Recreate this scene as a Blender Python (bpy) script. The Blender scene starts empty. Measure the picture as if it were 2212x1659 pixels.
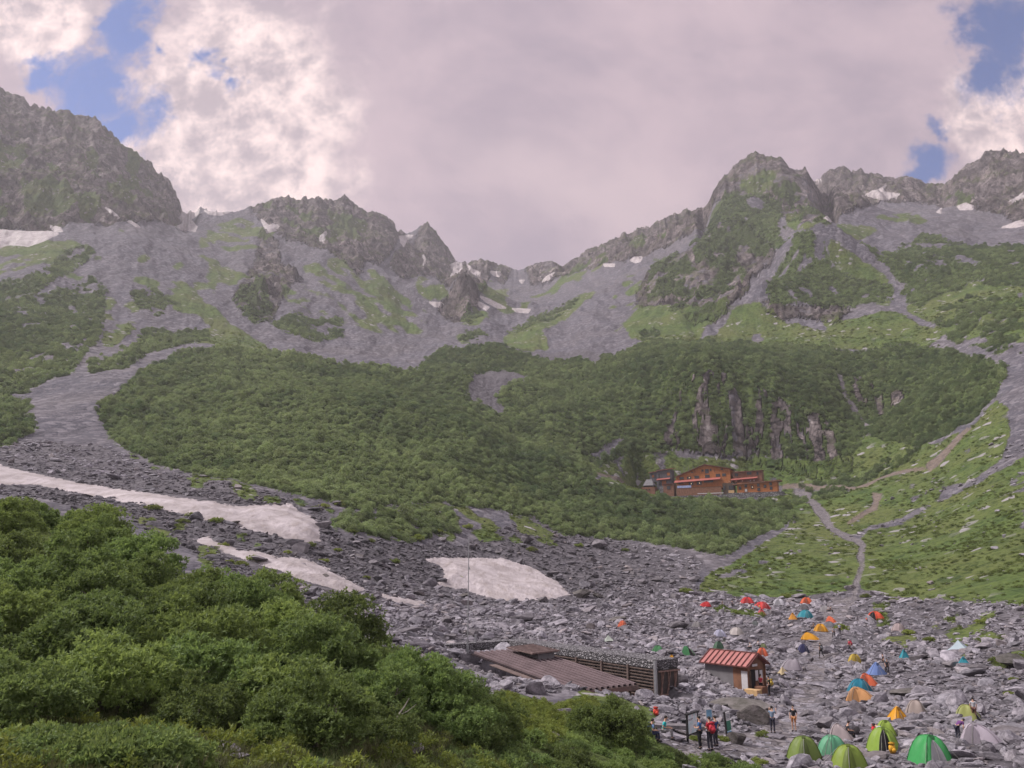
import bpy, bmesh, math, random
import numpy as np
from mathutils import Vector, Matrix, Euler
random.seed(7); RNG = np.random.default_rng(7)
SC = bpy.context.scene
COL = SC.collection
# ---------------------------------------------------------------- camera model (reference frame 2212 x 1659)
FPX, UC, VC, VH = 1740.0, 1106.0, 829.5, 1212.0
PITCH = math.atan((VH - VC) / FPX)
CP, SP = math.cos(PITCH), math.sin(PITCH)

def ray(u, v):
    xc = (np.asarray(u, float) - UC) / FPX; yc = (VC - np.asarray(v, float)) / FPX
    return xc, CP - yc * SP, SP + yc * CP

def azel(u, v):
    x, y, z = ray(u, v)
    return np.arctan2(x, y), z / np.hypot(x, y)

def project(x, y, z):
    fwd = y * CP + z * SP
    up = -y * SP + z * CP
    fwd = np.where(fwd < 0.01, 0.01, fwd)
    return UC + FPX * x / fwd, VC - FPX * up / fwd

# ---------------------------------------------------------------- vectorised value noise
def _h(ix, iy, seed):
    h = (ix.astype(np.int64) * 374761393 + iy.astype(np.int64) * 668265263 + seed * 974711) & 0xffffffff
    h = ((h ^ (h >> 13)) * 1274126177) & 0xffffffff
    h = ((h ^ (h >> 16)) * 2246822519) & 0xffffffff
    return ((h ^ (h >> 15)) & 0xffffff) / float(0xffffff)

def vnoise(x, y, seed=0):
    x0 = np.floor(x); y0 = np.floor(y); fx = x - x0; fy = y - y0
    fx = fx * fx * fx * (fx * (fx * 6 - 15) + 10); fy = fy * fy * fy * (fy * (fy * 6 - 15) + 10)
    a = _h(x0, y0, seed); b = _h(x0 + 1, y0, seed); c = _h(x0, y0 + 1, seed); d = _h(x0 + 1, y0 + 1, seed)
    return (a + (b - a) * fx) * (1 - fy) + (c + (d - c) * fx) * fy

def fbm(x, y, octv=4, seed=0, gain=0.5):          # about -1..1
    s = np.zeros_like(np.asarray(x, float)); amp = 1.0; tot = 0.0
    for k in range(octv):
        s = s + amp * (vnoise(x, y, seed + k * 17) * 2 - 1); tot += amp; amp *= gain
        x, y = 1.6 * x + 1.2 * y + 3.1, -1.2 * x + 1.6 * y + 7.7
    return s / tot

def ridged(x, y, octv=4, seed=0, gain=0.5):       # 0..1, sharp crests
    s = np.zeros_like(np.asarray(x, float)); amp = 1.0; tot = 0.0
    for k in range(octv):
        n = 1 - np.abs(vnoise(x, y, seed + k * 13) * 2 - 1)
        s = s + amp * n * n; tot += amp; amp *= gain
        x, y = 1.6 * x + 1.2 * y + 1.7, -1.2 * x + 1.6 * y + 5.3
    return s / tot

def sstep(a, b, x):
    t = np.clip((x - a) / (b - a), 0, 1)
    return t * t * (3 - 2 * t)

def inside(poly, u, v):
    r = np.zeros(u.shape, bool); n = len(poly)
    for i in range(n):
        x1, y1 = poly[i]; x2, y2 = poly[(i + 1) % n]
        if y1 == y2: continue
        c = ((y1 > v) != (y2 > v)) & (u < (x2 - x1) * (v - y1) / (y2 - y1) + x1)
        r ^= c
    return r

# ---------------------------------------------------------------- properties
def tag(o, label=None, cat=None, group=None, kind=None):
    if label: o['label'] = label
    if cat: o['category'] = cat
    if group: o['group'] = group
    if kind: o['kind'] = kind
    return o

def link(o, parent=None):
    COL.objects.link(o)
    if parent is not None: o.parent = parent
    return o

def empty(name, loc=(0, 0, 0), rz=0.0, scale=1.0):
    o = bpy.data.objects.new(name, None); link(o)
    o.location = loc; o.rotation_euler = (0, 0, rz); o.scale = (scale,) * 3
    o.empty_display_size = 0.3
    return o

def mesh_np(name, verts, faces, smooth=False, mats=(), matidx=None):
    """verts (n,3); faces (m,3) or (m,4) array"""
    me = bpy.data.meshes.new(name)
    verts = np.ascontiguousarray(verts, dtype=np.float32); faces = np.ascontiguousarray(faces, dtype=np.int32)
    m, k = faces.shape
    me.vertices.add(len(verts)); me.vertices.foreach_set('co', verts.ravel())
    me.loops.add(m * k); me.loops.foreach_set('vertex_index', faces.ravel())
    me.polygons.add(m)
    me.polygons.foreach_set('loop_start', np.arange(0, m * k, k, dtype=np.int32))
    me.polygons.foreach_set('loop_total', np.full(m, k, dtype=np.int32))
    for x in mats: me.materials.append(x)
    if matidx is not None: me.polygons.foreach_set('material_index', np.asarray(matidx, dtype=np.int32))
    me.polygons.foreach_set('use_smooth', np.full(m, bool(smooth)))
    me.update(calc_edges=True); me.validate()
    return me

def mesh_py(name, verts, faces, smooth=False, mats=()):
    me = bpy.data.meshes.new(name); me.from_pydata([tuple(v) for v in verts], [], faces)
    for x in mats: me.materials.append(x)
    if smooth: me.polygons.foreach_set('use_smooth', [True] * len(me.polygons))
    me.update(); return me

class MB:
    """collects boxes, bars, tubes, prisms and quads into one mesh"""
    def __init__(s): s.v = []; s.f = []
    def add(s, vs, fs):
        b = len(s.v); s.v += [tuple(x) for x in vs]; s.f += [[b + i for i in f] for f in fs]; return s
    def box(s, c, d, m=None):
        x, y, z = c; a, b, h = d[0] / 2, d[1] / 2, d[2] / 2
        vs = [Vector((x + i * a, y + j * b, z + k * h)) for k in (-1, 1) for j in (-1, 1) for i in (-1, 1)]
        if m is not None: vs = [m @ w for w in vs]
        return s.add(vs, [[0, 2, 3, 1], [4, 5, 7, 6], [0, 1, 5, 4], [2, 6, 7, 3], [0, 4, 6, 2], [1, 3, 7, 5]])
    def bar(s, p, q, w, t=None, up=(0, 0, 1)):
        p = Vector(p); q = Vector(q); t = t or w; d = (q - p).normalized(); up = Vector(up)
        if abs(d.dot(up)) > 0.98: up = Vector((0, 1, 0))
        a = d.cross(up).normalized() * (w / 2); b = a.cross(d).normalized() * (t / 2)
        vs = [p - a - b, p + a - b, p + a + b, p - a + b, q - a - b, q + a - b, q + a + b, q - a + b]
        return s.add(vs, [[3, 2, 1, 0], [4, 5, 6, 7], [0, 1, 5, 4], [1, 2, 6, 5], [2, 3, 7, 6], [3, 0, 4, 7]])
    def tube(s, pts, rad, n=8):
        pts = [Vector(p) for p in pts]; rr = rad if isinstance(rad, (list, tuple)) else [rad] * len(pts)
        vs = []; prev = None
        for i, p in enumerate(pts):
            d = (pts[min(i + 1, len(pts) - 1)] - pts[max(i - 1, 0)]).normalized()
            a = prev if prev is not None else d.orthogonal().normalized()
            a = (a - d * a.dot(d)).normalized(); prev = a; b = d.cross(a)
            vs += [p + (a * math.cos(2 * math.pi * k / n) + b * math.sin(2 * math.pi * k / n)) * rr[i] for k in range(n)]
        fs = [[i * n + k, i * n + (k + 1) % n, (i + 1) * n + (k + 1) % n, (i + 1) * n + k] for i in range(len(pts) - 1) for k in range(n)]
        fs += [list(range(n))[::-1], [(len(pts) - 1) * n + k for k in range(n)]]
        return s.add(vs, fs)
    def slab(s, quad, th):
        """a quad (or polygon) given a thickness along -normal"""
        q = [Vector(p) for p in quad]; n = (q[1] - q[0]).cross(q[2] - q[0]).normalized() * th; k = len(q)
        return s.add(q + [p - n for p in q], [list(range(k)), list(range(2 * k - 1, k - 1, -1))] +
                     [[i, k + i, k + (i + 1) % k, (i + 1) % k] for i in range(k)])
    def build(s, name, mat, parent=None, smooth=False):
        me = mesh_py(name, s.v, s.f, smooth, [mat] if mat else [])
        return link(bpy.data.objects.new(name, me), parent)

# ---------------------------------------------------------------- material helper
class NT:
    def __init__(s, tree): s.t = tree; s.n = tree.nodes; s.l = tree.links
    def node(s, typ, ins=None, **props):
        nd = s.n.new(typ)
        for k, v in props.items(): setattr(nd, k, v)
        for k, v in (ins or {}).items(): s.put(nd.inputs[k], v)
        return nd
    def put(s, sock, v):
        if isinstance(v, bpy.types.NodeSocket): s.l.new(v, sock)
        elif isinstance(v, bpy.types.Node): s.l.new(v.outputs[0], sock)
        elif isinstance(v, (tuple, list)) and sock.type == 'RGBA' and len(v) == 3: sock.default_value = (*v, 1)
        else: sock.default_value = v
    def m(s, op, a, b=0.0, c=0.0, clamp=False):
        nd = s.node('ShaderNodeMath', {0: a, 1: b}, operation=op, use_clamp=clamp)
        if op in ('MULTIPLY_ADD', 'COMPARE', 'SMOOTH_MIN', 'SMOOTH_MAX'): s.put(nd.inputs[2], c)
        return nd.outputs[0]
    def mix(s, f, a, b, mode='MIX'):
        nd = s.node('ShaderNodeMix', data_type='RGBA', blend_type=mode)
        s.put(nd.inputs[0], f); s.put(nd.inputs[6], a); s.put(nd.inputs[7], b); return nd.outputs[2]
    def noise(s, vec, scale, detail=4, rough=0.55, dist=0.0, out=0):
        return s.node('ShaderNodeTexNoise', {'Vector': vec, 'Scale': scale, 'Detail': detail, 'Roughness': rough, 'Distortion': dist}).outputs[out]
    def voro(s, vec, scale, feature='F1', out='Distance', rand=1.0):
        nd = s.node('ShaderNodeTexVoronoi', {'Vector': vec, 'Scale': scale, 'Randomness': rand}, feature=feature)
        return nd.outputs[out]
    def ramp(s, f, a, b, lo=0.0, hi=1.0, smooth=True):
        nd = s.node('ShaderNodeMapRange', {0: f, 1: a, 2: b, 3: lo, 4: hi}, interpolation_type='SMOOTHSTEP' if smooth else 'LINEAR', clamp=True)
        return nd.outputs[0]
    def hsv(s, col, h=0.5, sa=1.0, v=1.0):
        return s.node('ShaderNodeHueSaturation', {'Color': col, 'Hue': h, 'Saturation': sa, 'Value': v}).outputs[0]

def material(name):
    m = bpy.data.materials.new(name); m.use_nodes = True
    m.node_tree.nodes.clear(); t = NT(m.node_tree)
    out = t.node('ShaderNodeOutputMaterial'); b = t.node('ShaderNodeBsdfPrincipled')
    t.l.new(b.outputs[0], out.inputs[0])
    b.inputs['Roughness'].default_value = 0.8; b.inputs['Specular IOR Level'].default_value = 0.25
    return m, t, b

def simple(name, col, rough=0.75, var=0.25, scale=3.0, spec=0.25, bump=0.0, bscale=30.0, metal=0.0, bdist=0.02):
    """a plain material: base colour varied by object-space noise, optional bump"""
    m, t, b = material(name)
    tc = t.node('ShaderNodeTexCoord').outputs['Object']
    n = t.noise(tc, scale, 5, 0.6)
    dark = tuple(c * (1 - var) for c in col); lite = tuple(min(1, c * (1 + var)) for c in col)
    t.put(b.inputs['Base Color'], t.mix(t.ramp(n, 0.3, 0.7), dark, lite))
    b.inputs['Roughness'].default_value = rough; b.inputs['Specular IOR Level'].default_value = spec
    b.inputs['Metallic'].default_value = metal
    if bump:
        bn = t.node('ShaderNodeBump', {'Strength': bump, 'Distance': bdist, 'Height': t.noise(tc, bscale, 4)})
        t.put(b.inputs['Normal'], bn.outputs[0])
    return m
# ================================================================ TERRAIN
CT = []           # control points (az, ln r, tan elevation)
def cp(u, v, r):
    a, e = azel(u, v); CT.append((float(a), math.log(r), float(e)))
def chid(u, r, z, v=1300):          # a hidden point given by its height
    a, _ = azel(u, v); CT.append((float(a), math.log(r), z / r))
PROF = {
 0: [(1640,14),(1500,20),(1300,31),(1120,45),('h',75,-1),(1045,195),(1005,235),(950,290),(850,390),(740,520),(640,680),(560,830),(530,900),(497,960),(400,1030),(300,1130),(180,1270)],
 200: [(1640,13),(1560,19),(1170,42),('h',75,-1.5),(1066,185),(1030,215),(950,275),(880,335),(800,430),(700,560),(600,720),(520,870),(480,960),(400,1040),(252,1230)],
 400: [(1640,14),(1590,18),(1280,36),('h',68,-3),(1180,120),(1110,150),(1080,170),(1050,195),(1020,225),(900,320),(800,430),(760,500),(700,620),(600,800),(520,990),(475,1110),(422,1200)],
 600: [(1640,15),(1590,19),(1350,32),('h',56,-4.5),(1260,95),(1210,115),(1160,140),(1100,165),(1060,190),(950,270),(850,370),(768,490),(750,570),(700,670),(620,830),(520,1060),(480,1180),(424,1330)],
 800: [(1640,16),(1600,19),(1430,28),('h',48,-5.8),(1340,80),(1300,100),(1250,125),(1180,150),(1090,190),(1000,250),(900,340),(795,475),(775,580),(720,700),(640,860),(560,1100),(455,1350)],
 1000: [(1640,20),(1570,25),('h',40,-7.0),(1480,62),(1400,82),(1340,105),(1280,140),(1210,175),(1100,225),(1000,290),(900,380),(800,500),(745,620),(700,800),(660,1080),(600,1280),(565,1450)],
 1120: [(1640,28),(1560,34),(1480,58),(1420,76),(1385,88),(1330,112),(1290,145),(1215,185),(1150,215),(1090,250),(1000,320),(900,420),(850,470),(800,530),(750,640),(700,850),(670,1050),(620,1300),(586,1500)],
 1250: [(1640,32),(1560,42),(1500,56),(1430,80),(1380,100),(1300,150),(1200,210),(1150,245),(1080,300),(1000,355),(900,425),(800,520),(770,590),(720,720),(650,950),(590,1230),(550,1400)],
 1400: [(1640,37),(1560,46),(1480,66),(1420,90),(1350,125),(1280,170),(1200,225),(1150,270),(1085,365),(1068,388),(980,408),(880,440),(790,490),(755,555),(730,620),(660,760),(600,900),(560,1050),(520,1250),(478,1400)],
 1550: [(1640,42),(1590,50),(1500,72),(1420,98),(1350,135),(1300,170),(1250,200),(1200,235),(1120,310),(1080,365),(1072,396),(1000,409),(900,428),(820,452),(770,495),(750,545),(700,640),(650,720),(550,860),(470,980),(405,1080)],
 1650: [(1640,44),(1580,54),(1500,75),(1420,103),(1350,140),(1300,172),(1240,210),(1160,270),(1085,365),(1070,398),(1020,411),(950,424),(850,450),(780,495),(750,555),(650,720),(560,850),(450,980),(333,1100)],
 1750: [(1640,45),(1500,78),(1420,110),(1350,145),(1300,178),(1230,220),(1150,280),(1080,350),(1030,405),(950,424),(850,456),(785,505),(765,545),(700,620),(600,700),(500,800),(465,880),(372,1080)],
 1850: [(1640,45),(1500,80),(1420,112),(1350,145),(1290,180),(1220,222),(1150,270),(1080,330),(1000,400),(900,460),(800,510),(740,560),(680,620),(600,700),(540,790),(500,900),(450,1150),(420,1300),(358,1420)],
 2000: [(1640,45),(1500,78),(1420,108),(1350,140),(1280,178),(1200,222),(1120,275),(1030,335),(950,390),(850,450),(750,530),(650,640),(550,790),(520,870),(480,1050),(430,1280),(395,1400)],
 2212: [(1640,45),(1500,72),(1400,100),(1320,128),(1250,160),(1150,205),(1050,255),(950,310),(850,370),(750,450),(650,560),(560,700),(530,800),(500,950),(440,1150),(325,1350)],
}
for u, rows in PROF.items():
    for q in rows:
        if q[0] == 'h': chid(u, q[1], q[2])
        else: cp(u, q[0], q[1])
    v0, r0 = rows[-1]
    a, e = azel(u, v0)
    CT.append((float(a), math.log(r0 * 1.22), float(e) - 0.10)); CT.append((float(a), math.log(2300), 0.12))
# outside the frame: the side profiles carried on
for u, ext in ((0, (-0.16, -0.42)), (2212, (0.16, 0.42))):
    for q in PROF[u]:
        if q[0] == 'h': continue
        a, e = azel(u, q[0])
        for d in ext: CT.append((float(a) + d, math.log(q[1]), float(e) * (1.0 + 0.15 * abs(d))))
# extra points: spire, tower, knob
for q in [(925,480,1480),(905,510,1440),(945,515,1440),(925,560,1330),(925,640,1100),(925,720,760),(925,772,620),(900,788,520),
          (880,505,1520),(985,563,1500),(1000,614,960),(962,676,930),(1030,668,930),(1000,688,900),(440,457,1380),(500,457,1380),
          (700,425,1370),(1310,520,1400),(1480,438,1380),(1525,432,1370),(1480,540,1000),(1390,585,960),(1400,620,890),(1790,440,1000),(1800,380,1420),(1930,382,1400),(2100,350,1350),
          (1100,885,475),(1130,930,420),(1740,505,730),(1660,600,690),(1900,560,720),(1080,890,430),(1040,810,520)]: cp(*q)
# the ground near the camera, outside the view
for az, prof in ((-0.9, ((3,-2.2),(8,-2.7))), (-0.5, ((3,-2.2),(8,-2.6))), (-0.2, ((3,-2.2),(9,-2.9))), (0.0, ((3,-2.3),(10,-3.6),(16,-4.9))),
                 (0.2, ((3,-2.4),(10,-4.3),(20,-7.0),(30,-8.6))), (0.5, ((3,-2.4),(10,-4.6),(20,-7.4),(32,-9.6))), (0.9, ((3,-2.4),(10,-4.6),(20,-7.4),(32,-9.6)))):
    for r, z in prof: CT.append((az, math.log(r), z / r))
CT = np.array(CT)
# merge control points that nearly coincide
keep = []
for i in range(len(CT)):
    if all((CT[i, 0] - CT[j, 0]) ** 2 + (CT[i, 1] - CT[j, 1]) ** 2 > 0.0004 for j in keep): keep.append(i)
CT = CT[keep]
RB_C = 0.05
def _phi(d2): return np.sqrt(d2 + RB_C * RB_C)
_D2 = (CT[:, None, 0] - CT[None, :, 0]) ** 2 + (CT[:, None, 1] - CT[None, :, 1]) ** 2
_n = len(CT)
_A = np.zeros((_n + 3, _n + 3)); _A[:_n, :_n] = _phi(_D2) + np.eye(_n) * -1e-4
_A[:_n, _n] = 1; _A[:_n, _n + 1:] = CT[:, :2]; _A[_n:, :_n] = _A[:_n, _n:].T
_W = np.linalg.solve(_A, np.concatenate([CT[:, 2], [0, 0, 0]]))
def base_te(az, lr):
    out = np.empty(az.size); A = az.ravel(); L = lr.ravel()
    for s in range(0, A.size, 20000):
        a = A[s:s + 20000]; l = L[s:s + 20000]
        d2 = (a[:, None] - CT[None, :, 0]) ** 2 + (l[:, None] - CT[None, :, 1]) ** 2
        out[s:s + 20000] = _phi(d2) @ _W[:_n] + _W[_n] + a * _W[_n + 1] + l * _W[_n + 2]
    return out.reshape(az.shape)

NA = 940
AZ = np.concatenate([np.linspace(-1.25, -0.68, 26)[:-1], np.linspace(-0.68, 0.68, NA), np.linspace(0.68, 1.25, 26)[1:]])
def _seg(a, b, n): return np.linspace(math.log(a), math.log(b), n, endpoint=False)
LR = np.concatenate([_seg(3, 40, 80), _seg(40, 200, 210), _seg(200, 350, 130), _seg(350, 600, 230), _seg(600, 900, 170), _seg(900, 1560, 330), np.linspace(math.log(1560), math.log(2300), 22)])
NAZ, NR = len(AZ), len(LR)
# coarse evaluation of the smooth base, then bilinear to the fine grid
_ca = np.linspace(AZ[0], AZ[-1], 330); _cl = np.linspace(LR[0], LR[-1], 420)
_cg = base_te(*np.meshgrid(_ca, _cl, indexing='ij'))
def bil(grid, xs, ys, x, y):
    fx = np.clip((x - xs[0]) / (xs[1] - xs[0]), 0, len(xs) - 1.001); fy = np.clip((y - ys[0]) / (ys[1] - ys[0]), 0, len(ys) - 1.001)
    i = fx.astype(int); j = fy.astype(int); fx = fx - i; fy = fy - j
    return (grid[i, j] * (1 - fx) * (1 - fy) + grid[i + 1, j] * fx * (1 - fy) + grid[i, j + 1] * (1 - fx) * fy + grid[i + 1, j + 1] * fx * fy)
GA, GL = np.meshgrid(AZ, LR, indexing='ij')
GR = np.exp(GL)
GX = GR * np.sin(GA); GY = GR * np.cos(GA)
TE = bil(_cg, _ca, _cl, GA, GL)

# ---------------------------------------------------------------- ground cover regions (each a patch of land)
REG = [
 # rock faces
 ('rock', 1.0, [(-300,20),(0,90),(60,130),(160,170),(220,190),(320,270),(400,360),(430,447),(400,455),(385,490),(330,482),(250,484),(180,482),(130,497),(0,500),(-300,520)]),
 ('rock', 1.0, [(540,425),(590,370),(760,360),(830,420),(885,500),(862,520),(850,545),(815,575),(790,560),(775,600),(730,560),(690,540),(650,520),(625,515),(590,500),(560,470)]),
 ('rock', 0.9, [(560,500),(600,520),(612,560),(645,590),(625,620),(605,660),(590,690),(560,690),(525,670),(505,640),(535,600),(550,560)]),
 ('rock', 1.0, [(925,430),(960,470),(1000,560),(1010,600),(970,625),(945,600),(905,590),(875,600),(835,575),(870,535),(895,505)]),
 ('rock', 0.9, [(985,530),(1065,515),(1130,560),(1100,610),(1085,625),(1060,600),(1030,640),(1000,600)]),
 ('rock', 0.9, [(1125,570),(1180,520),(1215,540),(1260,510),(1300,575),(1200,600),(1150,620)]),
 ('rock', 1.0, [(1003,600),(1025,625),(1038,665),(1000,690),(965,690),(952,668),(970,640)]),
 ('rock', 1.0, [(1225,535),(1300,470),(1440,400),(1550,360),(1570,420),(1490,500),(1400,550),(1370,560),(1300,575)]),
 ('rock', 0.8, [(1560,400),(1630,310),(1700,330),(1760,370),(1815,450),(1790,480),(1700,470),(1640,430),(1560,450),(1520,450)]),
 ('rock', 1.0, [(1740,330),(1815,290),(1900,310),(1990,320),(2040,340),(2090,280),(2400,250),(2400,470),(2212,490),(2140,455),(2060,445),(1990,440),(1900,430),(1850,452),(1800,470)]),
 ('rock', 0.75, [(1540,490),(1480,540),(1400,590),(1372,632),(1378,662),(1450,655),(1500,700),(1560,690),(1620,620),(1680,560),(1650,520),(1600,470)]),
 ('rock', 0.8, [(1645,640),(1720,660),(1800,655),(1850,668),(1810,700),(1700,692),(1650,665)]),
 ('rock', 0.85, [(1415,960),(1440,880),(1500,850),(1560,830),(1640,860),(1700,890),(1770,900),(1840,960),(1840,1015),(1790,1045),(1700,1030),(1600,1000),(1480,985)]),
 ('rock', 0.95, [(1850,805),(1900,815),(1960,845),(2000,860),(1960,885),(1880,885),(1845,845)]),
 # grass
 ('grass', 1.0, [(388,600),(405,610),(440,650),(510,700),(585,755),(500,757),(420,750),(400,720),(455,705),(425,680),(375,665)]),
 ('grass', 0.68, [(445,490),(520,465),(600,505),(560,540),(500,545),(450,520)]),
 ('grass', 0.95, [(447,555),(500,580),(545,605),(500,618),(455,600)]),
 ('diag', 0.5, [(640,570),(760,560),(830,600),(900,650),(960,690),(900,720),(820,725),(760,700),(690,640),(620,650),(610,610)]),
 ('diag', 0.8, [(790,580),(830,600),(870,650),(860,700),(800,720),(765,660)]),
 ('grass', 0.7, [(905,590),(960,620),(975,650),(930,650),(890,620)]),
 ('grass', 0.55, [(1020,610),(1100,620),(1120,660),(1060,665),(1160,640),(1260,560),(1300,575),(1260,610),(1180,640),(1100,680),(1040,655)]),
 ('grass', 0.95, [(985,690),(1035,670),(1060,690),(1030,708),(1000,704)]),
 ('grass', 0.95, [(975,728),(1000,718),(1040,722),(1035,738),(990,742)]),
 ('grass', 1.0, [(1085,725),(1150,690),(1240,650),(1285,632),(1275,650),(1240,685),(1170,720),(1185,745),(1130,755),(1095,748)]),
 ('grass', 1.0, [(1345,700),(1380,660),(1500,655),(1640,650),(1700,690),(1830,695),(1930,665),(2060,720),(1980,750),(1800,755),(1600,760),(1400,750),(1360,735)]),
 ('grass', 0.95, [(1810,480),(1870,485),(1890,497),(1850,510),(1815,505)]),
 ('grass', 0.6, [(1880,470),(1960,460),(2010,485),(1960,500),(1900,490)]),
 ('grass', 0.9, [(1760,520),(1800,515),(1870,560),(1940,610),(1915,660),(1840,650),(1790,600)]),
 ('grass', 0.95, [(1900,560),(1960,560),(2020,600),(2110,600),(2400,640),(2400,760),(2212,750),(2050,720),(1960,665),(1930,620)]),
 ('grass', 0.9, [(1690,430),(1790,440),(1800,500),(1740,500),(1700,480)]),
 ('grass', 0.75, [(1560,440),(1640,350),(1690,380),(1640,430),(1560,470)]),
 ('grass', 1.0, [(1500,1275),(1530,1245),(1620,1200),(1700,1140),(1690,1090),(1780,1020),(1900,1005),(2000,970),(2090,930),(2170,850),(2500,760),(2500,1330),(2212,1312),(2060,1305),(1960,1290),(1880,1275),(1850,1270),(1720,1287),(1600,1290)]),
 ('grass', 0.9, [(1270,1000),(1340,940),(1420,880),(1445,970),(1470,1000),(1390,1050),(1310,1050)]),
 ('grass', 0.9, [(1640,1000),(1900,1000),(1900,1060),(1700,1090),(1300,1085),(1290,1040),(1400,1000)]),
 ('grass', 1.0, [(1770,965),(1880,915),(2010,950),(2010,1010),(1900,1055),(1790,1050)]),
 ('grass', 0.95, [(1525,1308),(1570,1306),(1640,1320),(1668,1336),(1620,1338),(1560,1325)]),
 ('grass', 0.5, [(1990,1330),(2400,1310),(2400,1470),(2120,1450),(2040,1400)]),
 ('grass', 0.4, [(1880,1300),(2000,1290),(2100,1330),(2010,1420),(1900,1390)]),
 ('grass', 0.8, [(-300,500),(130,525),(200,530),(60,580),(-300,620)]),
 ('grass', 0.42, [(230,600),(330,590),(380,620),(290,640),(300,720),(240,750),(220,680)]),
 ('grass', 0.5, [(60,540),(150,520),(240,560),(180,600),(90,590)]),
 ('grass', 0.45, [(300,600),(420,560),(440,640),(380,650)]),
 ('grass', 0.5, [(225,640),(290,620),(300,740),(230,790),(215,720)]),
 ('diag', 0.45, [(600,600),(700,560),(780,640),(740,700),(640,700)]),
 ('grass', 0.5, [(430,500),(470,560),(460,640),(420,600)]),
 ('grass', 0.45, [(1330,600),(1390,590),(1380,680),(1330,740),(1300,700)]),
 ('grass', 0.35, [(250,500),(300,490),(330,560),(280,580)]),
 ('grass', 0.7, [(-300,270),(20,280),(80,310),(150,370),(210,440),(240,470),(90,475),(-300,470)]),
 ('grass', 0.5, [(150,240),(300,330),(330,420),(280,470),(200,400)]),
 ('grass', 0.5, [(560,430),(700,440),(800,470),(770,540),(620,500)]),
 ('grass', 0.35, [(1250,560),(1330,520),(1450,470),(1500,470),(1400,550),(1310,575)]),
 ('grass', 0.55, [(2050,400),(2120,420),(2100,450),(1990,440)]),
 ('grass', 0.6, [(690,1090),(760,1080),(1000,1090),(1160,1110),(1250,1160),(1200,1180),(1000,1170),(850,1170),(720,1150)]),
 ('grass', 0.6, [(260,960),(330,1005),(480,1035),(640,1070),(700,1090),(560,1085),(380,1050),(280,1000)]),
 ('grass', 0.35, [(280,1100),(430,1125),(640,1180),(700,1200),(560,1190),(420,1160),(600,1240),(760,1310),(500,1260),(300,1160)]),
 ('grass', 1.0, [(-400,1030),(0,1090),(200,1150),(400,1240),(600,1310),(780,1380),(900,1440),(1000,1530),(1120,1500),(1200,1530),(1260,1500),(1420,1540),(1410,1600),(1500,1610),(1590,1645),(1640,1800),(-400,1900)]),
 # dark dwarf shrub and woodland
 ('shrub', 1.0, [(205,885),(240,850),(310,800),(400,762),(500,757),(640,768),(760,790),(900,792),(960,760),(1020,745),(1130,757),(1230,778),(1330,770),(1400,745),(1500,740),(1700,742),(1850,760),(1960,730),(2080,765),(2180,790),(2160,850),(2110,900),(2050,940),(1990,960),(1880,930),(1850,965),(1800,985),(1740,1000),(1620,1000),(1540,985),(1480,985),(1400,985),(1290,1010),(1280,1050),(1400,1090),(1690,1090),(1720,1120),(1560,1205),(1470,1185),(1350,1170),(1220,1160),(1150,1115),(1000,1095),(900,1085),(760,1095),(690,1075),(560,1050),(430,1025),(330,1000),(250,955)]),
 ('shrub', 0.9, [(-300,640),(60,600),(180,530),(205,545),(150,590),(60,640),(-300,700)]),
 ('shrub', 0.95, [(-300,690),(100,640),(200,595),(225,615),(215,720),(150,815),(100,845),(-300,870)]),
 ('shrub', 0.9, [(-300,850),(60,860),(75,935),(20,960),(-300,970)]),
 ('shrub', 0.95, [(190,785),(290,712),(330,705),(440,718),(445,740),(340,755),(250,795),(190,815)]),
 ('shrub', 0.9, [(275,628),(330,622),(380,650),(395,668),(340,682),(290,660)]),
 ('shrub', 0.9, [(585,695),(640,672),(690,690),(735,680),(738,725),(690,740),(620,722)]),
 ('shrub', 0.85, [(505,645),(530,610),(565,605),(590,650),(585,690),(540,690)]),
 ('shrub', 0.85, [(1540,460),(1600,420),(1690,440),(1700,520),(1650,560),(1600,540),(1570,600),(1500,560),(1490,520)]),
 ('shrub', 0.8, [(1420,560),(1480,545),(1520,600),(1480,640),(1400,650),(1400,610)]),
 ('shrub', 0.8, [(1520,620),(1590,560),(1620,600),(1580,640),(1500,690),(1440,670)]),
 ('shrub', 0.8, [(1660,390),(1720,385),(1780,440),(1770,470),(1720,450),(1670,430)]),
 ('shrub', 0.95, [(1690,515),(1750,497),(1780,520),(1800,580),(1860,600),(1925,612),(1930,645),(1830,662),(1750,655),(1660,652),(1650,610)]),
 ('shrub', 0.85, [(1850,510),(1930,545),(1990,515),(2050,520),(2150,530),(2400,540),(2400,640),(2200,620),(2110,610),(2060,630),(1990,660),(1940,640),(1900,570)]),
 ('shrub', 0.5, [(2000,680),(2100,640),(2400,680),(2400,760),(2160,770),(2050,730)]),
 ('shrub', 0.9, [(985,735),(1000,716),(1035,716),(1050,732)]),
 ('shrub', 0.8, [(980,690),(1010,680),(1045,690),(1020,700)]),
 ('shrub', 0.75, [(1100,715),(1170,680),(1250,650),(1230,672),(1150,715)]),
 ('shrub', 0.75, [(1390,740),(1380,715),(1430,720),(1440,745)]),
 ('shrub', 0.85, [(725,1112),(800,1098),(970,1108),(985,1140),(940,1160),(850,1168),(735,1140)]),
 ('shrub', 0.5, [(1720,1090),(1840,1060),(1900,1030),(1990,990),(1990,960),(1860,1000),(1700,1080)]),
 # bare ground: rubble gullies, scree chutes, dirt
 ('dark', 1.0, [(1008,845),(1020,810),(1055,800),(1140,803),(1125,825),(1075,850),(1065,865),(1095,880),(1075,900),(1040,875),(1015,865)]),
 ('dark', 1.0, [(1135,765),(1180,755),(1290,770),(1300,785),(1220,780)]),
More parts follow.
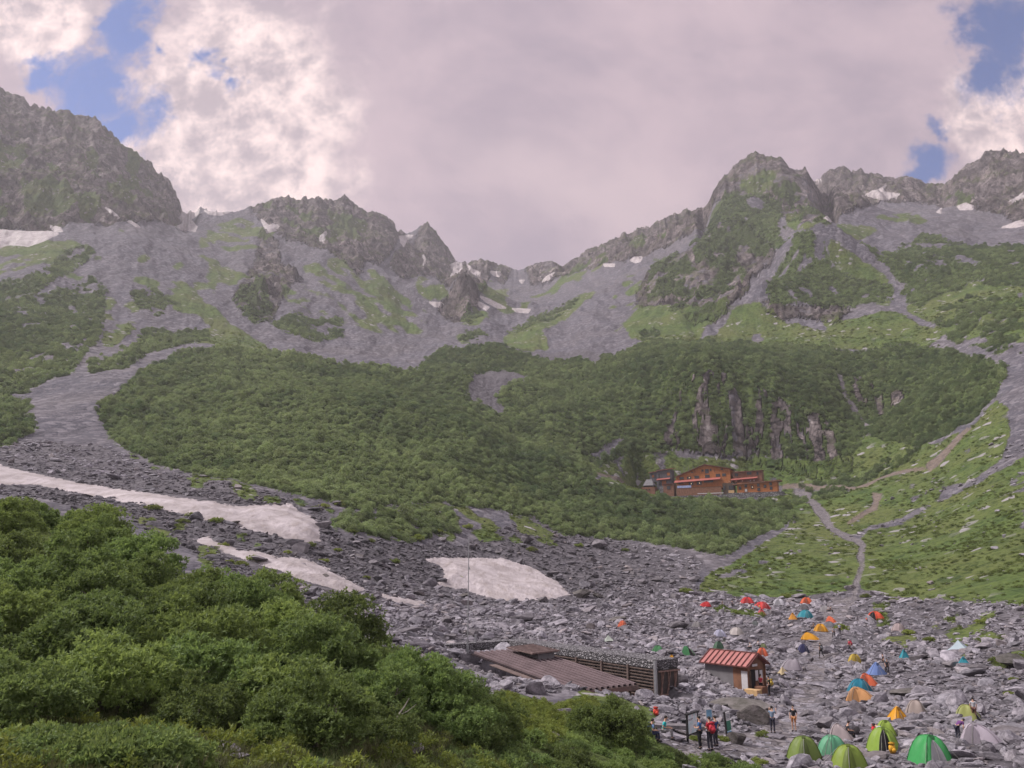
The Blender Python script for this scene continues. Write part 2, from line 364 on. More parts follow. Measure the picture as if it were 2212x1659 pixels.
 ('bare', 1.0, [(1540,730),(1505,745),(1520,715),(1590,650),(1605,640),(1560,700)]),
 ('bare', 1.0, [(1620,610),(1660,570),(1700,510),(1715,520),(1680,580),(1650,620),(1625,630)]),
 ('bare', 0.8, [(1625,720),(1640,708),(1655,745),(1630,745)]),
 ('bare', 0.7, [(1690,680),(1780,700),(1800,730),(1760,715),(1700,695)]),
 ('bare', 0.9, [(1795,470),(1825,500),(1855,532),(1915,575),(1938,602),(1946,642),(1985,684),(2055,736),(2180,792),(2050,742),(1975,688),(1928,655),(1932,612),(1850,550),(1790,500)]),
 ('bare', 0.9, [(2015,575),(2045,545),(2035,575),(2015,578)]),
 ('bare', 1.0, [(2180,790),(2400,765),(2400,985),(2212,975),(2180,1000),(2050,1064),(1940,1118),(1840,1157),(1832,1153),(1930,1108),(2050,1056),(2160,985),(2186,930),(2178,850)]),
 ('bare', 0.7, [(2175,850),(2195,880),(2150,940),(2090,985),(2060,1000),(2120,940)]),
 ('bare', 0.5, [(1840,1158),(1700,1205),(1620,1238),(1500,1278),(1490,1270),(1600,1228),(1700,1192),(1830,1148)]),
 ('bare', 0.6, [(2180,1010),(2212,990),(2400,1010),(2400,1150),(2200,1140),(2190,1080)]),
 ('bare', 0.55, [(1950,1050),(2060,1030),(2090,1050),(1960,1080)]),
 ('bare', 0.9, [(1275,985),(1330,955),(1350,960),(1300,1000)]),
 ('bare', 0.8, [(195,800),(230,745),(290,700),(300,715),(240,770),(150,830),(60,860),(50,850)]),
 ('bare', 1.0, [(240,800),(340,760),(440,745),(470,752),(400,762),(310,800),(240,850)]),
 ('bare', 1.0, [(-300,545),(0,550),(0,560),(-300,580)]),
 ('dirt', 1.0, [(1285,1025),(1340,1036),(1400,1040),(1400,1052),(1340,1045),(1290,1035)]),
 ('dirt', 1.0, [(1690,1058),(1780,1052),(1870,1045),(1900,1025),(1950,1018),(2000,1012),(2000,1020),(1950,1026),(1905,1034),(1875,1053),(1780,1062),(1690,1068)]),
 ('dirt', 1.0, [(2000,1010),(2040,975),(2090,925),(2100,928),(2050,985),(2010,1022)]),
 ('dirt', 1.0, [(1885,1065),(1905,1070),(1895,1095),(1850,1120),(1830,1130),(1830,1122),(1870,1098),(1888,1085)]),
 ('path', 1.0, [(1715,1068),(1750,1070),(1790,1105),(1800,1135),(1860,1155),(1872,1172),(1866,1205),(1868,1225),(1860,1250),(1850,1285),(1838,1285),(1848,1245),(1856,1222),(1850,1200),(1856,1175),(1845,1163),(1785,1140),(1772,1115),(1740,1082),(1712,1076)]),
 ('path', 0.9, [(1800,790),(1815,800),(1830,845),(1855,880),(1870,905),(1880,915),(1870,915),(1845,890),(1822,850),(1808,808)]),
 ('path', 1.0, [(1790,1290),(1850,1285),(1800,1380),(1785,1440),(1770,1500),(1760,1560),(1700,1625),(1560,1640),(1480,1640),(1430,1590),(1480,1570),(1560,1585),(1640,1580),(1690,1545),(1710,1490),(1740,1440),(1755,1390)]),
 # rubble: the boulder field
 ('rubble', 1.0, [(640,1170),(690,1080),(720,1150),(850,1170),(1000,1175),(1160,1120),(1250,1165),(1400,1185),(1520,1210),(1500,1270),(1720,1287),(1850,1270),(1960,1290),(2400,1320),(2400,1900),(1640,1900),(1480,1640),(1420,1560),(1260,1500),(1120,1500),(1000,1530),(900,1440),(780,1380),(560,1260),(240,1110),(-300,1010),(-300,940),(230,960),(330,1010),(640,1075)]),
]
# snow patches: outline, thickness, label
SNOW = [
 ([(-120,1000),(0,1004),(30,1013),(150,1040),(230,1053),(400,1078),(520,1093),(630,1089),(642,1104),(660,1110),(688,1126),(690,1148),(692,1168),(660,1172),(600,1158),(520,1138),(430,1120),(380,1108),(300,1090),(200,1072),(80,1046),(0,1046),(-120,1046)], 1.2, 'long dirty snow tongue running down the gully beside the leafy thicket'),
 ([(415,1165),(450,1161),(490,1178),(520,1190),(560,1192),(600,1204),(650,1203),(720,1233),(760,1255),(792,1275),(760,1280),(720,1272),(640,1247),(580,1224),(500,1197),(450,1180)], 0.9, 'narrow snow strip with dark rocks, below the big snow tongue'),
 ([(796,1278),(830,1283),(870,1292),(925,1300),(905,1309),(860,1302),(825,1290)], 0.6, 'thin sliver of snow between boulders left of the pole'),
 ([(915,1208),(960,1204),(1090,1207),(1140,1223),(1200,1255),(1232,1284),(1190,1294),(1080,1298),(1030,1284),(1005,1272),(940,1266),(962,1240),(950,1220)], 1.2, 'broad white snow patch on the boulder field behind the thin pole'),
 ([(-200,492),(0,497),(60,501),(105,500),(125,505),(90,522),(60,531),(20,528),(0,534),(-200,540)], 6, 'wide grooved snow field under the left mountain cliff'),
 ([(104,486),(130,492),(135,500),(118,500)], 3, 'small snow scrap above the wide grooved snow field'),
 ([(395,458),(412,455),(430,450),(428,462),(412,474),(425,490),(422,499),(395,497),(380,490),(398,482),(388,470)], 4, 'ragged snow patch under the notch right of the left mountain'),
 ([(442,455),(470,459),(495,458),(475,465),(452,462)], 3, 'flat snow strip lying on the left saddle of the ridge'),
 ([(228,449),(236,452),(262,473),(254,473),(240,462)], 3, 'slanting snow streak at the top of the large grey scree cone'),
 ([(276,477),(285,479),(302,491),(294,489)], 3, 'short snow streak right below the slanting one on the scree cone'),
 ([(563,472),(580,487),(590,484),(603,487),(594,497),(578,503),(574,496)], 4, 'forked snow patch in a gully left of the misty summit'),
 ([(690,512),(705,499),(704,508),(698,525),(690,518)], 4, 'small hooked snow patch below the misty summit'),
 ([(864,510),(892,508),(877,522),(872,532),(866,524)], 5, 'snow wedge in the notch beside the sharp spire'),
 ([(974,572),(985,566),(997,568),(1000,588),(985,605),(972,600),(980,585)], 5, 'large snow patch on the right flank of the sharp spire'),
 ([(1008,570),(1022,582),(1038,590),(1030,596),(1015,584)], 4, 'slim snow streak right of the spire'),
 ([(1060,586),(1080,588),(1082,600),(1066,594)], 4, 'small snow patch on the knob left of the low col'),
 ([(913,550),(918,556),(919,566),(914,572),(917,561)], 4, 'tiny snow trickle in the gully of the spire face'),
 ([(928,653),(955,654),(958,659),(942,663)], 3, 'snow scrap left of the dark rock tower'),
 ([(1038,640),(1060,648),(1092,665),(1075,665),(1050,652)], 3, 'long thin snow band above right of the dark rock tower'),
 ([(1034,652),(1056,664),(1050,670),(1034,660)], 3, 'snow patch touching the right foot of the dark rock tower'),
 ([(1108,667),(1145,669),(1140,675),(1115,673)], 3, 'low snow strip at the bottom of the cirque'),
 ([(1172,608),(1180,598),(1198,589),(1186,604)], 4, 'slanted snow patch below the low col'),
 ([(1123,606),(1132,605),(1128,612)], 3, 'tiny snow spot under the lowest point of the ridge'),
 ([(1362,562),(1370,556),(1388,555),(1383,565),(1372,567)], 3, 'squarish snow patch on scree under the right ridge'),
 ([(1304,571),(1328,571),(1326,575),(1306,575)], 3, 'flat snow dash on scree under the right ridge'),
 ([(1779,472),(1795,462),(1807,460),(1802,472),(1790,483)], 3, 'snow patch beside the chute right of the green peak'),
 ([(1868,422),(1885,412),(1898,410),(1914,400),(1908,416),(1942,418),(1935,431),(1900,430)], 4, 'ragged wide snow patch in the hollow below the right rear ridge'),
 ([(2068,446),(2085,439),(2104,446),(2100,452),(2075,453)], 3, 'oval snow patch under the right rear cliff'),
 ([(2176,437),(2200,425),(2212,414),(2230,410),(2205,432)], 3, 'snow ramp at the far right cliff foot'),
 ([(2165,491),(2195,480),(2230,468),(2230,480),(2195,491)], 3, 'lower snow streak on the far right scree'),
 ([(2024,458),(2034,450),(2032,460)], 2, 'small snow dot under the saddle of the right rear ridge'),
 ([(1758,384),(1776,388),(1770,394),(1760,390)], 3, 'snow scrap tucked behind the green peak'),
]

def regions(U, V):
    """cover weights on the grid from the region list, edges broken up by noise"""
    cov = {k: np.zeros(U.shape, np.float32) for k in ('rock', 'grass', 'shrub', 'bare', 'dirt', 'path', 'rubble')}
    lv = np.log(GR)
    rgw = np.random.default_rng(3)
    wu = U + 15 * fbm(GX / (0.024 * GR), GY / (0.05 * GR), 6, 31, 0.62) + 2.2 * rgw.normal(size=U.shape); wv = V + 9 * fbm(GX / (0.022 * GR) + 50, GY / (0.05 * GR), 6, 57, 0.62) + 1.6 * rgw.normal(size=U.shape)
    # patchiness: streaks running down the slope, finer clumps across it
    streak = 0.5 + 0.5 * fbm(GA * 70 + 0.6 * fbm(GA * 20, GL * 12, 3, 5), GL * 9, 4, 77)
    clump = 0.5 + 0.5 * fbm(GA * 60, GL * 45, 4, 91)
    dq = GA + 0.43 * GL; dstreak = 0.5 + 0.5 * fbm(dq * 95 + 0.7 * fbm(GA * 25, GL * 16, 3, 6), (GA - GL) * 9, 5, 79, 0.6)
    for cls, w, poly in REG:
        tgt = {'diag': 'grass', 'dark': 'rubble'}.get(cls, cls)
        us = [p[0] for p in poly]; vs = [p[1] for p in poly]
        bb = (U > min(us) - 25) & (U < max(us) + 25) & (V > min(vs) - 25) & (V < max(vs) + 25)
        idx = np.nonzero(bb)
        if len(idx[0]) == 0: continue
        sharp = cls in ('path', 'dirt')
        fu = U[idx] + (wu[idx] - U[idx]) * (0.25 if sharp else 1); fv = V[idx] + (wv[idx] - V[idx]) * (0.25 if sharp else 1)
        ins = inside(poly, fu, fv)
        if w < 1:
            mixn = (0.45 * streak + 0.55 * clump)[idx] if cls in ('grass', 'bare') else clump[idx]
            if cls == 'diag': mixn = (0.8 * dstreak + 0.2 * clump)[idx]
            q = np.clip((mixn - (0.72 - 0.44 * w)) / 0.06, 0, 1) if cls != 'rock' else np.clip(0.8 + (mixn - 0.5) * 2.5, 0.5, 1)
            val = ins * q
        else: val = ins.astype(np.float32)
        ii = (idx[0], idx[1])
        if cls in ('bare', 'dark'):
            for k in ('grass', 'shrub', 'rock'): cov[k][ii] *= (1 - val)
        if cls in ('path', 'dirt'):
            for k in ('grass', 'shrub', 'rock', 'rubble'): cov[k][ii] *= (1 - val)
        if cls == 'shrub': cov['grass'][ii] *= (1 - val * 0.9)
        if cls == 'rubble': val = val * (GR[ii] < 330)
        cov[tgt][ii] = np.maximum(cov[tgt][ii], val)
    near_rock = (cov['rock'] > 0.45) & (GR < 540)
    hole = 0.5 + 0.5 * fbm(GA * 900 / 7, GL * 30, 4, 95)
    big_face = near_rock & (hole > 0.56 - 0.10 * (V > 930) + 0.04 * (V < 880))
    cov['shrub'][big_face] = 0; cov['rock'][near_rock & ~big_face] *= 0.3
    return cov

U0, V0 = project(GX, GY, GR * TE)
COV = regions(U0, V0)

COV['snow'] = np.zeros(U0.shape, np.float32)
for poly, th, lab in SNOW[:4]: COV['snow'][inside(poly, U0, V0) & (GR < 330) & (GR > 60)] = 1
# ---------------------------------------------------------------- relief on top of the smooth base
def blur(a, n):
    for _ in range(n):
        b = a.copy(); b[1:-1, 1:-1] = (a[1:-1, 1:-1] * 2 + a[:-2, 1:-1] + a[2:, 1:-1] + a[1:-1, :-2] + a[1:-1, 2:]) / 6; a = b
    return a
COV['grass'] = blur(COV['grass'], 22).astype(np.float32)
rk = blur(COV['rock'].astype(float), 4); sh = blur(COV['shrub'].astype(float), 2)
far = sstep(250, 900, GR)
wx = GX + 18 * fbm(GX / 90, GY / 90, 3, 3); wy = GY + 18 * fbm(GX / 90 + 9, GY / 90, 3, 4)
# ribs and gullies that run down the slope (radially), more across than along
tx = GA * 900 + 10 * fbm(GX / 60, GY / 60, 3, 41)
ribs = ridged(tx / 38, wy / 85, 5, 11, 0.6) - 0.45
crag = ridged(wx / 30, wy / 30, 6, 19, 0.66) - 0.45
amp_rock = np.where(GR < 600, 5.5, 16.0) * (0.35 + 0.65 * sstep(300, 1000, GR)) 
DZ = rk * (amp_rock * 1.15 * ribs + amp_rock * 1.35 * crag)
DZ += far * (1 - rk) * (9.0 * fbm(tx / 42, wy / 200, 5, 23, 0.58) + 1.6 * fbm(GX / 14, GY / 14, 3, 29))
mid = sstep(180, 320, GR) * (1 - far)
DZ += mid * (4.2 * fbm(GX / 60, GY / 60, 4, 61) + sh * 4.0 * (ridged(tx / 30, GY / 90, 3, 65) - 0.5))
DZ += sh * (1.0 + 0.0 * GR) * fbm(GX / 9, GY / 9, 3, 63) * sstep(150, 300, GR)
nearw = (1 - sstep(150, 260, GR)) * sstep(30, 55, GR)
DZ += nearw * (0.45 * fbm(GX / 9, GY / 9, 4, 71) + 0.9 * fbm(GX / 32, GY / 32, 2, 73))
TE = TE + DZ / GR

# the spur behind the hut bulges forward between two hollows
def _bump(u, v, r, wa, wl): a, e = azel(u, v); return np.exp(-((GA - float(a)) / wa) ** 2 - ((GL - math.log(r)) / wl) ** 2)
_spur = _bump(1540, 840, 455, 0.11, 0.085)
TE = TE + (8.0 * _spur - 7.0 * _bump(1120, 960, 370, 0.035, 0.22) + 5.0 * _bump(760, 900, 350, 0.16, 0.16) + _spur * 9.0 * (ridged(tx / 26, GY / 120, 4, 151, 0.6) - 0.5)) / GR
# the rock tower in the bowl under the spire: a steep stub with a pointed top
_ta, _te = azel(1003, 612); _tl = math.log(945)
_tw = np.maximum(0, 1 - np.hypot((GA - float(_ta)) / 0.021, np.where(GL < _tl, (GL - _tl) / 0.055, (GL - _tl) / 0.035)))
TE = TE + 0.027 * _tw ** 0.8 * (1 + 0.25 * fbm(GX / 12, GY / 12, 3, 141))
# ---------------------------------------------------------------- crest lines: ridge height at each bearing
CREST_BACK = [(-330,60,1300),(-150,110,1290),(0,180,1270),(50,205,1262),(95,232,1255),(128,236,1250),(150,236,1245),(165,248,1240),(192,249,1238),(205,251,1235),(250,290,1225),(300,325,1215),(340,352,1210),(365,370,1208),(385,400,1205),(405,430,1205),(425,447,1260),(450,455,1370),(480,458,1375),(515,456,1370),(545,445,1350),(570,436,1340),(590,428,1335),(620,424,1330),(665,426,1330),(690,421,1330),(715,432,1335),(745,420,1340),(765,436,1345),(785,452,1350),(815,456,1355),(840,470,1400),(865,491,1450),(878,507,1500),(898,497,1490),(914,484,1482),(925,474,1480),(933,485,1480),(945,503,1480),(970,541,1490),(985,562,1500),(1010,566,1480),(1025,561,1470),(1040,558,1465),(1065,561,1470),(1090,573,1490),(1120,586,1500),(1150,573,1500),(1180,563,1490),(1200,566,1480),(1215,572,1470),(1240,558,1420),(1260,542,1400),(1310,520,1400),(1360,497,1400),(1400,478,1400),(1440,455,1390),(1490,438,1385),(1530,431,1380),(1560,436,1390),(1640,440,1410),(1715,400,1420),(1745,384,1424),(1765,374,1425),(1790,355,1425),(1815,349,1425),(1840,357,1420),(1880,362,1415),(1900,373,1410),(1925,380,1405),(1945,372,1400),(1975,378,1400),(2000,394,1400),(2040,398,1400),(2060,380,1380),(2085,354,1370),(2110,346,1360),(2130,327,1355),(2170,322,1350),(2212,325,1350),(2380,330,1350),(2600,300,1350)]
CREST_PEAK = [(1500,490,1010),(1525,445,1060),(1545,410,1080),(1565,381,1085),(1590,352,1095),(1610,338,1100),(1630,325,1100),(1645,333,1100),(1668,338,1098),(1690,340,1095),(1705,360,1090),(1722,368,1085),(1740,364,1080),(1748,378,1078),(1765,405,1060),(1790,440,1020),(1815,470,980)]
def crest(pts, TE, wid, jag, clampback, taper=0.0):
    az = []; te = []; rr = []
    for u, v, r in pts:
        a, e = azel(u, v); az.append(float(a)); te.append(float(e)); rr.append(math.log(r))
    az = np.array(az); o = np.argsort(az); az = az[o]; te = np.array(te)[o]; rr = np.array(rr)[o]
    cols = np.nonzero((AZ >= az[0]) & (AZ <= az[-1]))[0]
    A = AZ[cols]
    T = np.interp(A, az, te); R = np.interp(A, az, rr)
    j = 0.5 * fbm(A * 90, A * 0 + 1.5, 4, 101) + 1.3 * (ridged(A * 105, A * 0 + 3.3, 4, 103, 0.6) - 0.5) * (0.35 + 1.1 * np.clip(0.5 + fbm(A * 28, A * 0 + 8.1, 2, 104), 0, 1))
    T = T + jag * j
    win = TE[cols]; d = LR[None, :] - R[:, None]
    tp = np.minimum(sstep(az[0], az[0] + taper, A), sstep(az[-1], az[-1] - taper, A))[:, None] if taper else 1.0
    for it in range(3):
        w = np.exp(-(d / wid) ** 2) * tp
        band = np.abs(d) < wid * 1.3
        mx = np.where(band, win, -9).max(1)
        win = win + (T - mx)[:, None] * w
    if clampback > 0:
        win = np.where((d > 0), np.minimum(win, T[:, None] - clampback * d), win)
        win = np.where(d <= 0, np.minimum(win, T[:, None]), win)
    TE = TE.copy(); TE[cols] = win
    return TE
TE = crest(CREST_BACK, TE, 0.10, 0.0042, 0.6)
# behind the front peak the ground falls first, then climbs again to the rear ridge
a0, a1 = float(azel(1500, 450)[0]), float(azel(1815, 450)[0])
pk = np.interp(AZ, [p for p in sorted(float(azel(u, v)[0]) for u, v, r in CREST_PEAK)], [float(azel(u, v)[1]) for u, v, r in CREST_PEAK])
cols = np.nonzero((AZ > a0) & (AZ < a1))[0]
_bk = sorted((float(azel(u, v)[0]), float(azel(u, v)[1])) for u, v, r in CREST_BACK)
bkt = np.interp(AZ[cols], [q[0] for q in _bk], [q[1] for q in _bk])
edge = sstep(-0.004, 0.035, pk[cols] - bkt)[:, None]
d = LR[None, :] - math.log(1090)
lim = pk[cols][:, None] - 0.03 * np.clip(d / 0.05, 0, 1)
TE[cols] = np.where(d > 0, np.minimum(TE[cols], lim * edge + TE[cols] * (1 - edge)), TE[cols])
TE = crest(CREST_PEAK, TE, 0.07, 0.0048, 0.0, 0.02)
TE = TE + rk * far * (3.2 * fbm(GX / 9, GY / 9, 3, 131, 0.6) + 4.0 * (ridged(tx / 16, wy / 40, 3, 133) - 0.5)) / GR
GZ = GR * TE
U1, V1 = project(GX, GY, GZ)
# visibility (running maximum of elevation along each bearing)
RUNMAX = np.maximum.accumulate(TE, axis=1)

def ground_at(az, lr):
    """ground height (tan elevation) at a bearing and ln range, bilinear"""
    az = np.asarray(az, float); lr = np.asarray(lr, float)
    i = np.clip(np.searchsorted(AZ, az) - 1, 0, NAZ - 2); j = np.clip(np.searchsorted(LR, lr) - 1, 0, NR - 2)
    fx = np.clip((az - AZ[i]) / (AZ[i + 1] - AZ[i]), 0, 1); fy = np.clip((lr - LR[j]) / (LR[j + 1] - LR[j]), 0, 1)
    return (TE[i, j] * (1 - fx) * (1 - fy) + TE[i + 1, j] * fx * (1 - fy) + TE[i, j + 1] * (1 - fx) * fy + TE[i + 1, j + 1] * fx * fy)
def gz(x, y):
    r = np.hypot(x, y); return r * ground_at(np.arctan2(x, y), np.log(np.maximum(r, 3.01)))
def hit(u, v, rmin=0.0, rmax=1e9):
    """world point where the ground is met looking towards (u, v)"""
    a, e = azel(u, v); a = float(a); e = float(e)
    i = int(np.clip(np.searchsorted(AZ, a) - 1, 0, NAZ - 2)); f = (a - AZ[i]) / (AZ[i + 1] - AZ[i])
    col = TE[i] * (1 - f) + TE[i + 1] * f
    ok = np.nonzero((col >= e) & (np.exp(LR) > rmin))[0]
    j = int(ok[0]) if len(ok) else int(np.argmax(col))
    lr = LR[j]
    if j > 0 and col[j] > col[j - 1]: lr = LR[j - 1] + (LR[j] - LR[j - 1]) * min(1, max(0, (e - col[j - 1]) / (col[j] - col[j - 1])))
    r = math.exp(lr)
    if r > rmax: r = rmax
    x, y = r * math.sin(a), r * math.cos(a)
    return Vector((x, y, float(gz(x, y))))
def at_range(u, v, r):
    """world point at horizontal range r in the direction of (u, v)"""
    a, e = azel(u, v)
    return Vector((r * math.sin(a), r * math.cos(a), r * float(e)))
def normal_at(x, y, d=1.0):
    n = Vector((float(gz(x - d, y) - gz(x + d, y)), float(gz(x, y - d) - gz(x, y + d)), 2 * d)); return n.normalized()

def terrain_object(mat):
    vid = np.arange(NAZ * NR).reshape(NAZ, NR)
    f = np.stack([vid[:-1, :-1], vid[1:, :-1], vid[1:, 1:], vid[:-1, 1:]], -1).reshape(-1, 4)
    me = mesh_np('terrain', np.stack([GX, GY, GZ], -1).reshape(-1, 3), f, True, [mat])
    for nm, ks in (('cover', ('rock', 'grass', 'shrub')), ('ground_kind', ('dirt', 'path', 'rubble'))):
        at = me.attributes.new(nm, 'FLOAT_COLOR', 'POINT')
        c = np.ones((NAZ * NR, 4), np.float32)
        for q, k in enumerate(ks): c[:, q] = COV[k].reshape(-1)
        at.data.foreach_set('color', c.ravel())
    o = bpy.data.objects.new('terrain', me); link(o); tag(o, kind='structure')
    return o
# ================================================================ MATERIALS OF THE LAND
def terrain_material():
    m, t, b = material('mountain_ground')
    pos = t.node('ShaderNodeNewGeometry').outputs['Position']
    c1 = t.node('ShaderNodeSeparateColor', {0: t.node('ShaderNodeAttribute', attribute_name='cover').outputs['Color']}).outputs
    c2 = t.node('ShaderNodeSeparateColor', {0: t.node('ShaderNodeAttribute', attribute_name='ground_kind').outputs['Color']}).outputs
    # noise at several real-world sizes
    n200 = t.noise(pos, 1 / 160, 4); n40 = t.noise(pos, 1 / 36, 5, 0.6); n8 = t.noise(pos, 1 / 7, 5, 0.65); n2 = t.noise(pos, 1 / 1.6, 4, 0.65)
    # ---- scree: loose stones, greyer and pinker bands
    vs = t.node('ShaderNodeTexVoronoi', {'Vector': pos, 'Scale': 1 / 2.6}, feature='F1')
    vb = t.node('ShaderNodeTexVoronoi', {'Vector': pos, 'Scale': 1 / 0.8}, feature='F1')
    stone = t.node('ShaderNodeSeparateColor', {0: vs.outputs['Color']}).outputs[0]
    stone2 = t.node('ShaderNodeSeparateColor', {0: vb.outputs['Color']}).outputs[1]
    scr = t.mix(t.ramp(n200, 0.35, 0.65), (0.074, 0.066, 0.080), (0.098, 0.086, 0.093))
    scr = t.mix(t.ramp(n40, 0.35, 0.7), scr, (0.080, 0.076, 0.095))
    scr = t.mix(t.m('MULTIPLY', t.ramp(stone, 0.55, 1.0, smooth=False), 0.55), scr, (0.27, 0.245, 0.265))
    scr = t.mix(t.m('MULTIPLY', t.ramp(stone, 0.35, 0.0, smooth=False), 0.6), scr, (0.09, 0.085, 0.10))
    scr = t.mix(t.m('MULTIPLY', t.ramp(stone2, 0.5, 1.0), 0.35), scr, (0.235, 0.215, 0.235))
    scr = t.mix(t.m('MULTIPLY', t.ramp(n8, 0.42, 0.25), 0.5), scr, (0.10, 0.095, 0.105))
    run = t.noise(t.node('ShaderNodeMapping', {'Vector': pos, 'Scale': (1 / 7, 1 / 160, 1 / 160)}).outputs[0], 1.0, 5, 0.62)
    scr = t.mix(t.m('MULTIPLY', t.ramp(run, 0.48, 0.66), 0.45), scr, (0.050, 0.046, 0.056))
    scr = t.mix(t.m('MULTIPLY', t.ramp(run, 0.47, 0.32), 0.4), scr, (0.150, 0.134, 0.144))
    # ---- rubble between the stones of the valley floor: darker
    rub = t.mix(t.ramp(n2, 0.35, 0.65), (0.055, 0.050, 0.056), (0.135, 0.122, 0.135))
    base = t.mix(c2[2], scr, rub)
    # ---- rock face
    rvec = t.node('ShaderNodeMapping', {'Vector': pos, 'Scale': (1, 1, 0.75), 'Rotation': (0.2, 0.35, 0.0)}).outputs[0]
    rn = t.noise(rvec, 1 / 22, 8, 0.68, 0.6); rn2 = t.noise(rvec, 1 / 5, 6, 0.7)
    vr = t.voro(t.node('ShaderNodeMapping', {'Vector': pos, 'Scale': (1, 1, 0.5), 'Rotation': (0.3, 0.2, 0.4)}).outputs[0], 1 / 9, 'DISTANCE_TO_EDGE')
    rock = t.mix(t.ramp(rn, 0.3, 0.7), (0.085, 0.070, 0.070), (0.235, 0.198, 0.196))
    rock = t.mix(t.m('MULTIPLY', t.ramp(n40, 0.4, 0.65), 0.5), rock, (0.185, 0.145, 0.13))
    rock = t.mix(t.ramp(rn2, 0.49, 0.34), rock, (0.030, 0.026, 0.027))
    rock = t.mix(t.m('MULTIPLY', t.ramp(vr, 0.07, 0.0), 0.55), rock, (0.035, 0.03, 0.033))
    rock = t.mix(t.m('MULTIPLY', t.ramp(rn2, 0.56, 0.70), 0.6), rock, (0.40, 0.355, 0.35))
    blk = t.node('ShaderNodeSeparateColor', {0: t.node('ShaderNodeTexVoronoi', {'Vector': t.node('ShaderNodeMapping', {'Vector': pos, 'Scale': (1, 1, 0.6), 'Rotation': (0.5, 0.3, 0.2)}).outputs[0], 'Scale': 1 / 8.5}).outputs['Color']}).outputs
    rock = t.hsv(rock, 0.5, 1.0, t.m('MULTIPLY_ADD', blk[0], 0.9, 0.55))
    blk2 = t.node('ShaderNodeSeparateColor', {0: t.node('ShaderNodeTexVoronoi', {'Vector': t.node('ShaderNodeMapping', {'Vector': pos, 'Scale': (1, 1, 0.5), 'Rotation': (0.2, 0.6, 0.5)}).outputs[0], 'Scale': 1 / 22}).outputs['Color']}).outputs
    rock = t.hsv(rock, 0.5, 1.0, t.m('MULTIPLY_ADD', blk2[1], 0.5, 0.62))
    # grass on ledges of the rock
    up = t.node('ShaderNodeSeparateXYZ', {0: t.node('ShaderNodeNewGeometry').outputs['Normal']}).outputs[2]
    ledge = t.m('MULTIPLY', t.ramp(t.m('ADD', n8, t.m('MULTIPLY', up, 0.25)), 0.62, 0.72), t.ramp(n40, 0.45, 0.62))
    rock = t.mix(t.m('MULTIPLY', ledge, 0.85), rock, (0.07, 0.085, 0.03))
    base = t.mix(t.ramp(t.m('ADD', c1[0], t.m('MULTIPLY', t.m('SUBTRACT', n8, 0.5), 0.8)), 0.4, 0.55), base, rock)
    # ---- grass
    gr = t.mix(t.ramp(n8, 0.3, 0.7), (0.052, 0.085, 0.026), (0.105, 0.142, 0.040))
    gr = t.mix(t.ramp(n40, 0.35, 0.7), gr, (0.105, 0.118, 0.040))
    gr = t.mix(t.m('MULTIPLY', t.ramp(n2, 0.52, 0.34), 0.7), gr, (0.024, 0.040, 0.012))
    gr = t.mix(t.m('MULTIPLY', t.ramp(n8, 0.44, 0.30), 0.6), gr, (0.032, 0.052, 0.018))
    gr = t.mix(t.m('MULTIPLY', t.ramp(stone, 0.93, 0.97), t.ramp(n40, 0.42, 0.55)), gr, (0.27, 0.25, 0.26))
    gmask = t.ramp(t.m('ADD', c1[1], t.m('MULTIPLY', t.m('SUBTRACT', t.m('MULTIPLY_ADD', n8, 0.6, t.m('MULTIPLY', n2, 0.4)), 0.5), 1.1)), 0.42, 0.56)
    base = t.mix(gmask, base, gr)
    # ---- shrub floor
    shc = t.mix(t.ramp(n2, 0.3, 0.7), (0.03, 0.045, 0.015), (0.075, 0.10, 0.03))
    smask = t.ramp(t.m('ADD', c1[2], t.m('MULTIPLY', t.m('SUBTRACT', n8, 0.5), 0.9)), 0.42, 0.56)
    base = t.mix(smask, base, shc)
    # ---- dirt and the stone path
    base = t.mix(t.m('MULTIPLY', c2[0], t.ramp(n2, 0.2, 0.5, 0.35, 0.9)), base, t.mix(t.ramp(n2, 0.3, 0.7), (0.12, 0.092, 0.074), (0.19, 0.15, 0.125)))
    vp = t.node('ShaderNodeTexVoronoi', {'Vector': pos, 'Scale': 1 / 0.75}, feature='DISTANCE_TO_EDGE')
    pcol = t.mix(t.ramp(vp.outputs[0], 0.02, 0.10), (0.08, 0.07, 0.072), t.mix(t.ramp(n2, 0.3, 0.7), (0.14, 0.125, 0.132), (0.22, 0.196, 0.20)))
    base = t.mix(t.m('MULTIPLY', c2[1], t.ramp(n2, 0.25, 0.55, 0.35, 0.9)), base, pcol)
    t.put(b.inputs['Base Color'], base)
    b.inputs['Roughness'].default_value = 0.92; b.inputs['Specular IOR Level'].default_value = 0.12
    # ---- bump: rock relief, stones, tufts
    rh = t.m('MULTIPLY', t.m('ADD', t.m('MULTIPLY', rn, 12.0), t.m('MULTIPLY', rn2, 4.0)), c1[0])
    sh = t.m('MULTIPLY', t.m('ADD', t.m('MULTIPLY', vs.outputs['Distance'], -0.55), t.m('MULTIPLY', vb.outputs['Distance'], -0.2)), t.m('SUBTRACT', 1.0, t.m('MULTIPLY', c1[0], 0.8)))
    gh = t.m('MULTIPLY', n2, t.m('MULTIPLY', gmask, 0.6))
    hgt = t.m('ADD', t.m('ADD', rh, sh), t.m('ADD', gh, t.m('MULTIPLY', n8, 0.8)))
    t.put(b.inputs['Normal'], t.node('ShaderNodeBump', {'Strength': 1.0, 'Distance': 1.0, 'Height': hgt}).outputs[0])
    return m

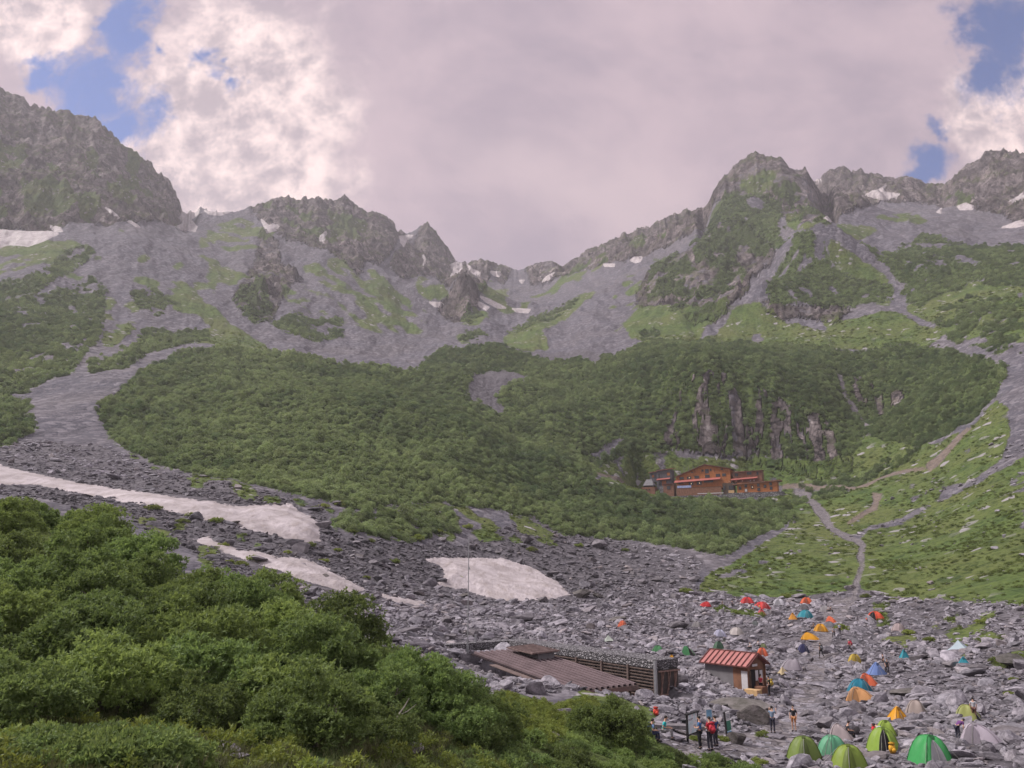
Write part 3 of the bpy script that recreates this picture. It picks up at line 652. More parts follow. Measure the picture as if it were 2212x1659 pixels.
def snow_material():
    m, t, b = material('old_snow')
    pos = t.node('ShaderNodeNewGeometry').outputs['Position']
    n = t.noise(pos, 1 / 5, 5, 0.6); n2 = t.noise(pos, 1 / 0.9, 5, 0.7)
    mp = t.node('ShaderNodeMapping', {'Vector': pos, 'Scale': (1, 0.16, 1), 'Rotation': (0, 0, 0.5)}).outputs[0]
    ln = t.noise(mp, 1 / 1.4, 5, 0.7)
    col = t.mix(t.ramp(n, 0.35, 0.65), (0.43, 0.38, 0.39), (0.30, 0.26, 0.26))
    col = t.mix(t.m('MULTIPLY', t.ramp(ln, 0.50, 0.68), 0.7), col, (0.25, 0.21, 0.195))
    col = t.mix(t.m('MULTIPLY', t.ramp(n2, 0.68, 0.8), 0.6), col, (0.25, 0.21, 0.2))
    t.put(b.inputs['Base Color'], col)
    b.inputs['Roughness'].default_value = 0.75
    t.put(b.inputs['Normal'], t.node('ShaderNodeBump', {'Strength': 0.6, 'Distance': 0.3, 'Height': t.m('ADD', n2, t.m('MULTIPLY', ln, 1.0))}).outputs[0])
    return m

# ---------------------------------------------------------------- snow patches, thick sheets melted onto the ground
def snow_patch(poly, thick, label, mat, i):
    big = thick < 2
    us = [q[0] for q in poly]; vs_ = [q[1] for q in poly]
    hs = [hit(u, min(v, 1600)) for u, v in poly] + [hit(sum(us) / len(us), sum(vs_) / len(vs_))]
    lr = sorted(math.log(math.hypot(h.x, h.y)) for h in hs); med = lr[len(lr) // 2]
    lo, hi_ = (lr[0], lr[-1]) if big else (max(lr[0], med - 0.16), min(lr[-1], med + 0.16))
    a0 = min(float(azel(u, v)[0]) for u, v in poly); a1 = max(float(azel(u, v)[0]) for u, v in poly)
    R0 = math.exp(med); pix = R0 / FPX; pa = 10 / FPX; pl = 0.05 if big else 0.04
    na = int(min(330, max(30, (a1 - a0 + 2 * pa) * FPX / 1.3))); nl = int(min(330, max(40, (hi_ - lo + 2 * pl) / 0.0022)))
    A, L = np.meshgrid(np.linspace(a0 - pa, a1 + pa, na), np.linspace(lo - pl, hi_ + pl, nl), indexing='ij')
    R = np.exp(L); T = ground_at(A, L); X = R * np.sin(A); Y = R * np.cos(A); Z = R * T
    U, V = project(X, Y, Z)
    # distance to the outline (in reference-frame units, turned to metres at that range)
    D = np.full(A.shape, 1e9)
    for q in range(len(poly)):
        p0 = np.array(poly[q], float); p1 = np.array(poly[(q + 1) % len(poly)], float); e = p1 - p0; ee = (e @ e) + 1e-9
        tx = U - p0[0]; ty = V - p0[1]; s = np.clip((tx * e[0] + ty * e[1]) / ee, 0, 1)
        D = np.minimum(D, np.hypot(tx - s * e[0], ty - s * e[1]))
    sd = np.where(inside(poly, U, V), D, -D)
    sd = sd + fbm(X / (9 * pix), Y / (13 * pix), 5, 200 + i, 0.65) * (4.5 if big else 1.1) + (0.8 if big else 1.0)
    m = sd * pix
    if big: H = thick * 0.7 * np.clip(m / (thick * 2.0), -1, 1) + 0.10 * fbm(X / 2.4, Y / 3.4, 3, 5) * (m > 0)
    else: H = np.clip(m * 0.7 + 0.3, -3, 1.8)
    Z = Z + H
    rm = np.maximum.accumulate(T, axis=1)
    keepv = (sd > -4.0) & (T > rm - 0.02)
    vid = np.arange(A.size).reshape(A.shape)
    kf = keepv[:-1, :-1] & keepv[1:, :-1] & keepv[1:, 1:] & keepv[:-1, 1:]
    if kf.any():                       # one connected sheet only
        q = np.where(kf, sd[:-1, :-1], -1e9); comp = np.zeros_like(kf); comp[np.unravel_index(np.argmax(q), q.shape)] = True
        for _ in range(900):
            d = comp.copy(); d[1:] |= comp[:-1]; d[:-1] |= comp[1:]; d[:, 1:] |= comp[:, :-1]; d[:, :-1] |= comp[:, 1:]; d &= kf
            if (d == comp).all(): break
            comp = d
        kf = comp
    f = np.stack([vid[:-1, :-1], vid[1:, :-1], vid[1:, 1:], vid[:-1, 1:]], -1)[kf]
    if len(f) == 0: print('no snow', label); return None
    used = np.unique(f); remap = np.full(A.size, -1); remap[used] = np.arange(len(used))
    vs = np.stack([X, Y, Z], -1).reshape(-1, 3)[used]
    c = vs.mean(0); c[2] = vs[:, 2].min()
    me = mesh_np('snow_patch', vs - c, remap[f], True, [mat])
    o = bpy.data.objects.new('snow_patch', me); link(o); o.location = c
    tag(o, label, 'snow patch', 'old snow patches')
    return o

# ================================================================ SKY, SUN, AIR, CAMERA
SUN_EL, SUN_AZ = math.radians(46), math.radians(-84)      # azimuth from +Y towards +X
def sky_world():
    w = bpy.data.worlds.new('World'); SC.world = w; w.use_nodes = True
    w.node_tree.nodes.clear(); t = NT(w.node_tree)
    d = t.node('ShaderNodeTexCoord').outputs['Generated']
    s = t.node('ShaderNodeSeparateXYZ', {0: d}).outputs
    yy = t.m('MAXIMUM', s[1], 0.12)
    px, pz = t.m('DIVIDE', s[0], yy), t.m('DIVIDE', s[2], yy)
    p = t.node('ShaderNodeCombineXYZ', {0: px, 1: pz, 2: 0.0}).outputs[0]
    sky = t.node('ShaderNodeTexSky', sky_type='NISHITA', sun_disc=False, sun_elevation=SUN_EL, sun_rotation=SUN_AZ, altitude=2300.0, air_density=1.0, dust_density=1.0, ozone_density=1.5)
    bsky = t.mix(1.0, sky.outputs[0], (0.088, 0.100, 0.138), 'MULTIPLY')
    big = t.noise(p, 4.0, 7, 0.62, 0.3); fine = t.noise(p, 13.0, 8, 0.66, 0.4)
    wob = t.m('ADD', t.m('MULTIPLY', t.m('SUBTRACT', big, 0.5), 2.0), t.m('MULTIPLY', t.m('SUBTRACT', fine, 0.5), 1.7))
    wv = t.node('ShaderNodeVectorMath', {0: t.node('ShaderNodeTexNoise', {'Vector': p, 'Scale': 9.0, 'Detail': 6.0, 'Roughness': 0.62}).outputs['Color'], 1: (0.5, 0.5, 0.5)}, operation='SUBTRACT')
    wv2 = t.node('ShaderNodeSeparateXYZ', {0: wv.outputs[0]}).outputs
    px, pz = t.m('ADD', px, t.m('MULTIPLY', wv2[0], 0.16)), t.m('ADD', pz, t.m('MULTIPLY', wv2[1], 0.16))
    def blob(u, v, ru, rv, rot=0.0, k=1.0):
        x, y, z = ray(u, v); cx, cz = float(x / y), float(z / y)
        dx, dz = t.m('SUBTRACT', px, cx), t.m('SUBTRACT', pz, cz); c, sn = math.cos(rot), math.sin(rot)
        ex = t.m('DIVIDE', t.m('ADD', t.m('MULTIPLY', dx, c), t.m('MULTIPLY', dz, sn)), ru / FPX * 1.15)
        ez = t.m('DIVIDE', t.m('SUBTRACT', t.m('MULTIPLY', dz, c), t.m('MULTIPLY', dx, sn)), rv / FPX * 1.25)
        return t.m('SUBTRACT', k, t.m('SQRT', t.m('ADD', t.m('MULTIPLY', ex, ex), t.m('MULTIPLY', ez, ez))))
    def union(bl):
        r = bl[0]
        for q in bl[1:]: r = t.m('MAXIMUM', r, q)
        return r
    blue = union([blob(275, 70, 72, 150, -0.15), blob(200, 180, 135, 105, 0.35), blob(272, 270, 95, 85, 0.6), blob(90, 170, 90, 50, 0.6), blob(425, 145, 62, 56, 0, 0.72), blob(480, 178, 60, 44, 0, 0.62), blob(345, 95, 40, 60, 0, 0.6),
                  blob(2165, 60, 120, 110, 0.2, 0.95), blob(2130, 150, 85, 110, -0.35, 0.8), blob(2040, 272, 50, 62, -0.3, 0.66), blob(1995, 358, 86, 60, 0.45, 0.78), blob(2400, 60, 160, 90)])
    bm = t.ramp(t.m('ADD', blue, t.m('MULTIPLY', wob, 0.95)), -0.04, 0.62)
    # thin veils drifting over the blue
    veil = t.ramp(t.noise(p, 7.0, 8, 0.7, 0.8), 0.5, 0.8)
    bm = t.m('MULTIPLY', bm, t.m('SUBTRACT', 1.0, t.m('MULTIPLY', veil, 0.55)))
    # cloud: a smooth grey deck with curdled bright banks left and right
    bank = union([blob(480, 250, 330, 330, -0.2), blob(110, 60, 190, 130), blob(2170, 230, 150, 150), blob(560, 400, 260, 160)])
    bank = t.ramp(t.m('ADD', bank, t.m('MULTIPLY', t.m('SUBTRACT', big, 0.5), 1.2)), 0.0, 0.55)
    cur = t.noise(p, 20.0, 11, 0.66, 0.15); cur2 = t.noise(p, 7.0, 6, 0.6, 0.1)
    lump = t.ramp(t.m('ADD', t.m('MULTIPLY', cur, 0.55), t.m('MULTIPLY', cur2, 0.45)), 0.41, 0.60)
    bright = t.mix(lump, (0.50, 0.41, 0.45), (1.12, 0.89, 0.85))
    st = t.noise(t.node('ShaderNodeMapping', {'Vector': p, 'Rotation': (0, 0, 0.7), 'Scale': (1, 1.35, 1)}).outputs[0], 3.6, 10, 0.60, 0.25)
    deck = t.mix(t.ramp(st, 0.32, 0.68), (0.385, 0.312, 0.38), (0.58, 0.45, 0.50))
    glow = t.ramp(union([blob(470, 400, 420, 200), blob(1300, 420, 500, 160, -0.3)]), 0.0, 1.0)
    deck = t.mix(t.m('MULTIPLY', glow, 0.55), deck, (0.74, 0.58, 0.60))
    cloud = t.mix(bank, deck, bright)
    # overhead, out of view, the cloud is made brighter to light the ground
    hi = t.ramp(s[2], 0.66, 0.92)
    cloud = t.mix(hi, cloud, (1.10, 1.06, 1.18))
    back = t.ramp(s[1], 0.10, -0.25)  # unseen cloud behind the camera, its tone set to balance the ambient light
    cloud = t.mix(t.m('MULTIPLY', back, t.m('SUBTRACT', 1.0, hi)), cloud, (0.60, 0.55, 0.58))
    col = t.mix(t.m('MULTIPLY', bm, t.m('SUBTRACT', 1.0, hi)), cloud, bsky)
    bg = t.node('ShaderNodeBackground', {'Color': col, 'Strength': 1.0})
    out = t.node('ShaderNodeOutputWorld'); t.l.new(bg.outputs[0], out.inputs[0])
    w.cycles.sampling_method = 'MANUAL'; w.cycles.sample_map_resolution = 512

def sun_lamp():
    l = bpy.data.lights.new('sun', 'SUN'); l.energy = 4.8; l.angle = math.radians(9); l.color = (1.0, 0.95, 0.91)
    o = bpy.data.objects.new('sun', l); link(o)
    d = Vector((math.sin(SUN_AZ) * math.cos(SUN_EL), math.cos(SUN_AZ) * math.cos(SUN_EL), math.sin(SUN_EL)))
    o.rotation_euler = d.to_track_quat('Z', 'Y').to_euler(); o.location = d * 900
    return o

def haze_box(density=0.00018):
    zb = float(GZ.min()) - 1.5; zt = float(GZ.max()) + 25
    mb = MB(); mb.box((0, 0, (zb + zt) / 2), (4800, 4800, zt - zb))
    m = bpy.data.materials.new('mountain_air'); m.use_nodes = True; m.node_tree.nodes.clear(); t = NT(m.node_tree)
    out = t.node('ShaderNodeOutputMaterial')
    v = t.node('ShaderNodeVolumePrincipled', {'Color': (0.93, 0.90, 0.97), 'Density': density, 'Anisotropy': 0.25})
    t.l.new(v.outputs[0], out.inputs['Volume'])
    o = mb.build('haze', m); tag(o, kind='stuff'); return o

def camera():
    c = bpy.data.cameras.new('camera'); c.sensor_width = 36; c.lens = 36 * FPX / 2212; c.clip_start = 0.2; c.clip_end = 9000
    o = bpy.data.objects.new('camera', c); link(o)
    o.rotation_euler = (math.pi / 2 + PITCH, 0, 0); SC.camera = o
    return o

def render_settings():
    v = SC.view_settings; v.view_transform = 'Standard'; v.look = 'None'; v.exposure = 0.12; v.gamma = 1.0; v.use_curve_mapping = False
    c = SC.cycles; c.use_denoising = True; c.max_bounces = 5; c.diffuse_bounces = 3; c.glossy_bounces = 2; c.transparent_max_bounces = 8; c.volume_bounces = 0
    c.use_adaptive_sampling = True
# ================================================================ PLANTS AND STONES
def leaf_material(name, dark, lite, warm, trans=0.25, tones=False):
    m = bpy.data.materials.new(name); m.use_nodes = True; m.node_tree.nodes.clear(); t = NT(m.node_tree)
    out = t.node('ShaderNodeOutputMaterial')
    tint = t.node('ShaderNodeAttribute', attribute_name='tint').outputs['Fac']
    rnd = t.node('ShaderNodeObjectInfo').outputs['Random']
    col = t.mix(tint, dark, lite)
    tone = t.node('ShaderNodeAttribute', attribute_name='tone', attribute_type='INSTANCER').outputs['Fac'] if tones else None
    if tones: col = t.mix(t.ramp(tone, 0.0, 1.0, smooth=False), t.hsv(col, 0.515, 0.92, 0.78), t.hsv(col, 0.48, 0.9, 1.5))
    col = t.mix(t.m('MULTIPLY', t.ramp(rnd, 0.45, 1.0), 0.7), col, warm)
    col = t.hsv(col, t.m('MULTIPLY_ADD', rnd, 0.03, 0.485), 1.0, t.m('MULTIPLY_ADD', t.m('FRACT', t.m('MULTIPLY', rnd, 7.31)), 0.55, 0.72))
    d = t.node('ShaderNodeBsdfPrincipled', {'Base Color': col, 'Roughness': 0.55, 'Specular IOR Level': 0.25})
    tr = t.node('ShaderNodeBsdfTranslucent', {'Color': t.hsv(col, 0.48, 1.1, 1.3)})
    mx = t.node('ShaderNodeMixShader', {0: trans}); t.l.new(d.outputs[0], mx.inputs[1]); t.l.new(tr.outputs[0], mx.inputs[2])
    t.l.new(mx.outputs[0], out.inputs[0]); return m

def leaf_quads(P, Dn, L, W, rng, cup=0.15):
    """rhombic leaves at P pointing along Dn, length L, width W"""
    n = len(P)
    ref = rng.normal(size=(n, 3)); S = np.cross(Dn, ref); S /= np.linalg.norm(S, axis=1)[:, None] + 1e-9
    N = np.cross(S, Dn)
    L = L[:, None]; W = W[:, None]
    a = P; b = P + Dn * L * 0.5 + S * W * 0.5 + N * W * cup; c = P + Dn * L; d = P + Dn * L * 0.5 - S * W * 0.5 + N * W * cup
    v = np.stack([a, b, c, d], 1).reshape(-1, 3); f = np.arange(4 * n).reshape(n, 4)
    return v, f

def unit(v): return v / (np.linalg.norm(v, axis=1)[:, None] + 1e-9)

def leafy_mesh(name, mat, seed, clumps, per, rad, clump_r, leaf, width, ros=1, lift=0.25, flat=0.8):
    """crown of leaf rosettes gathered in clumps spread over an uneven dome; base at z=0"""
    rng = np.random.default_rng(seed); VS = []; FS = []; TT = []; off = 0
    for k in range(clumps):
        if k < clumps * 0.78:
            th = rng.uniform(0, 2 * math.pi); ph = math.acos(rng.uniform(-0.12, 1.0)); rr = rng.uniform(0.72, 1.03)
        else:
            th = rng.uniform(0, 2 * math.pi); ph = math.acos(rng.uniform(0, 1)); rr = rng.uniform(0.2, 0.7)
        c = np.array([math.sin(ph) * math.cos(th) * rad[0], math.sin(ph) * math.sin(th) * rad[1], lift + (math.cos(ph) * rad[2])]) * np.array([rr, rr, rr if ph < 1.2 else 1])
        cr = clump_r * rng.uniform(0.7, 1.3)
        d = unit(rng.normal(size=(per, 3)) + np.array([0, 0, 0.7]))
        q = rng.uniform(0.55, 1.05, per)[:, None]
        P = c + d * cr * q * np.array([1, 1, flat])
        out = unit(d + 0.5 * rng.normal(size=(per, 3)) + 0.35 * c / (np.linalg.norm(c) + 1e-6))
        for r in range(ros):
            dd = unit(out * 0.5 + rng.normal(size=(per, 3)) * 0.75)
            v, f = leaf_quads(P, dd, leaf * rng.uniform(0.65, 1.25, per), width * rng.uniform(0.7, 1.2, per), rng)
            VS.append(v); FS.append(f + off); off += len(v)
            TT.append(np.repeat(np.clip(rng.uniform(0, 1, per) * 0.7 + 0.3 * rng.uniform(0, 1), 0, 1), 4))
    me = mesh_np(name, np.concatenate(VS), np.concatenate(FS), False, [mat])
    at = me.attributes.new('tint', 'FLOAT', 'POINT'); at.data.foreach_set('value', np.concatenate(TT).astype(np.float32))
    return me

def rock_mesh(name, mat, seed, sub=2, cuts=14, flat=(1, 1, 0.7), rough=0.05):
    bm = bmesh.new(); bmesh.ops.create_icosphere(bm, subdivisions=sub, radius=1.0)
    V = np.array([v.co[:] for v in bm.verts]); F = np.array([[v.index for v in f.verts] for f in bm.faces]); bm.free()
    rng = np.random.default_rng(seed)
    for k in range(cuts):
        n = unit(rng.normal(size=(1, 3)))[0]; d = rng.uniform(0.45, 0.85)
        s = V @ n; V = np.where((s > d)[:, None], V - np.outer(s - d, n), V)
    V = V * np.array(flat) * rng.uniform(0.8, 1.25, 3)
    if rough: V = V * (1 + rough * rng.normal(size=(len(V), 1)) * 0.5)
    return mesh_np(name, V, F, False, [mat])

def rock_material(name, lo, hi, lich=0.3, scale=1.0, tones=False):
    m, t, b = material(name)
    tc = t.node('ShaderNodeTexCoord').outputs['Object']; rnd = t.node('ShaderNodeObjectInfo').outputs['Random']
    n = t.noise(tc, 2.2 * scale, 6, 0.65); n2 = t.noise(tc, 7 * scale, 5, 0.7)
    col = t.mix(t.ramp(n, 0.3, 0.7), lo, hi)
    col = t.mix(t.m('MULTIPLY', t.ramp(n2, 0.58, 0.72), lich), col, (0.30, 0.29, 0.26))
    col = t.mix(t.m('MULTIPLY', t.ramp(n2, 0.42, 0.3), 0.5), col, (0.07, 0.065, 0.07))
    col = t.mix(t.m('MULTIPLY', t.ramp(t.m('FRACT', t.m('MULTIPLY', rnd, 13.7)), 0.84, 0.97), 0.45), col, (0.22, 0.18, 0.17))
    col = t.hsv(col, t.m('MULTIPLY_ADD', rnd, 0.05, 0.475), 1.0, t.m('MULTIPLY_ADD', t.m('FRACT', t.m('MULTIPLY', rnd, 5.7)), 0.75, 0.62))
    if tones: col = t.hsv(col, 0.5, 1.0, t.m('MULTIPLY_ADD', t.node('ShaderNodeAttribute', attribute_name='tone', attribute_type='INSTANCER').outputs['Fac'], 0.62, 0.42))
    t.put(b.inputs['Base Color'], col); b.inputs['Roughness'].default_value = 0.9; b.inputs['Specular IOR Level'].default_value = 0.2
    t.put(b.inputs['Normal'], t.node('ShaderNodeBump', {'Strength': 0.7, 'Distance': 0.12, 'Height': t.m('ADD', n, t.m('MULTIPLY', n2, 0.5))}).outputs[0])
    return m

def source(name, meshes):
    c = bpy.data.collections.new(name)
    for i, me in enumerate(meshes):
        c.objects.link(bpy.data.objects.new('%s_%s' % (name, 'abcdefghij'[i]), me))
    return c

def scatter(name, P, rot, scl, idx, src, kind='stuff', tone=None):
    me = bpy.data.meshes.new(name); P = np.asarray(P, np.float32); n = len(P)
    me.vertices.add(n); me.vertices.foreach_set('co', P.ravel())
    for nm, typ, arr, key in (('turn', 'FLOAT_VECTOR', rot, 'vector'), ('size', 'FLOAT_VECTOR', scl, 'vector'), ('pick', 'INT', idx, 'value')):
        at = me.attributes.new(nm, typ, 'POINT')
        at.data.foreach_set(key, np.ascontiguousarray(arr, dtype=np.int32 if typ == 'INT' else np.float32).ravel())
    if tone is not None: at = me.attributes.new('tone', 'FLOAT', 'POINT'); at.data.foreach_set('value', np.asarray(tone, np.float32))
    o = bpy.data.objects.new(name, me); link(o); tag(o, kind=kind)
    g = bpy.data.node_groups.new(name, 'GeometryNodeTree')
    g.interface.new_socket('Geometry', in_out='INPUT', socket_type='NodeSocketGeometry'); g.interface.new_socket('Geometry', in_out='OUTPUT', socket_type='NodeSocketGeometry')
    gi = g.nodes.new('NodeGroupInput'); go = g.nodes.new('NodeGroupOutput')
    ip = g.nodes.new('GeometryNodeInstanceOnPoints'); ci = g.nodes.new('GeometryNodeCollectionInfo')
    ci.inputs['Collection'].default_value = src; ci.inputs['Separate Children'].default_value = True; ci.inputs['Reset Children'].default_value = True
    def na(nm, typ):
        q = g.nodes.new('GeometryNodeInputNamedAttribute'); q.data_type = typ; q.inputs['Name'].default_value = nm
        return [s for s in q.outputs if s.enabled and s.name == 'Attribute'][0]
    e2r = g.nodes.new('FunctionNodeEulerToRotation')
    g.links.new(na('turn', 'FLOAT_VECTOR'), e2r.inputs[0])
    g.links.new(gi.outputs[0], ip.inputs['Points']); g.links.new(ci.outputs[0], ip.inputs['Instance'])
    ip.inputs['Pick Instance'].default_value = True
    g.links.new(na('pick', 'INT'), ip.inputs['Instance Index']); g.links.new(e2r.outputs[0], ip.inputs['Rotation'])
    g.links.new(na('size', 'FLOAT_VECTOR'), ip.inputs['Scale']); g.links.new(ip.outputs[0], go.inputs[0])
    md = o.modifiers.new('spread', 'NODES'); md.node_group = g
    return o

# cell areas on the map, for even scattering
_da = np.gradient(AZ)[:, None]; _dl = np.gradient(LR)[None, :]
CELL = GR * GR * _da * _dl
VISIBLE = TE >= RUNMAX - 0.012
def sample(weight, seed):
    """random ground points with the given number per square metre (array over the grid)"""
    rng = np.random.default_rng(seed)
    lam = np.where(VISIBLE, weight, 0) * CELL
    n = rng.poisson(lam); ia, il = np.nonzero(n); k = n[ia, il]
    ia = np.repeat(ia, k); il = np.repeat(il, k)
    a = AZ[ia] + (rng.random(len(ia)) - 0.5) * _da[ia, 0]; l = LR[il] + (rng.random(len(il)) - 0.5) * _dl[0, il]
    r = np.exp(l); z = r * ground_at(a, l)
    return np.stack([r * np.sin(a), r * np.cos(a), z], -1), r, ia, il, rng
INFRAME = np.abs(GA) < 0.66

M_SHRUB = leaf_material('dwarf_birch_leaves', (0.085, 0.140, 0.055), (0.175, 0.245, 0.098), (0.185, 0.215, 0.09), 0.35, True)
M_ROWAN = leaf_material('rowan_leaves', (0.078, 0.130, 0.046), (0.19, 0.265, 0.090), (0.22, 0.265, 0.085), 0.45)
M_HERB = leaf_material('herb_leaves', (0.10, 0.145, 0.035), (0.21, 0.26, 0.065), (0.235, 0.25, 0.065), 0.35)
M_GRASS = leaf_material('meadow_leaves', (0.075, 0.115, 0.032), (0.15, 0.195, 0.055), (0.16, 0.185, 0.055), 0.4)
M_DRY = leaf_material('dry_grass', (0.085, 0.095, 0.04), (0.165, 0.165, 0.08), (0.10, 0.125, 0.045), 0.2)
M_BARK = simple('grey_bark', (0.13, 0.11, 0.095), 0.9, 0.35, 14, bump=0.4, bscale=40)
M_ROCK = rock_material('grey_boulder', (0.115, 0.104, 0.115), (0.235, 0.212, 0.228))
M_MOSS = rock_material('dark_mossy_rock', (0.060, 0.055, 0.048), (0.140, 0.124, 0.122), 0.15)
M_STONE = rock_material('grey_stone', (0.125, 0.114, 0.128), (0.33, 0.30, 0.325), 0.3)
M_RUBBLE = rock_material('loose_stone', (0.115, 0.106, 0.122), (0.285, 0.262, 0.290), 0.25, 1.0, True)

def scatter_shrubs():
    src = source('shrub_kind', [leafy_mesh('shrub_kind', M_SHRUB, 300 + i, 20, 52, (1.0, 1.0, 0.95), 0.38, 0.165, 0.115, 1, 0.15) for i in range(4)])
    w = np.where(COV['shrub'] > 0.5, 1.0, 0) * np.where(COV['rock'] > 0.62, 0.28, 1.0)
    dens = np.where(GR < 300, 1 / 1.9, np.where(GR < 420, 1 / 2.2, np.where(GR < 600, 1 / 3.3, 1 / 6.0)))
    P, r, ia, il, rng = sample(w * dens * INFRAME * (GR > 120) * (GR < 1000), 21)
    n = len(P); big = 0.5 + 0.5 * fbm(P[:, 0] / 22, P[:, 1] / 22, 3, 8)
    s = 0.60 * (0.65 + 1.7 * rng.random(n) ** 2.4 + 0.9 * big) * np.interp(r, [150, 350, 560, 900], [0.85, 1.0, 1.1, 1.25])
    scl = np.stack([s, s, s * rng.uniform(0.8, 1.45, n)], -1)
    rot = np.stack([rng.normal(0, .12, n), rng.normal(0, .12, n), rng.uniform(0, 6.28, n)], -1)
    P[:, 2] -= 0.15 * s
    tree = rng.random(n) < 0.025 * (r < 560); scl[tree] *= np.array([1.5, 1.5, 2.0])
    tone = 0.5 + 0.75 * fbm(P[:, 0] / 48, P[:, 1] / 48, 3, 12) + 0.55 * fbm(P[:, 0] / 11, P[:, 1] / 11, 2, 13) + rng.normal(0, 0.16, n) + 0.25 * tree
    tone = tone + np.interp(r, [200, 300, 420], [0.28, 0.05, 0.0])
    scatter('dwarf_shrubbery', P, rot, scl, rng.integers(0, 4, n), src, tone=np.clip(tone, 0, 1))
    return n

def scatter_meadow():
    src = source('tuft_kind', [leafy_mesh('tuft_kind', M_GRASS, 330 + i, 9, 16, (0.8, 0.8, 0.4), 0.35, 0.34, 0.16, 1, 0.05) for i in range(3)])
    w = np.where(COV['grass'] > 0.5, 1.0, 0) * (COV['shrub'] < 0.5) * (COV['path'] < 0.5) * (COV['dirt'] < 0.5)
    dens = np.where(GR < 90, 0.0, np.where(GR < 260, 0.42, np.where(GR < 420, 0.22, 0.08)))
    clump = sstep(-0.35, 0.25, fbm(GX / 7, GY / 7, 3, 44))
    P, r, ia, il, rng = sample(w * dens * clump * INFRAME * (GR < 620), 22)
    n = len(P); s = (0.45 + 0.65 * rng.random(n) ** 1.5) * np.interp(r, [90, 250, 600], [0.8, 1.0, 1.7])
    scl = np.stack([s, s, s * rng.uniform(0.35, 0.8, n)], -1); rot = np.stack([rng.normal(0, .1, n), rng.normal(0, .1, n), rng.uniform(0, 6.28, n)], -1)
    scatter('meadow_plants', P, rot, scl, rng.integers(0, 3, n), src)
    return n

KEEP_OUT = []          # (x, y, radius) kept free of rubble
def free_of(P, pad=0.0):
    ok = np.ones(len(P), bool)
    for x, y, rr in KEEP_OUT: ok &= (P[:, 0] - x) ** 2 + (P[:, 1] - y) ** 2 > (rr + pad) ** 2
    return ok

def scatter_rubble():
    src = source('stone_kind', [rock_mesh('stone_kind', M_RUBBLE, 400 + i, 2, 12, (1, 0.85, 0.5 + 0.1 * (i % 3)), 0.0) for i in range(7)])
    w = np.where(COV['rubble'] > 0.5, 1.0, 0) * (COV['snow'] < 0.5) * (COV['shrub'] < 0.5) * np.where(COV['path'] > 0.5, 0.6, 1.0) * np.where(COV['grass'] > 0.5, 0.18, 1.0)
    dens = np.where(GR < 75, 8.5, np.where(GR < 120, 5.5, np.where(GR < 180, 1.9, np.where(GR < 290, 0.75, 0))))
    dens = dens * (0.6 + 0.8 * (0.5 + 0.5 * fbm(GX / 12, GY / 12, 3, 47)))
    P, r, ia, il, rng = sample(w * dens * INFRAME * (GR > 34), 23)
    # scattered stones in the meadows and at the bare streaks
    w2 = ((COV['grass'] > 0.5) * 0.022 + (COV['bare'] > 0.5) * 0.25) * (GR > 120) * (GR < 330) * INFRAME * (COV['shrub'] < 0.5)
    P2, r2, ia2, il2, _ = sample(w2, 24)
    path = np.concatenate([COV['path'][ia, il] > 0.5, np.zeros(len(P2), bool)]); P = np.concatenate([P, P2]); r = np.concatenate([r, r2])
    ok = free_of(P); P = P[ok]; r = r[ok]; path = path[ok]
    n = len(P)
    s = np.exp(rng.normal(math.log(0.15), 0.6, n)) * np.interp(r, [45, 110, 200, 300], [1.0, 1.25, 1.9, 2.3])
    s = np.clip(s, 0.09, 1.35)
    scl = np.stack([s * rng.uniform(0.8, 1.5, n), s * rng.uniform(0.7, 1.15, n), s * rng.uniform(0.55, 1.1, n)], -1)
    rot = np.stack([rng.normal(0, .28, n), rng.normal(0, .28, n), rng.uniform(0, 6.28, n)], -1)
    scl[path] = np.stack([s, s, s * 0.3], -1)[path] * 1.25; rot[path, :2] *= 0.15
    P[:, 2] += 0.12 * scl[:, 2]; P[path, 2] -= 0.08 * s[path]
    pu, pv = project(P[:, 0], P[:, 1], P[:, 2])
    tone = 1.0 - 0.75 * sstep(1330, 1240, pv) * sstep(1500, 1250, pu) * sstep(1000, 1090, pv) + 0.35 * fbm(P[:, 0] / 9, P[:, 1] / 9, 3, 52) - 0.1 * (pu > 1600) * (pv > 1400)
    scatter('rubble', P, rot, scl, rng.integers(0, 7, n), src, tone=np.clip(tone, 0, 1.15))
    return n

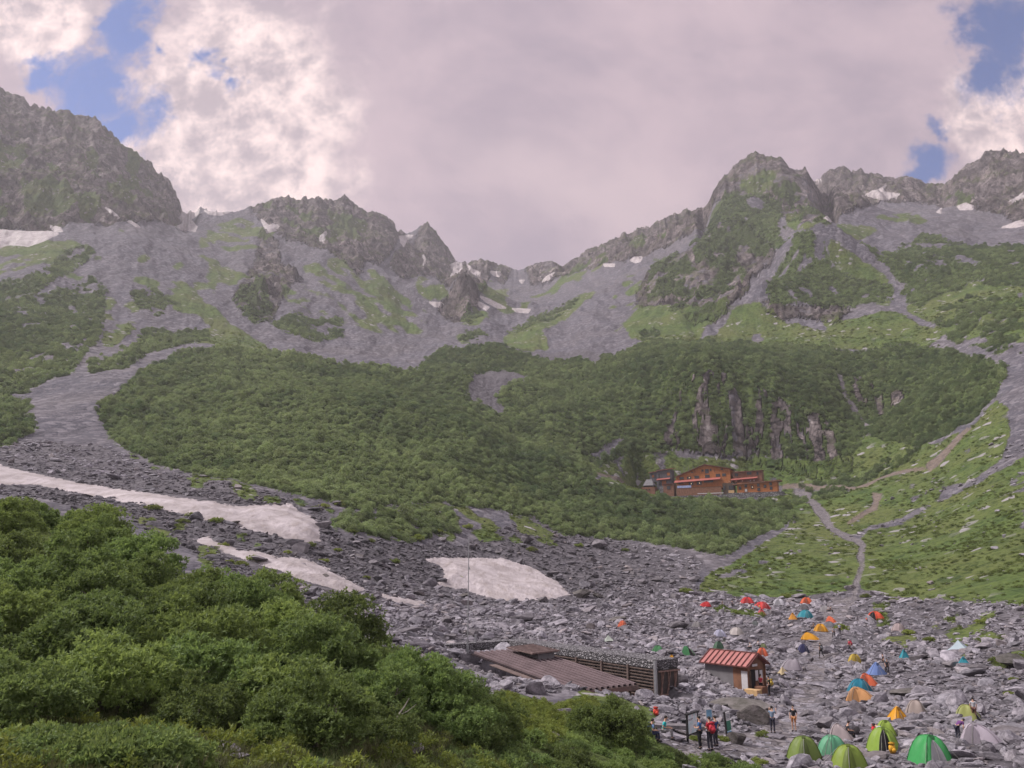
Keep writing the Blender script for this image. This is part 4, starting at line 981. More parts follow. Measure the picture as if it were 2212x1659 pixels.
# ---------------------------------------------------------------- boulders, one by one
BOULDERS = [   # (u, v of the base, width in the frame, height ratio, label)
 (1425,1108*0+1345,0,0,None),
 (1330,1343,40,0.45,'dark rounded boulder with a flat top behind the lone orange tent'),
 (1130,1340,52,0.45,'broad pale boulder on the rubble above the stone-walled lodge'),
 (1020,1372,40,0.6,'pinkish boulder standing just right of the thin pole'),
 (975,1380,34,0.55,'pinkish slab boulder left of the thin pole'),
 (965,1345,46,0.4,'grey boulder between the leafy thicket and the thin pole'),
 (905,1285,40,0.45,'brown split boulder at the lower end of the narrow snow strip'),
 (880,1310,36,0.4,'boulder just below the thin sliver of snow'),
 (1255,1290,46,0.62,'dark pointed boulder touching the right tip of the broad snow patch'),
 (1175,1300,34,0.5,'boulder under the lower edge of the broad snow patch'),
 (1005,1290,30,0.6,'dark boulder at the left foot of the broad snow patch'),
 (700,1140,44,0.6,'purplish boulder at the tip of the long snow tongue'),
 (650,1190,54,0.5,'long grey boulder against the lower edge of the long snow tongue'),
 (655,1225,30,0.6,'boulder below the tip of the long snow tongue'),
 (730,1090,34,0.55,'purple boulder beside the light green shrub patch'),
 (560,1212,52,0.35,'flat brown boulder on the narrow snow strip'),
 (700,1250,34,0.4,'dark wedge of rock sticking out of the narrow snow strip'),
 (505,1132,26,0.5,'small dark boulder on the edge of the long snow tongue'),
 (425,1118,26,0.5,'dark rock lying on the snow tongue near the bushes'),
 (1020,1186,28,0.7,'upright boulder near the top of the thin pole'),
 (1200,1160,22,0.7,'pair-like block at the foot of the wooded slope'),
 (1420,1255,36,0.5,'boulder at the right side of the boulder field, below the meadow'),
 (1500,1255,36,0.5,'blocky boulder where the boulder field meets the meadow'),
 (1455,1262,26,0.55,'grey block next to the two boulders at the meadow edge'),
 (1720,1290,44,0.4,'pale flat boulder left of the red group tents'),
 (1290,1290,30,0.5,'low boulder right of the dark pointed one by the snow'),
 (1470,1480,60,0.75,'tall grey boulder beside the end wall of the stone-walled lodge'),
 (1405,1575,34,0.9,'upright split rock at the corner post of the lodge'),
 (1430,1560,40,0.8,'leaning rock slab at the corner post of the lodge'),
 (1610,1534,140,0.24,'large mossy boulder in front of the red-roofed hut'),
 (1640,1560,96,0.55,'big slanted slab boulder behind the two standing hikers on the path'),
 (1560,1530,48,0.5,'pale boulder left of the large mossy boulder'),
 (1530,1560,34,0.6,'rounded pinkish boulder near the info boards'),
 (1590,1605,60,0.6,'dark boulder leaning right behind the narrow green sign'),
 (1790,1575,64,0.75,'bulky grey boulder right of the hiker in shorts'),
 (1745,1550,40,0.8,'tilted pointed slab beside the path'),
 (1775,1525,44,0.55,'rounded boulder at the path edge'),
 (1855,1540,40,0.9,'boulder right in front of the pale orange tent'),
 (1960,1500,70,0.4,'long dark boulder right of the orange tents'),
 (1985,1425,52,0.4,'flat pale boulder below the lone tan tent'),
 (2055,1440,46,0.5,'boulder beside the wedge shaped white tarp'),
 (2130,1400,60,0.4,'flat wide boulder right of the white tarp'),
 (2112,1450,48,0.6,'pinkish boulder behind the small teal tent'),
 (2200,1440,60,0.6,'big dark boulder at the right edge of the campsite'),
 (1950,1590,44,0.4,'pale boulder between the green tents and the lilac tent'),
 (2050,1520,50,0.5,'grey boulder above the yellow-green tent'),
 (1270,1470,0,0,None),
 (1215,1545,52,0.5,'pale boulder among the herbs left of the round bush'),
 (1150,1560,36,0.4,'flat stone among the yellow herbs'),
 (1190,1590,44,0.35,'flat pale stone in the low shrubs at the bottom'),
 (830,1635,70,0.55,'dark angular rock at the foot of the leafy thicket'),
 (895,1625,60,0.6,'shadowed rock under the right end of the leafy thicket'),
 (480,1625,70,0.45,'grey rock lying in the dry grass at the bottom'),
 (520,1638,40,0.5,'small rock beside the grey one in the dry grass'),
 (1840,860*0+1270,30,0.5,'pale block near the foot of the stony path'),
 (1660,1395,0,0,None),
 (2010,1262,18,0.6,'single white stone in the meadow above the campsite'),
 (1905,1180,14,0.6,'small white rock in the meadow right of the trail'),
]
def boulders():
    protos = [rock_mesh('boulder', M_ROCK, 500 + i, 4, 16 + i, (1, 0.9, 0.8), 0.012) for i in range(7)]
    k = 0; n = 0
    def put(p, w, hr, label, rng):
        nonlocal n
        o = bpy.data.objects.new('boulder', protos[n % 7]); link(o); n += 1
        o.location = (p.x, p.y, p.z + w * hr * 0.22); o.scale = (w * 0.55, w * 0.5 * rng.uniform(0.8, 1.1), w * hr * 0.62)
        o.rotation_euler = (rng.uniform(-.18, .18), rng.uniform(-.18, .18), rng.uniform(0, 6.28) if hr < 0.7 else rng.uniform(-0.5, 0.5))
        tag(o, label, 'boulder', 'boulders of the valley floor')
        return o
    rr = random.Random(11)
    for u, v, wpx, hr, lab in BOULDERS:
        if not lab: continue
        p = hit(u, v); d = math.hypot(p.x, p.y); o = put(p, wpx * d / FPX * (0.72 if u > 1590 and hr < 0.52 and wpx < 100 else 0.9), hr, lab, rr)
        if 'mossy' in lab or 'dark' in lab or 'big slanted' in lab: o.material_slots[0].link = 'OBJECT'; o.material_slots[0].material = M_MOSS
        KEEP_OUT.append((p.x, p.y, 0.35 * wpx * d / FPX))
    # the many blocks that nothing tells apart
    w = np.where(COV['rubble'] > 0.5, 1.0, 0) * (COV['snow'] < 0.5) * (COV['shrub'] < 0.5) * (COV['path'] < 0.5) * INFRAME
    dens = np.where(GR < 48, 0, np.where(GR < 120, 0.016, np.where(GR < 230, 0.009, 0.0)))
    band = np.exp(-((V1 - 1250) / 90) ** 2) * (U1 < 1500) * (U1 > 600)
    P, r, ia, il, rng = sample(w * dens * (0.35 + 2.4 * band), 25)
    P = P[free_of(P, 0.8)]; rng.shuffle(P)
    for x, y, z in P[:300]:
        if n >= 292: break
        s = min(2.2, 0.48 * math.exp(abs(rr.gauss(0, 0.5)))) * (1.0 + 0.006 * math.hypot(x, y))
        if any((x - a) ** 2 + (y - b) ** 2 < (c + 0.62 * s) ** 2 for a, b, c in KEEP_OUT): continue
        put(Vector((x, y, z)), s, rr.uniform(0.4, 0.75), 'angular grey block lying among the rubble of the valley floor', rr)
        KEEP_OUT.append((x, y, 0.3 * s))
    return n

# ---------------------------------------------------------------- bushes and small trees
def trunk_mesh(seed, h=1.5, stems=4):
    rg = random.Random(seed); mb = MB()
    for k in range(stems):
        a = rg.uniform(0, 6.28); x = 0.1 * math.cos(a); y = 0.1 * math.sin(a); pts = [(x, y, -0.25)]; px, py, pz = x, y, 0
        for s in range(5):
            pts.append((px, py, pz)); px += math.cos(a) * rg.uniform(0.08, 0.26); py += math.sin(a) * rg.uniform(0.08, 0.26); pz += h / 5 * rg.uniform(0.8, 1.2)
        mb.tube(pts, [0.05, 0.045, 0.038, 0.03, 0.022, 0.014], 6)
        for s in (2, 3, 4):
            q = Vector(pts[s]); b = a + rg.uniform(-1.3, 1.3); e = q + Vector((math.cos(b) * 0.4, math.sin(b) * 0.4, 0.3))
            mb.tube([q, (q + e) / 2 + Vector((0, 0, .04)), e], [0.022, 0.015, 0.008], 5)
    return mesh_py('trunk', mb.v, mb.f, True, [M_BARK])

def make_bush(crown, trunk, p, s, rz, name, label, cat, group, squash=1.0):
    t = empty(name, p, rz); t.scale = (s, s, s * squash)
    link(bpy.data.objects.new('trunk', trunk), t); link(bpy.data.objects.new('crown', crown), t)
    return tag(t, label, cat, group)

def thicket():
    rg = random.Random(5)
    crowns = [leafy_mesh('crown', M_ROWAN, 600 + i, 62, 44, (1.5, 1.45, 1.35), 0.40, 0.125, 0.050, 7, 0.65, 0.7) for i in range(6)]
    trunks = [trunk_mesh(650 + i) for i in range(4)]
    zone = [(-220,1090),(0,1130),(200,1185),(400,1290),(600,1368),(780,1442),(900,1500),(985,1560),(1045,1590),(1065,1618),(940,1622),(700,1622),(400,1606),(150,1590),(-220,1580)]
    pts = []; tries = 0
    while tries < 26000 and len(pts) < 150:
        tries += 1
        a = rg.uniform(-0.66, 0.0); r = math.exp(rg.uniform(math.log(13.5), math.log(47)))
        x, y = r * math.sin(a), r * math.cos(a); z = float(gz(x, y)); u, v = project(np.array(x), np.array(y), np.array(z))
        if not inside(zone, np.array([float(u)]), np.array([float(v)]))[0]: continue
        if any((x - q[0]) ** 2 + (y - q[1]) ** 2 < (1.75 + 0.016 * r) ** 2 for q in pts): continue
        pts.append((x, y, z))
    for u, v in ((1012,1572),(1040,1590),(1062,1606),(1030,1612),(995,1600),(960,1560),(900,1540)):
        q = hit(u, v); pts.append((q.x, q.y, q.z))
    for i, (x, y, z) in enumerate(pts):
        r = math.hypot(x, y); a = math.atan2(x, y)
        u_ = float(project(np.array(x), np.array(y), np.array(z))[0]); s = rg.uniform(0.68, 1.06) * min(1.0, max(0.74, 1 - (u_ - 940) / 380)) * (0.88 if a > -0.2 else 1.0) * (0.75 if r < 19 else 1.0)
        make_bush(crowns[i % 6], trunks[i % 4], (x, y, z - 0.15), s, rg.uniform(0, 6.28), 'rowan_bush', 'leafy green rowan bush crowding in the thicket on the near slope', 'bush', 'rowan bushes of the near thicket')
    # low bushes along the bottom edge
    tl = [trunk_mesh(670 + i, 0.5) for i in range(4)]
    low = [leafy_mesh('crown', M_ROWAN, 620 + i, 36, 34, (1.2, 1.2, 0.62), 0.36, 0.14, 0.056, 6, 0.2, 0.7) for i in range(3)]
    for k in range(34):
        u = rg.uniform(-60, 400); v = rg.uniform(1606, 1664) + max(0, (u - 150) * 0.13)
        p = at_range(u, v, 1); 
        q = hit(u, min(v, 1655)); sc = rg.uniform(0.42, 0.62)
        make_bush(low[k % 3], tl[k % 4], (q.x, q.y, q.z - 0.2), sc, rg.uniform(0, 6.28), 'low_bush', 'low leafy bush in front of the thicket at the bottom left', 'bush', 'low bushes at the bottom left')
    spots = []
    for k in range(900):
        u = rg.uniform(985, 1620); v = rg.uniform(1590, 1700)
        if v < 1590 + max(0, (1120 - u) * 0.5): continue
        if u > 1400 and v < 1612 + (u - 1400) * 0.24: continue
        q = hit(u, v)
        if any((q.x - a.x) ** 2 + (q.y - a.y) ** 2 < 1.0 for a in spots): continue
        spots.append(q)
        if len(spots) >= 80: break
    for k, q in enumerate(spots):
        sc = rg.uniform(0.5, 0.78)
        make_bush(low[k % 3], tl[k % 4], (q.x, q.y, q.z - 0.35), sc, rg.uniform(0, 6.28), 'low_bush', 'low spreading bush along the bottom edge below the round bush', 'bush', 'low bushes along the bottom edge')
    q = hit(1318, 1606); q2 = Vector((q.x, q.y, q.z - 0.35))
    big = leafy_mesh('crown', M_ROWAN, 640, 110, 46, (1.72, 1.6, 1.25), 0.42, 0.13, 0.052, 7, 0.7, 0.75)
    make_bush(big, trunks[0], q2, 1.0, 0.4, 'round_bush', 'large rounded green bush standing alone in front of the stone-walled lodge', 'bush', None)
    a, b = at_range(822, 1592, 19.2), at_range(884, 1508, 19.0); mb = MB(); c = (a + b) / 2 + Vector((0.06, 0, 0.03))
    mb.tube([a, (a + c) / 2, c, (c + b) / 2 + Vector((0.03, 0, 0.02)), b], [0.030, 0.026, 0.021, 0.016, 0.008], 6); mb.tube([c, c + Vector((0.22, 0.05, 0.10)), c + Vector((0.40, 0.05, 0.24))], [0.014, 0.010, 0.005], 5)
    tag(mb.build('dead_branch', simple('bleached_wood', (0.30, 0.27, 0.24), 0.85, 0.2, 6)), 'bare bleached branch sticking out of the front of the leafy thicket', 'branch')
    # single shrubs between the boulders
    kinds = [leafy_mesh('crown', M_HERB, 660 + i, 22, 22, (1.0, 1.0, 0.7), 0.36, 0.22, 0.11, 3, 0.3) for i in range(3)]
    spots = [(395,1128),(410,1116),(470,1128),(330,1100),(545,1210),(585,1255),(600,1262),(560,1245),(640,1270),(495,1215),(520,1222),(455,1200),(480,1180),(620,1195),(730,1190),(850,1215),(990,1250),(945,1150),(1010,1140),(800,1170),(760,1150),(860,1150),(900,1165),(700,1215),(665,1180),(1150,1190),(1350,1190),(1250,1180),(735,1092),(650,1058),(700,1095),(680,1100),(790,1250),(600,1290),(690,1330),(1480,1280),(1640,1330),(1590,1325),(2010,1385),(2120,1345),(1900,1330),(1960,1370),(2080,1400),(2150,1430),(2190,1470),(2180,1500),(1870,1290),(1930,1300),(1640,1650),(1500,1598),(1560,1600),(1700,1290),(1815,1360),(1650,1590)]
    for k, (u, v) in enumerate(spots):
        q = hit(u, v); d = math.hypot(q.x, q.y); s = rg.uniform(12, 24) * d / FPX * 0.62
        make_bush(kinds[k % 3], tl[k % 4], (q.x, q.y, q.z - 0.2 * s), min(s, 2.0), rg.uniform(0, 6.28), 'shrub', 'small light green shrub growing between the boulders', 'shrub', 'small shrubs between the boulders', 0.75)
    return len(pts)

def near_plants():
    """herbs and dry grass on the near ground"""
    src = source('herb_kind', [leafy_mesh('herb_kind', M_HERB, 700 + i, 8, 22, (0.42, 0.42, 0.3), 0.2, 0.14, 0.05, 2, 0.08) for i in range(3)])
    hz = [(1035,1590),(1070,1498),(1200,1528),(1275,1512),(1330,1560),(1250,1560),(1200,1600),(1040,1610)]
    near = (GR > 18) & (GR < 60) & INFRAME
    w = np.zeros(GR.shape); ii = np.nonzero(near); w[ii] = inside(hz, U1[ii], V1[ii]) * 9.0
    P, r, ia, il, rng = sample(w, 31); n = len(P)
    s = rng.uniform(0.32, 0.66, n)
    scatter('herbs', P, np.stack([rng.normal(0, .1, n), rng.normal(0, .1, n), rng.uniform(0, 6.28, n)], -1), np.stack([s, s, s * rng.uniform(.7, 1.4, n)], -1), rng.integers(0, 3, n), src)
    def blades(seed):
        rg = np.random.default_rng(seed); k = 70
        P = np.stack([rg.normal(0, .12, k), rg.normal(0, .12, k), np.zeros(k)], -1); D = unit(rg.normal(size=(k, 3)) * np.array([.55, .55, .15]) + np.array([0, 0, 1]))
        v, f = leaf_quads(P, D, rg.uniform(.08, .24, k), np.full(k, .014), rg, 0.3)
        me = mesh_np('grass_kind', v, f, False, [M_DRY]); at = me.attributes.new('tint', 'FLOAT', 'POINT'); at.data.foreach_set('value', np.repeat(rg.random(k), 4).astype(np.float32)); return me
    w = ((GR > 10) & (GR < 24) & (GA < 0.05) & (GA > -0.62)) * 1.6 * (V1 > 1560)
    P, r, ia, il, rng = sample(w, 33); n = len(P); s = rng.uniform(0.35, 0.8, n)
    scatter('weeds', P, np.stack([rng.normal(0, .1, n), rng.normal(0, .1, n), rng.uniform(0, 6.28, n)], -1), np.stack([s, s, s], -1), rng.integers(0, 3, n), src)
    src = source('grass_kind', [blades(720 + i) for i in range(3)])
    w = ((GR > 9) & (GR < 26) & (GA < 0.12) & INFRAME) * 9.0
    P, r, ia, il, rng = sample(w, 32); n = len(P); s = rng.uniform(0.6, 1.3, n)
    scatter('dry_grass', P, np.stack([rng.normal(0, .15, n), rng.normal(0, .15, n), rng.uniform(0, 6.28, n)], -1), np.stack([s, s, s], -1), rng.integers(0, 3, n), src)
# ================================================================ BUILDINGS
M_RUST = simple('weathered_brown_metal', (0.13, 0.092, 0.082), 0.6, 0.25, 1.2, 0.4)
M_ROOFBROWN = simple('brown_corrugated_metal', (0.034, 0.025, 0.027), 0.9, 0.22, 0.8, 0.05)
M_WOODD = simple('dark_stained_wood', (0.085, 0.058, 0.042), 0.8, 0.35, 5, bump=0.3, bscale=30)
M_WOODO = simple('orange_stained_boards', (0.36, 0.135, 0.048), 0.75, 0.16, 1.2)
M_WOODB = simple('brown_boards', (0.19, 0.095, 0.06), 0.8, 0.25, 1.5)
M_WOODG = simple('grey_boards', (0.10, 0.098, 0.11), 0.85, 0.25, 1.5)
M_PLY = simple('raw_plywood', (0.50, 0.33, 0.17), 0.7, 0.12, 4)
M_REDROOF = simple('red_sheet_roof', (0.33, 0.10, 0.085), 0.55, 0.15, 1.0, 0.4)
M_PINKROOF = simple('faded_red_roof', (0.35, 0.135, 0.125), 0.6, 0.14, 1.5, 0.35)
M_ROOFDARK = simple('dark_red_roof_edge', (0.13, 0.045, 0.04), 0.6, 0.2, 2)
M_GREYWALL = simple('grey_plaster', (0.165, 0.155, 0.165), 0.85, 0.15, 1.0)
M_WHITE = simple('white_board', (0.50, 0.48, 0.50), 0.6, 0.06, 3)
M_DARK = simple('dark_interior', (0.018, 0.016, 0.018), 0.9, 0.2, 2)
M_STEEL = simple('galvanised_steel', (0.34, 0.34, 0.36), 0.45, 0.12, 4, 0.5, metal=0.6)
M_BLACK = simple('black_frame', (0.022, 0.020, 0.022), 0.6, 0.2, 4)
M_GLASS, _t, _b = material('dark_window_glass'); _b.inputs['Base Color'].default_value = (0.03, 0.032, 0.038, 1); _b.inputs['Roughness'].default_value = 0.12; _b.inputs['Specular IOR Level'].default_value = 0.5
def _glow():
    m, t, b = material('lit_lamp'); b.inputs['Base Color'].default_value = (0.9, 0.7, 0.45, 1)
    b.inputs['Emission Color'].default_value = (1.0, 0.66, 0.36, 1); b.inputs['Emission Strength'].default_value = 1.2; return m
M_LAMP = _glow()
def masonry(name, lo, hi, scale):
    m, t, b = material(name); tc = t.node('ShaderNodeTexCoord').outputs['Object']
    v = t.node('ShaderNodeTexVoronoi', {'Vector': t.node('ShaderNodeMapping', {'Vector': tc, 'Scale': (1, 1, 1.5)}).outputs[0], 'Scale': scale}, feature='DISTANCE_TO_EDGE')
    c = t.node('ShaderNodeTexVoronoi', {'Vector': t.node('ShaderNodeMapping', {'Vector': tc, 'Scale': (1, 1, 1.5)}).outputs[0], 'Scale': scale})
    r = t.node('ShaderNodeSeparateColor', {0: c.outputs['Color']}).outputs[0]
    col = t.mix(t.ramp(v.outputs[0], 0.02, 0.12), (0.04, 0.038, 0.04), t.mix(r, lo, hi))
    t.put(b.inputs['Base Color'], col); b.inputs['Roughness'].default_value = 0.9
    t.put(b.inputs['Normal'], t.node('ShaderNodeBump', {'Strength': 1.0, 'Distance': 0.12, 'Height': t.ramp(v.outputs[0], 0.0, 0.25)}).outputs[0]); return m
M_GABION = masonry('gabion_stones', (0.15, 0.14, 0.155), (0.36, 0.34, 0.36), 4.2)
M_MASON = masonry('retaining_stones', (0.12, 0.115, 0.125), (0.29, 0.28, 0.29), 1.1)

class Frame:
    """a local building frame: origin, heading; p(x, y, z) gives a world point"""
    def __init__(s, o, ax, ay): s.o = Vector(o); s.ax = Vector(ax).normalized(); s.ay = Vector(ay).normalized()
    def rz(s): return math.atan2(s.ax.y, s.ax.x)

LA, LB = Vector((-0.585, 0.811, 0)), Vector((0.811, 0.585, 0))        # lodge axes: along the ribs, across them
L_BL = Vector((4.2, 59.9, -8.95)); L_LEN, L_WID = 13.0, 6.0
L_K = Vector((11.0, 64.8, 0)); L_TOP = -7.45; L_FLOOR = -10.9
def lodge():
    # local frame: x = across (LB), y = along the ribs (LA), origin at the front left roof corner
    rz = math.atan2(LB.y, LB.x)
    root = empty('stone_lodge', (L_BL.x, L_BL.y, L_FLOOR), rz)
    tag(root, 'low lodge sunk into the rubble, with a brown ribbed roof and stone-filled walls', 'lodge')
    zf, zb = L_BL.z - L_FLOOR, -7.55 - L_FLOOR
    # roof sheet with its ribs (corrugation is surface pattern of the sheet)
    mb = MB(); n = 11; W = L_WID / n; prof = []
    for i in range(n):
        x = i * W; prof += [(x, 0.0), (x + W * 0.52, 0.0), (x + W * 0.55, 0.16), (x + W * 0.97, 0.16)]
    prof.append((L_WID, 0.0)); k = len(prof)
    vs = [(x, -0.3, zf + h - 0.03) for x, h in prof] + [(x, L_LEN, zb + h) for x, h in prof]
    vs += [(x, -0.3, zf - 0.11) for x, h in prof] + [(x, L_LEN, zb - 0.08) for x, h in prof]
    fs = [[i, i + 1, k + i + 1, k + i] for i in range(k - 1)] + [[2 * k + i + 1, 2 * k + i, 3 * k + i, 3 * k + i + 1] for i in range(k - 1)]
    fs += [[i, 2 * k + i, 2 * k + i + 1, i + 1] for i in range(k - 1)] + [[k + i + 1, 3 * k + i + 1, 3 * k + i, k + i] for i in range(k - 1)]
    fs += [[0, k, 3 * k, 2 * k], [k - 1, 3 * k - 1, 4 * k - 1, 2 * k - 1]]
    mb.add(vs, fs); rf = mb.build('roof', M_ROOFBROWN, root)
    rf.data.materials.append(simple('lit_rib_caps', (0.150, 0.112, 0.118), 0.9, 0.15, 0.8, 0.05))
    for i in range(k - 1): rf.data.polygons[i].material_index = 1 if i % 4 in (1, 2) else 0  # caps lighter than pans: the shade between ribs is put into the colour
    f = MB(); f.box((L_WID / 2, -0.36, zf - 0.20), (L_WID + 0.2, 0.10, 0.34)); f.build('fascia', M_RUST, root)
    f = MB(); f.bar((-0.32, -0.2, zf - 0.10), (-0.32, L_LEN * 0.72, zf - 0.10 + (zb - zf) * 0.72), 0.60, 0.06); f.build('gutter_board', M_RUST, root)
    w = MB(); w.box((L_WID / 2, 1.6, (zf - 0.3) / 2), (L_WID - 0.3, 0.16, zf - 0.3)); w.box((0.15, 6.8, (zf - 0.3) / 2), (0.16, 10.2, zf - 0.3)); w.build('front_wall', M_DARK, root)
    for x in (0.35, 2.1, 3.9, 5.6):
        p = MB(); p.box((x, 0.0, (zf - 0.3) / 2), (0.14, 0.14, zf - 0.3)); p.build('post', M_WOODD, root)
    p = MB(); p.box((3.0, -0.45, zf - 0.75), (0.5, 0.04, 0.22)); p.build('name_board', M_WHITE, root)
    # small pale lean-to roof in front
    c = MB(); c.slab([(1.5, -1.9, zf - 1.0), (5.6, -1.9, zf - 1.0), (5.6, -0.45, zf - 0.72), (1.5, -0.45, zf - 0.72)], 0.07)
    for i in range(5): c.bar((1.6 + i * 0.98, -1.9, zf - 0.965), (1.6 + i * 0.98, -0.45, zf - 0.685), 0.06, 0.06)
    c.build('lean_to_roof', M_PINKROOF, root)
    # raised roof panel over a grey clerestory side
    q = MB(); q.box((4.6, 9.9, zb - 0.10), (1.7, 2.3, 0.62)); q.build('clerestory_wall', M_GREYWALL, root)
    q = MB(); q.slab([(3.0, 8.5, zb + 0.22), (5.9, 8.5, zb + 0.30), (5.9, 12.2, zb + 0.50), (3.0, 12.2, zb + 0.42)], 0.09)
    for i in range(8): q.bar((3.05, 8.6 + i * 0.5, zb + 0.25 + i * 0.027), (5.85, 8.6 + i * 0.5, zb + 0.33 + i * 0.027), 0.05, 0.05)
    q.build('raised_roof_panel', simple('weathered_planks', (0.15, 0.105, 0.098), 0.75, 0.25, 3), root)
    # stone-filled wall wrapping the two far sides
    def loc(w): d = Vector((w.x, w.y, 0)) - Vector((L_BL.x, L_BL.y, 0)); return d.dot(LB), d.dot(LA)
    kx, ky = loc(L_K); zt = L_TOP - L_FLOOR; ln = 20.5
    bw = MB(); bw.box((kx + 1.2, ky + ln / 2, (zt - 0.6) / 2), (2.3, ln - 0.05, zt - 0.6)); bw.build('stone_core', M_MASON, root)
    gb = MB(); gb.box((kx + 1.2, ky + ln / 2, zt - 0.28), (2.55, ln, 0.62)); gb.box((kx - 4.1, ky + ln - 0.6, zt - 0.28), (8.0, 1.2, 0.62)); gb.build('gabion_parapet', M_GABION, root)
    bk = MB(); bk.box((kx - 4.1, ky + ln - 0.55, (zt - 0.6) / 2), (8.0, 1.0, zt - 0.6)); bk.build('back_wall', M_WOODD, root)
    lg = MB(); i = 0; z = 0.12
    while z < zt - 0.65:
        lg.tube([(kx - 0.08, ky + 0.15, z), (kx - 0.08, ky + ln - 1.4, z + 0.02)], 0.07, 6); z += 0.235
    lg.build('log_facing', simple('grey_brown_logs', (0.085, 0.060, 0.052), 0.85, 0.35, 3), root)
    for y in (0.0, 2.9, 6.0, 9.2, 12.4, 15.4):
        p = MB(); p.box((kx - 0.17, ky + y, (zt - 0.55) / 2), (0.16, 0.17, zt - 0.55)); p.build('steel_post', M_RUST, root)
    p = MB(); p.box((kx - 0.22, ky - 0.14, zt / 2 - 0.15), (0.18, 0.2, zt + 0.3)); p.build('corner_post', M_STEEL, root)
    e = MB(); e.box((kx + 1.2, ky - 0.07, (zt - 0.65) / 2), (2.2, 0.08, zt - 0.75)); e.build('end_panel', simple('dark_brown_mesh_panel', (0.055, 0.044, 0.042), 0.8, 0.3, 5), root)
    e = MB()
    for j in range(3):
        x0 = kx + 0.25 + j * 0.72
        e.bar((x0, ky - 0.17, 0.9), (x0 + 0.42, ky - 0.17, zt - 0.75), 0.11, 0.08); e.bar((x0 + 0.2, ky - 0.14, 0.3), (x0 + 0.2, ky - 0.14, zt - 0.75), 0.09, 0.06)
    e.bar((kx + 0.05, ky - 0.24, 0.95), (kx + 2.35, ky - 0.24, 0.95), 0.16, 0.09); e.bar((kx + 0.05, ky - 0.24, zt - 0.8), (kx + 2.35, ky - 0.24, zt - 0.8), 0.14, 0.09)
    e.build('brace_frame', simple('rusty_beams', (0.20, 0.125, 0.105), 0.7, 0.3, 4), root)
    ch = MB(); ch.tube([(kx - 3.4, ky + ln - 0.6, zt), (kx - 3.4, ky + ln - 0.6, zt + 0.75)], 0.11, 10); ch.build('flue_pipe', M_STEEL, root)
    stone_heap('stone_bank', root, [(rg.uniform(-0.6, 14.5), rg.uniform(0.0, 2.6)) for rg in (random.Random(i) for i in range(900))],
        lambda t, d: (-0.72 - d, t, (zf - 0.62 + (zb - zf) * t / 13) * (1 - d / 3.4) ** 0.75 + 0.5 * (d / 2.6)), 'heaped dry stone wall along the left edge of the brown ribbed roof')

def stone_heap(name, root, spots, place, label):
    rg = np.random.default_rng(77); pv = []
    for i in range(5):
        me = rock_mesh('stone', None, 800 + i, 1, 9, (1, 0.85, 0.65), 0.0)
        a = np.empty(len(me.vertices) * 3, np.float32); me.vertices.foreach_get('co', a); pv.append((a.reshape(-1, 3), np.array([p.vertices[:] for p in me.polygons]))); bpy.data.meshes.remove(me)
    VS = []; FS = []; off = 0
    for k, (t, d) in enumerate(spots):
        X, Y, Z = place(t, d); v, fr = pv[k % 5]; s = rg.uniform(0.13, 0.34); an = rg.uniform(0, 6.28); c, sn = math.cos(an), math.sin(an)
        w = v * s; x = w[:, 0] * c - w[:, 1] * sn; y = w[:, 0] * sn + w[:, 1] * c
        VS.append(np.stack([x + X, y + Y, w[:, 2] + Z + rg.uniform(-.1, .1)], -1)); FS.append(fr + off); off += len(v)
    me = mesh_np(name, np.concatenate(VS), np.concatenate(FS), False, [M_STONE]); o = link(bpy.data.objects.new(name, me))
    o.location = root.location; o.rotation_euler = root.rotation_euler; tag(o, label, 'stone wall'); return o

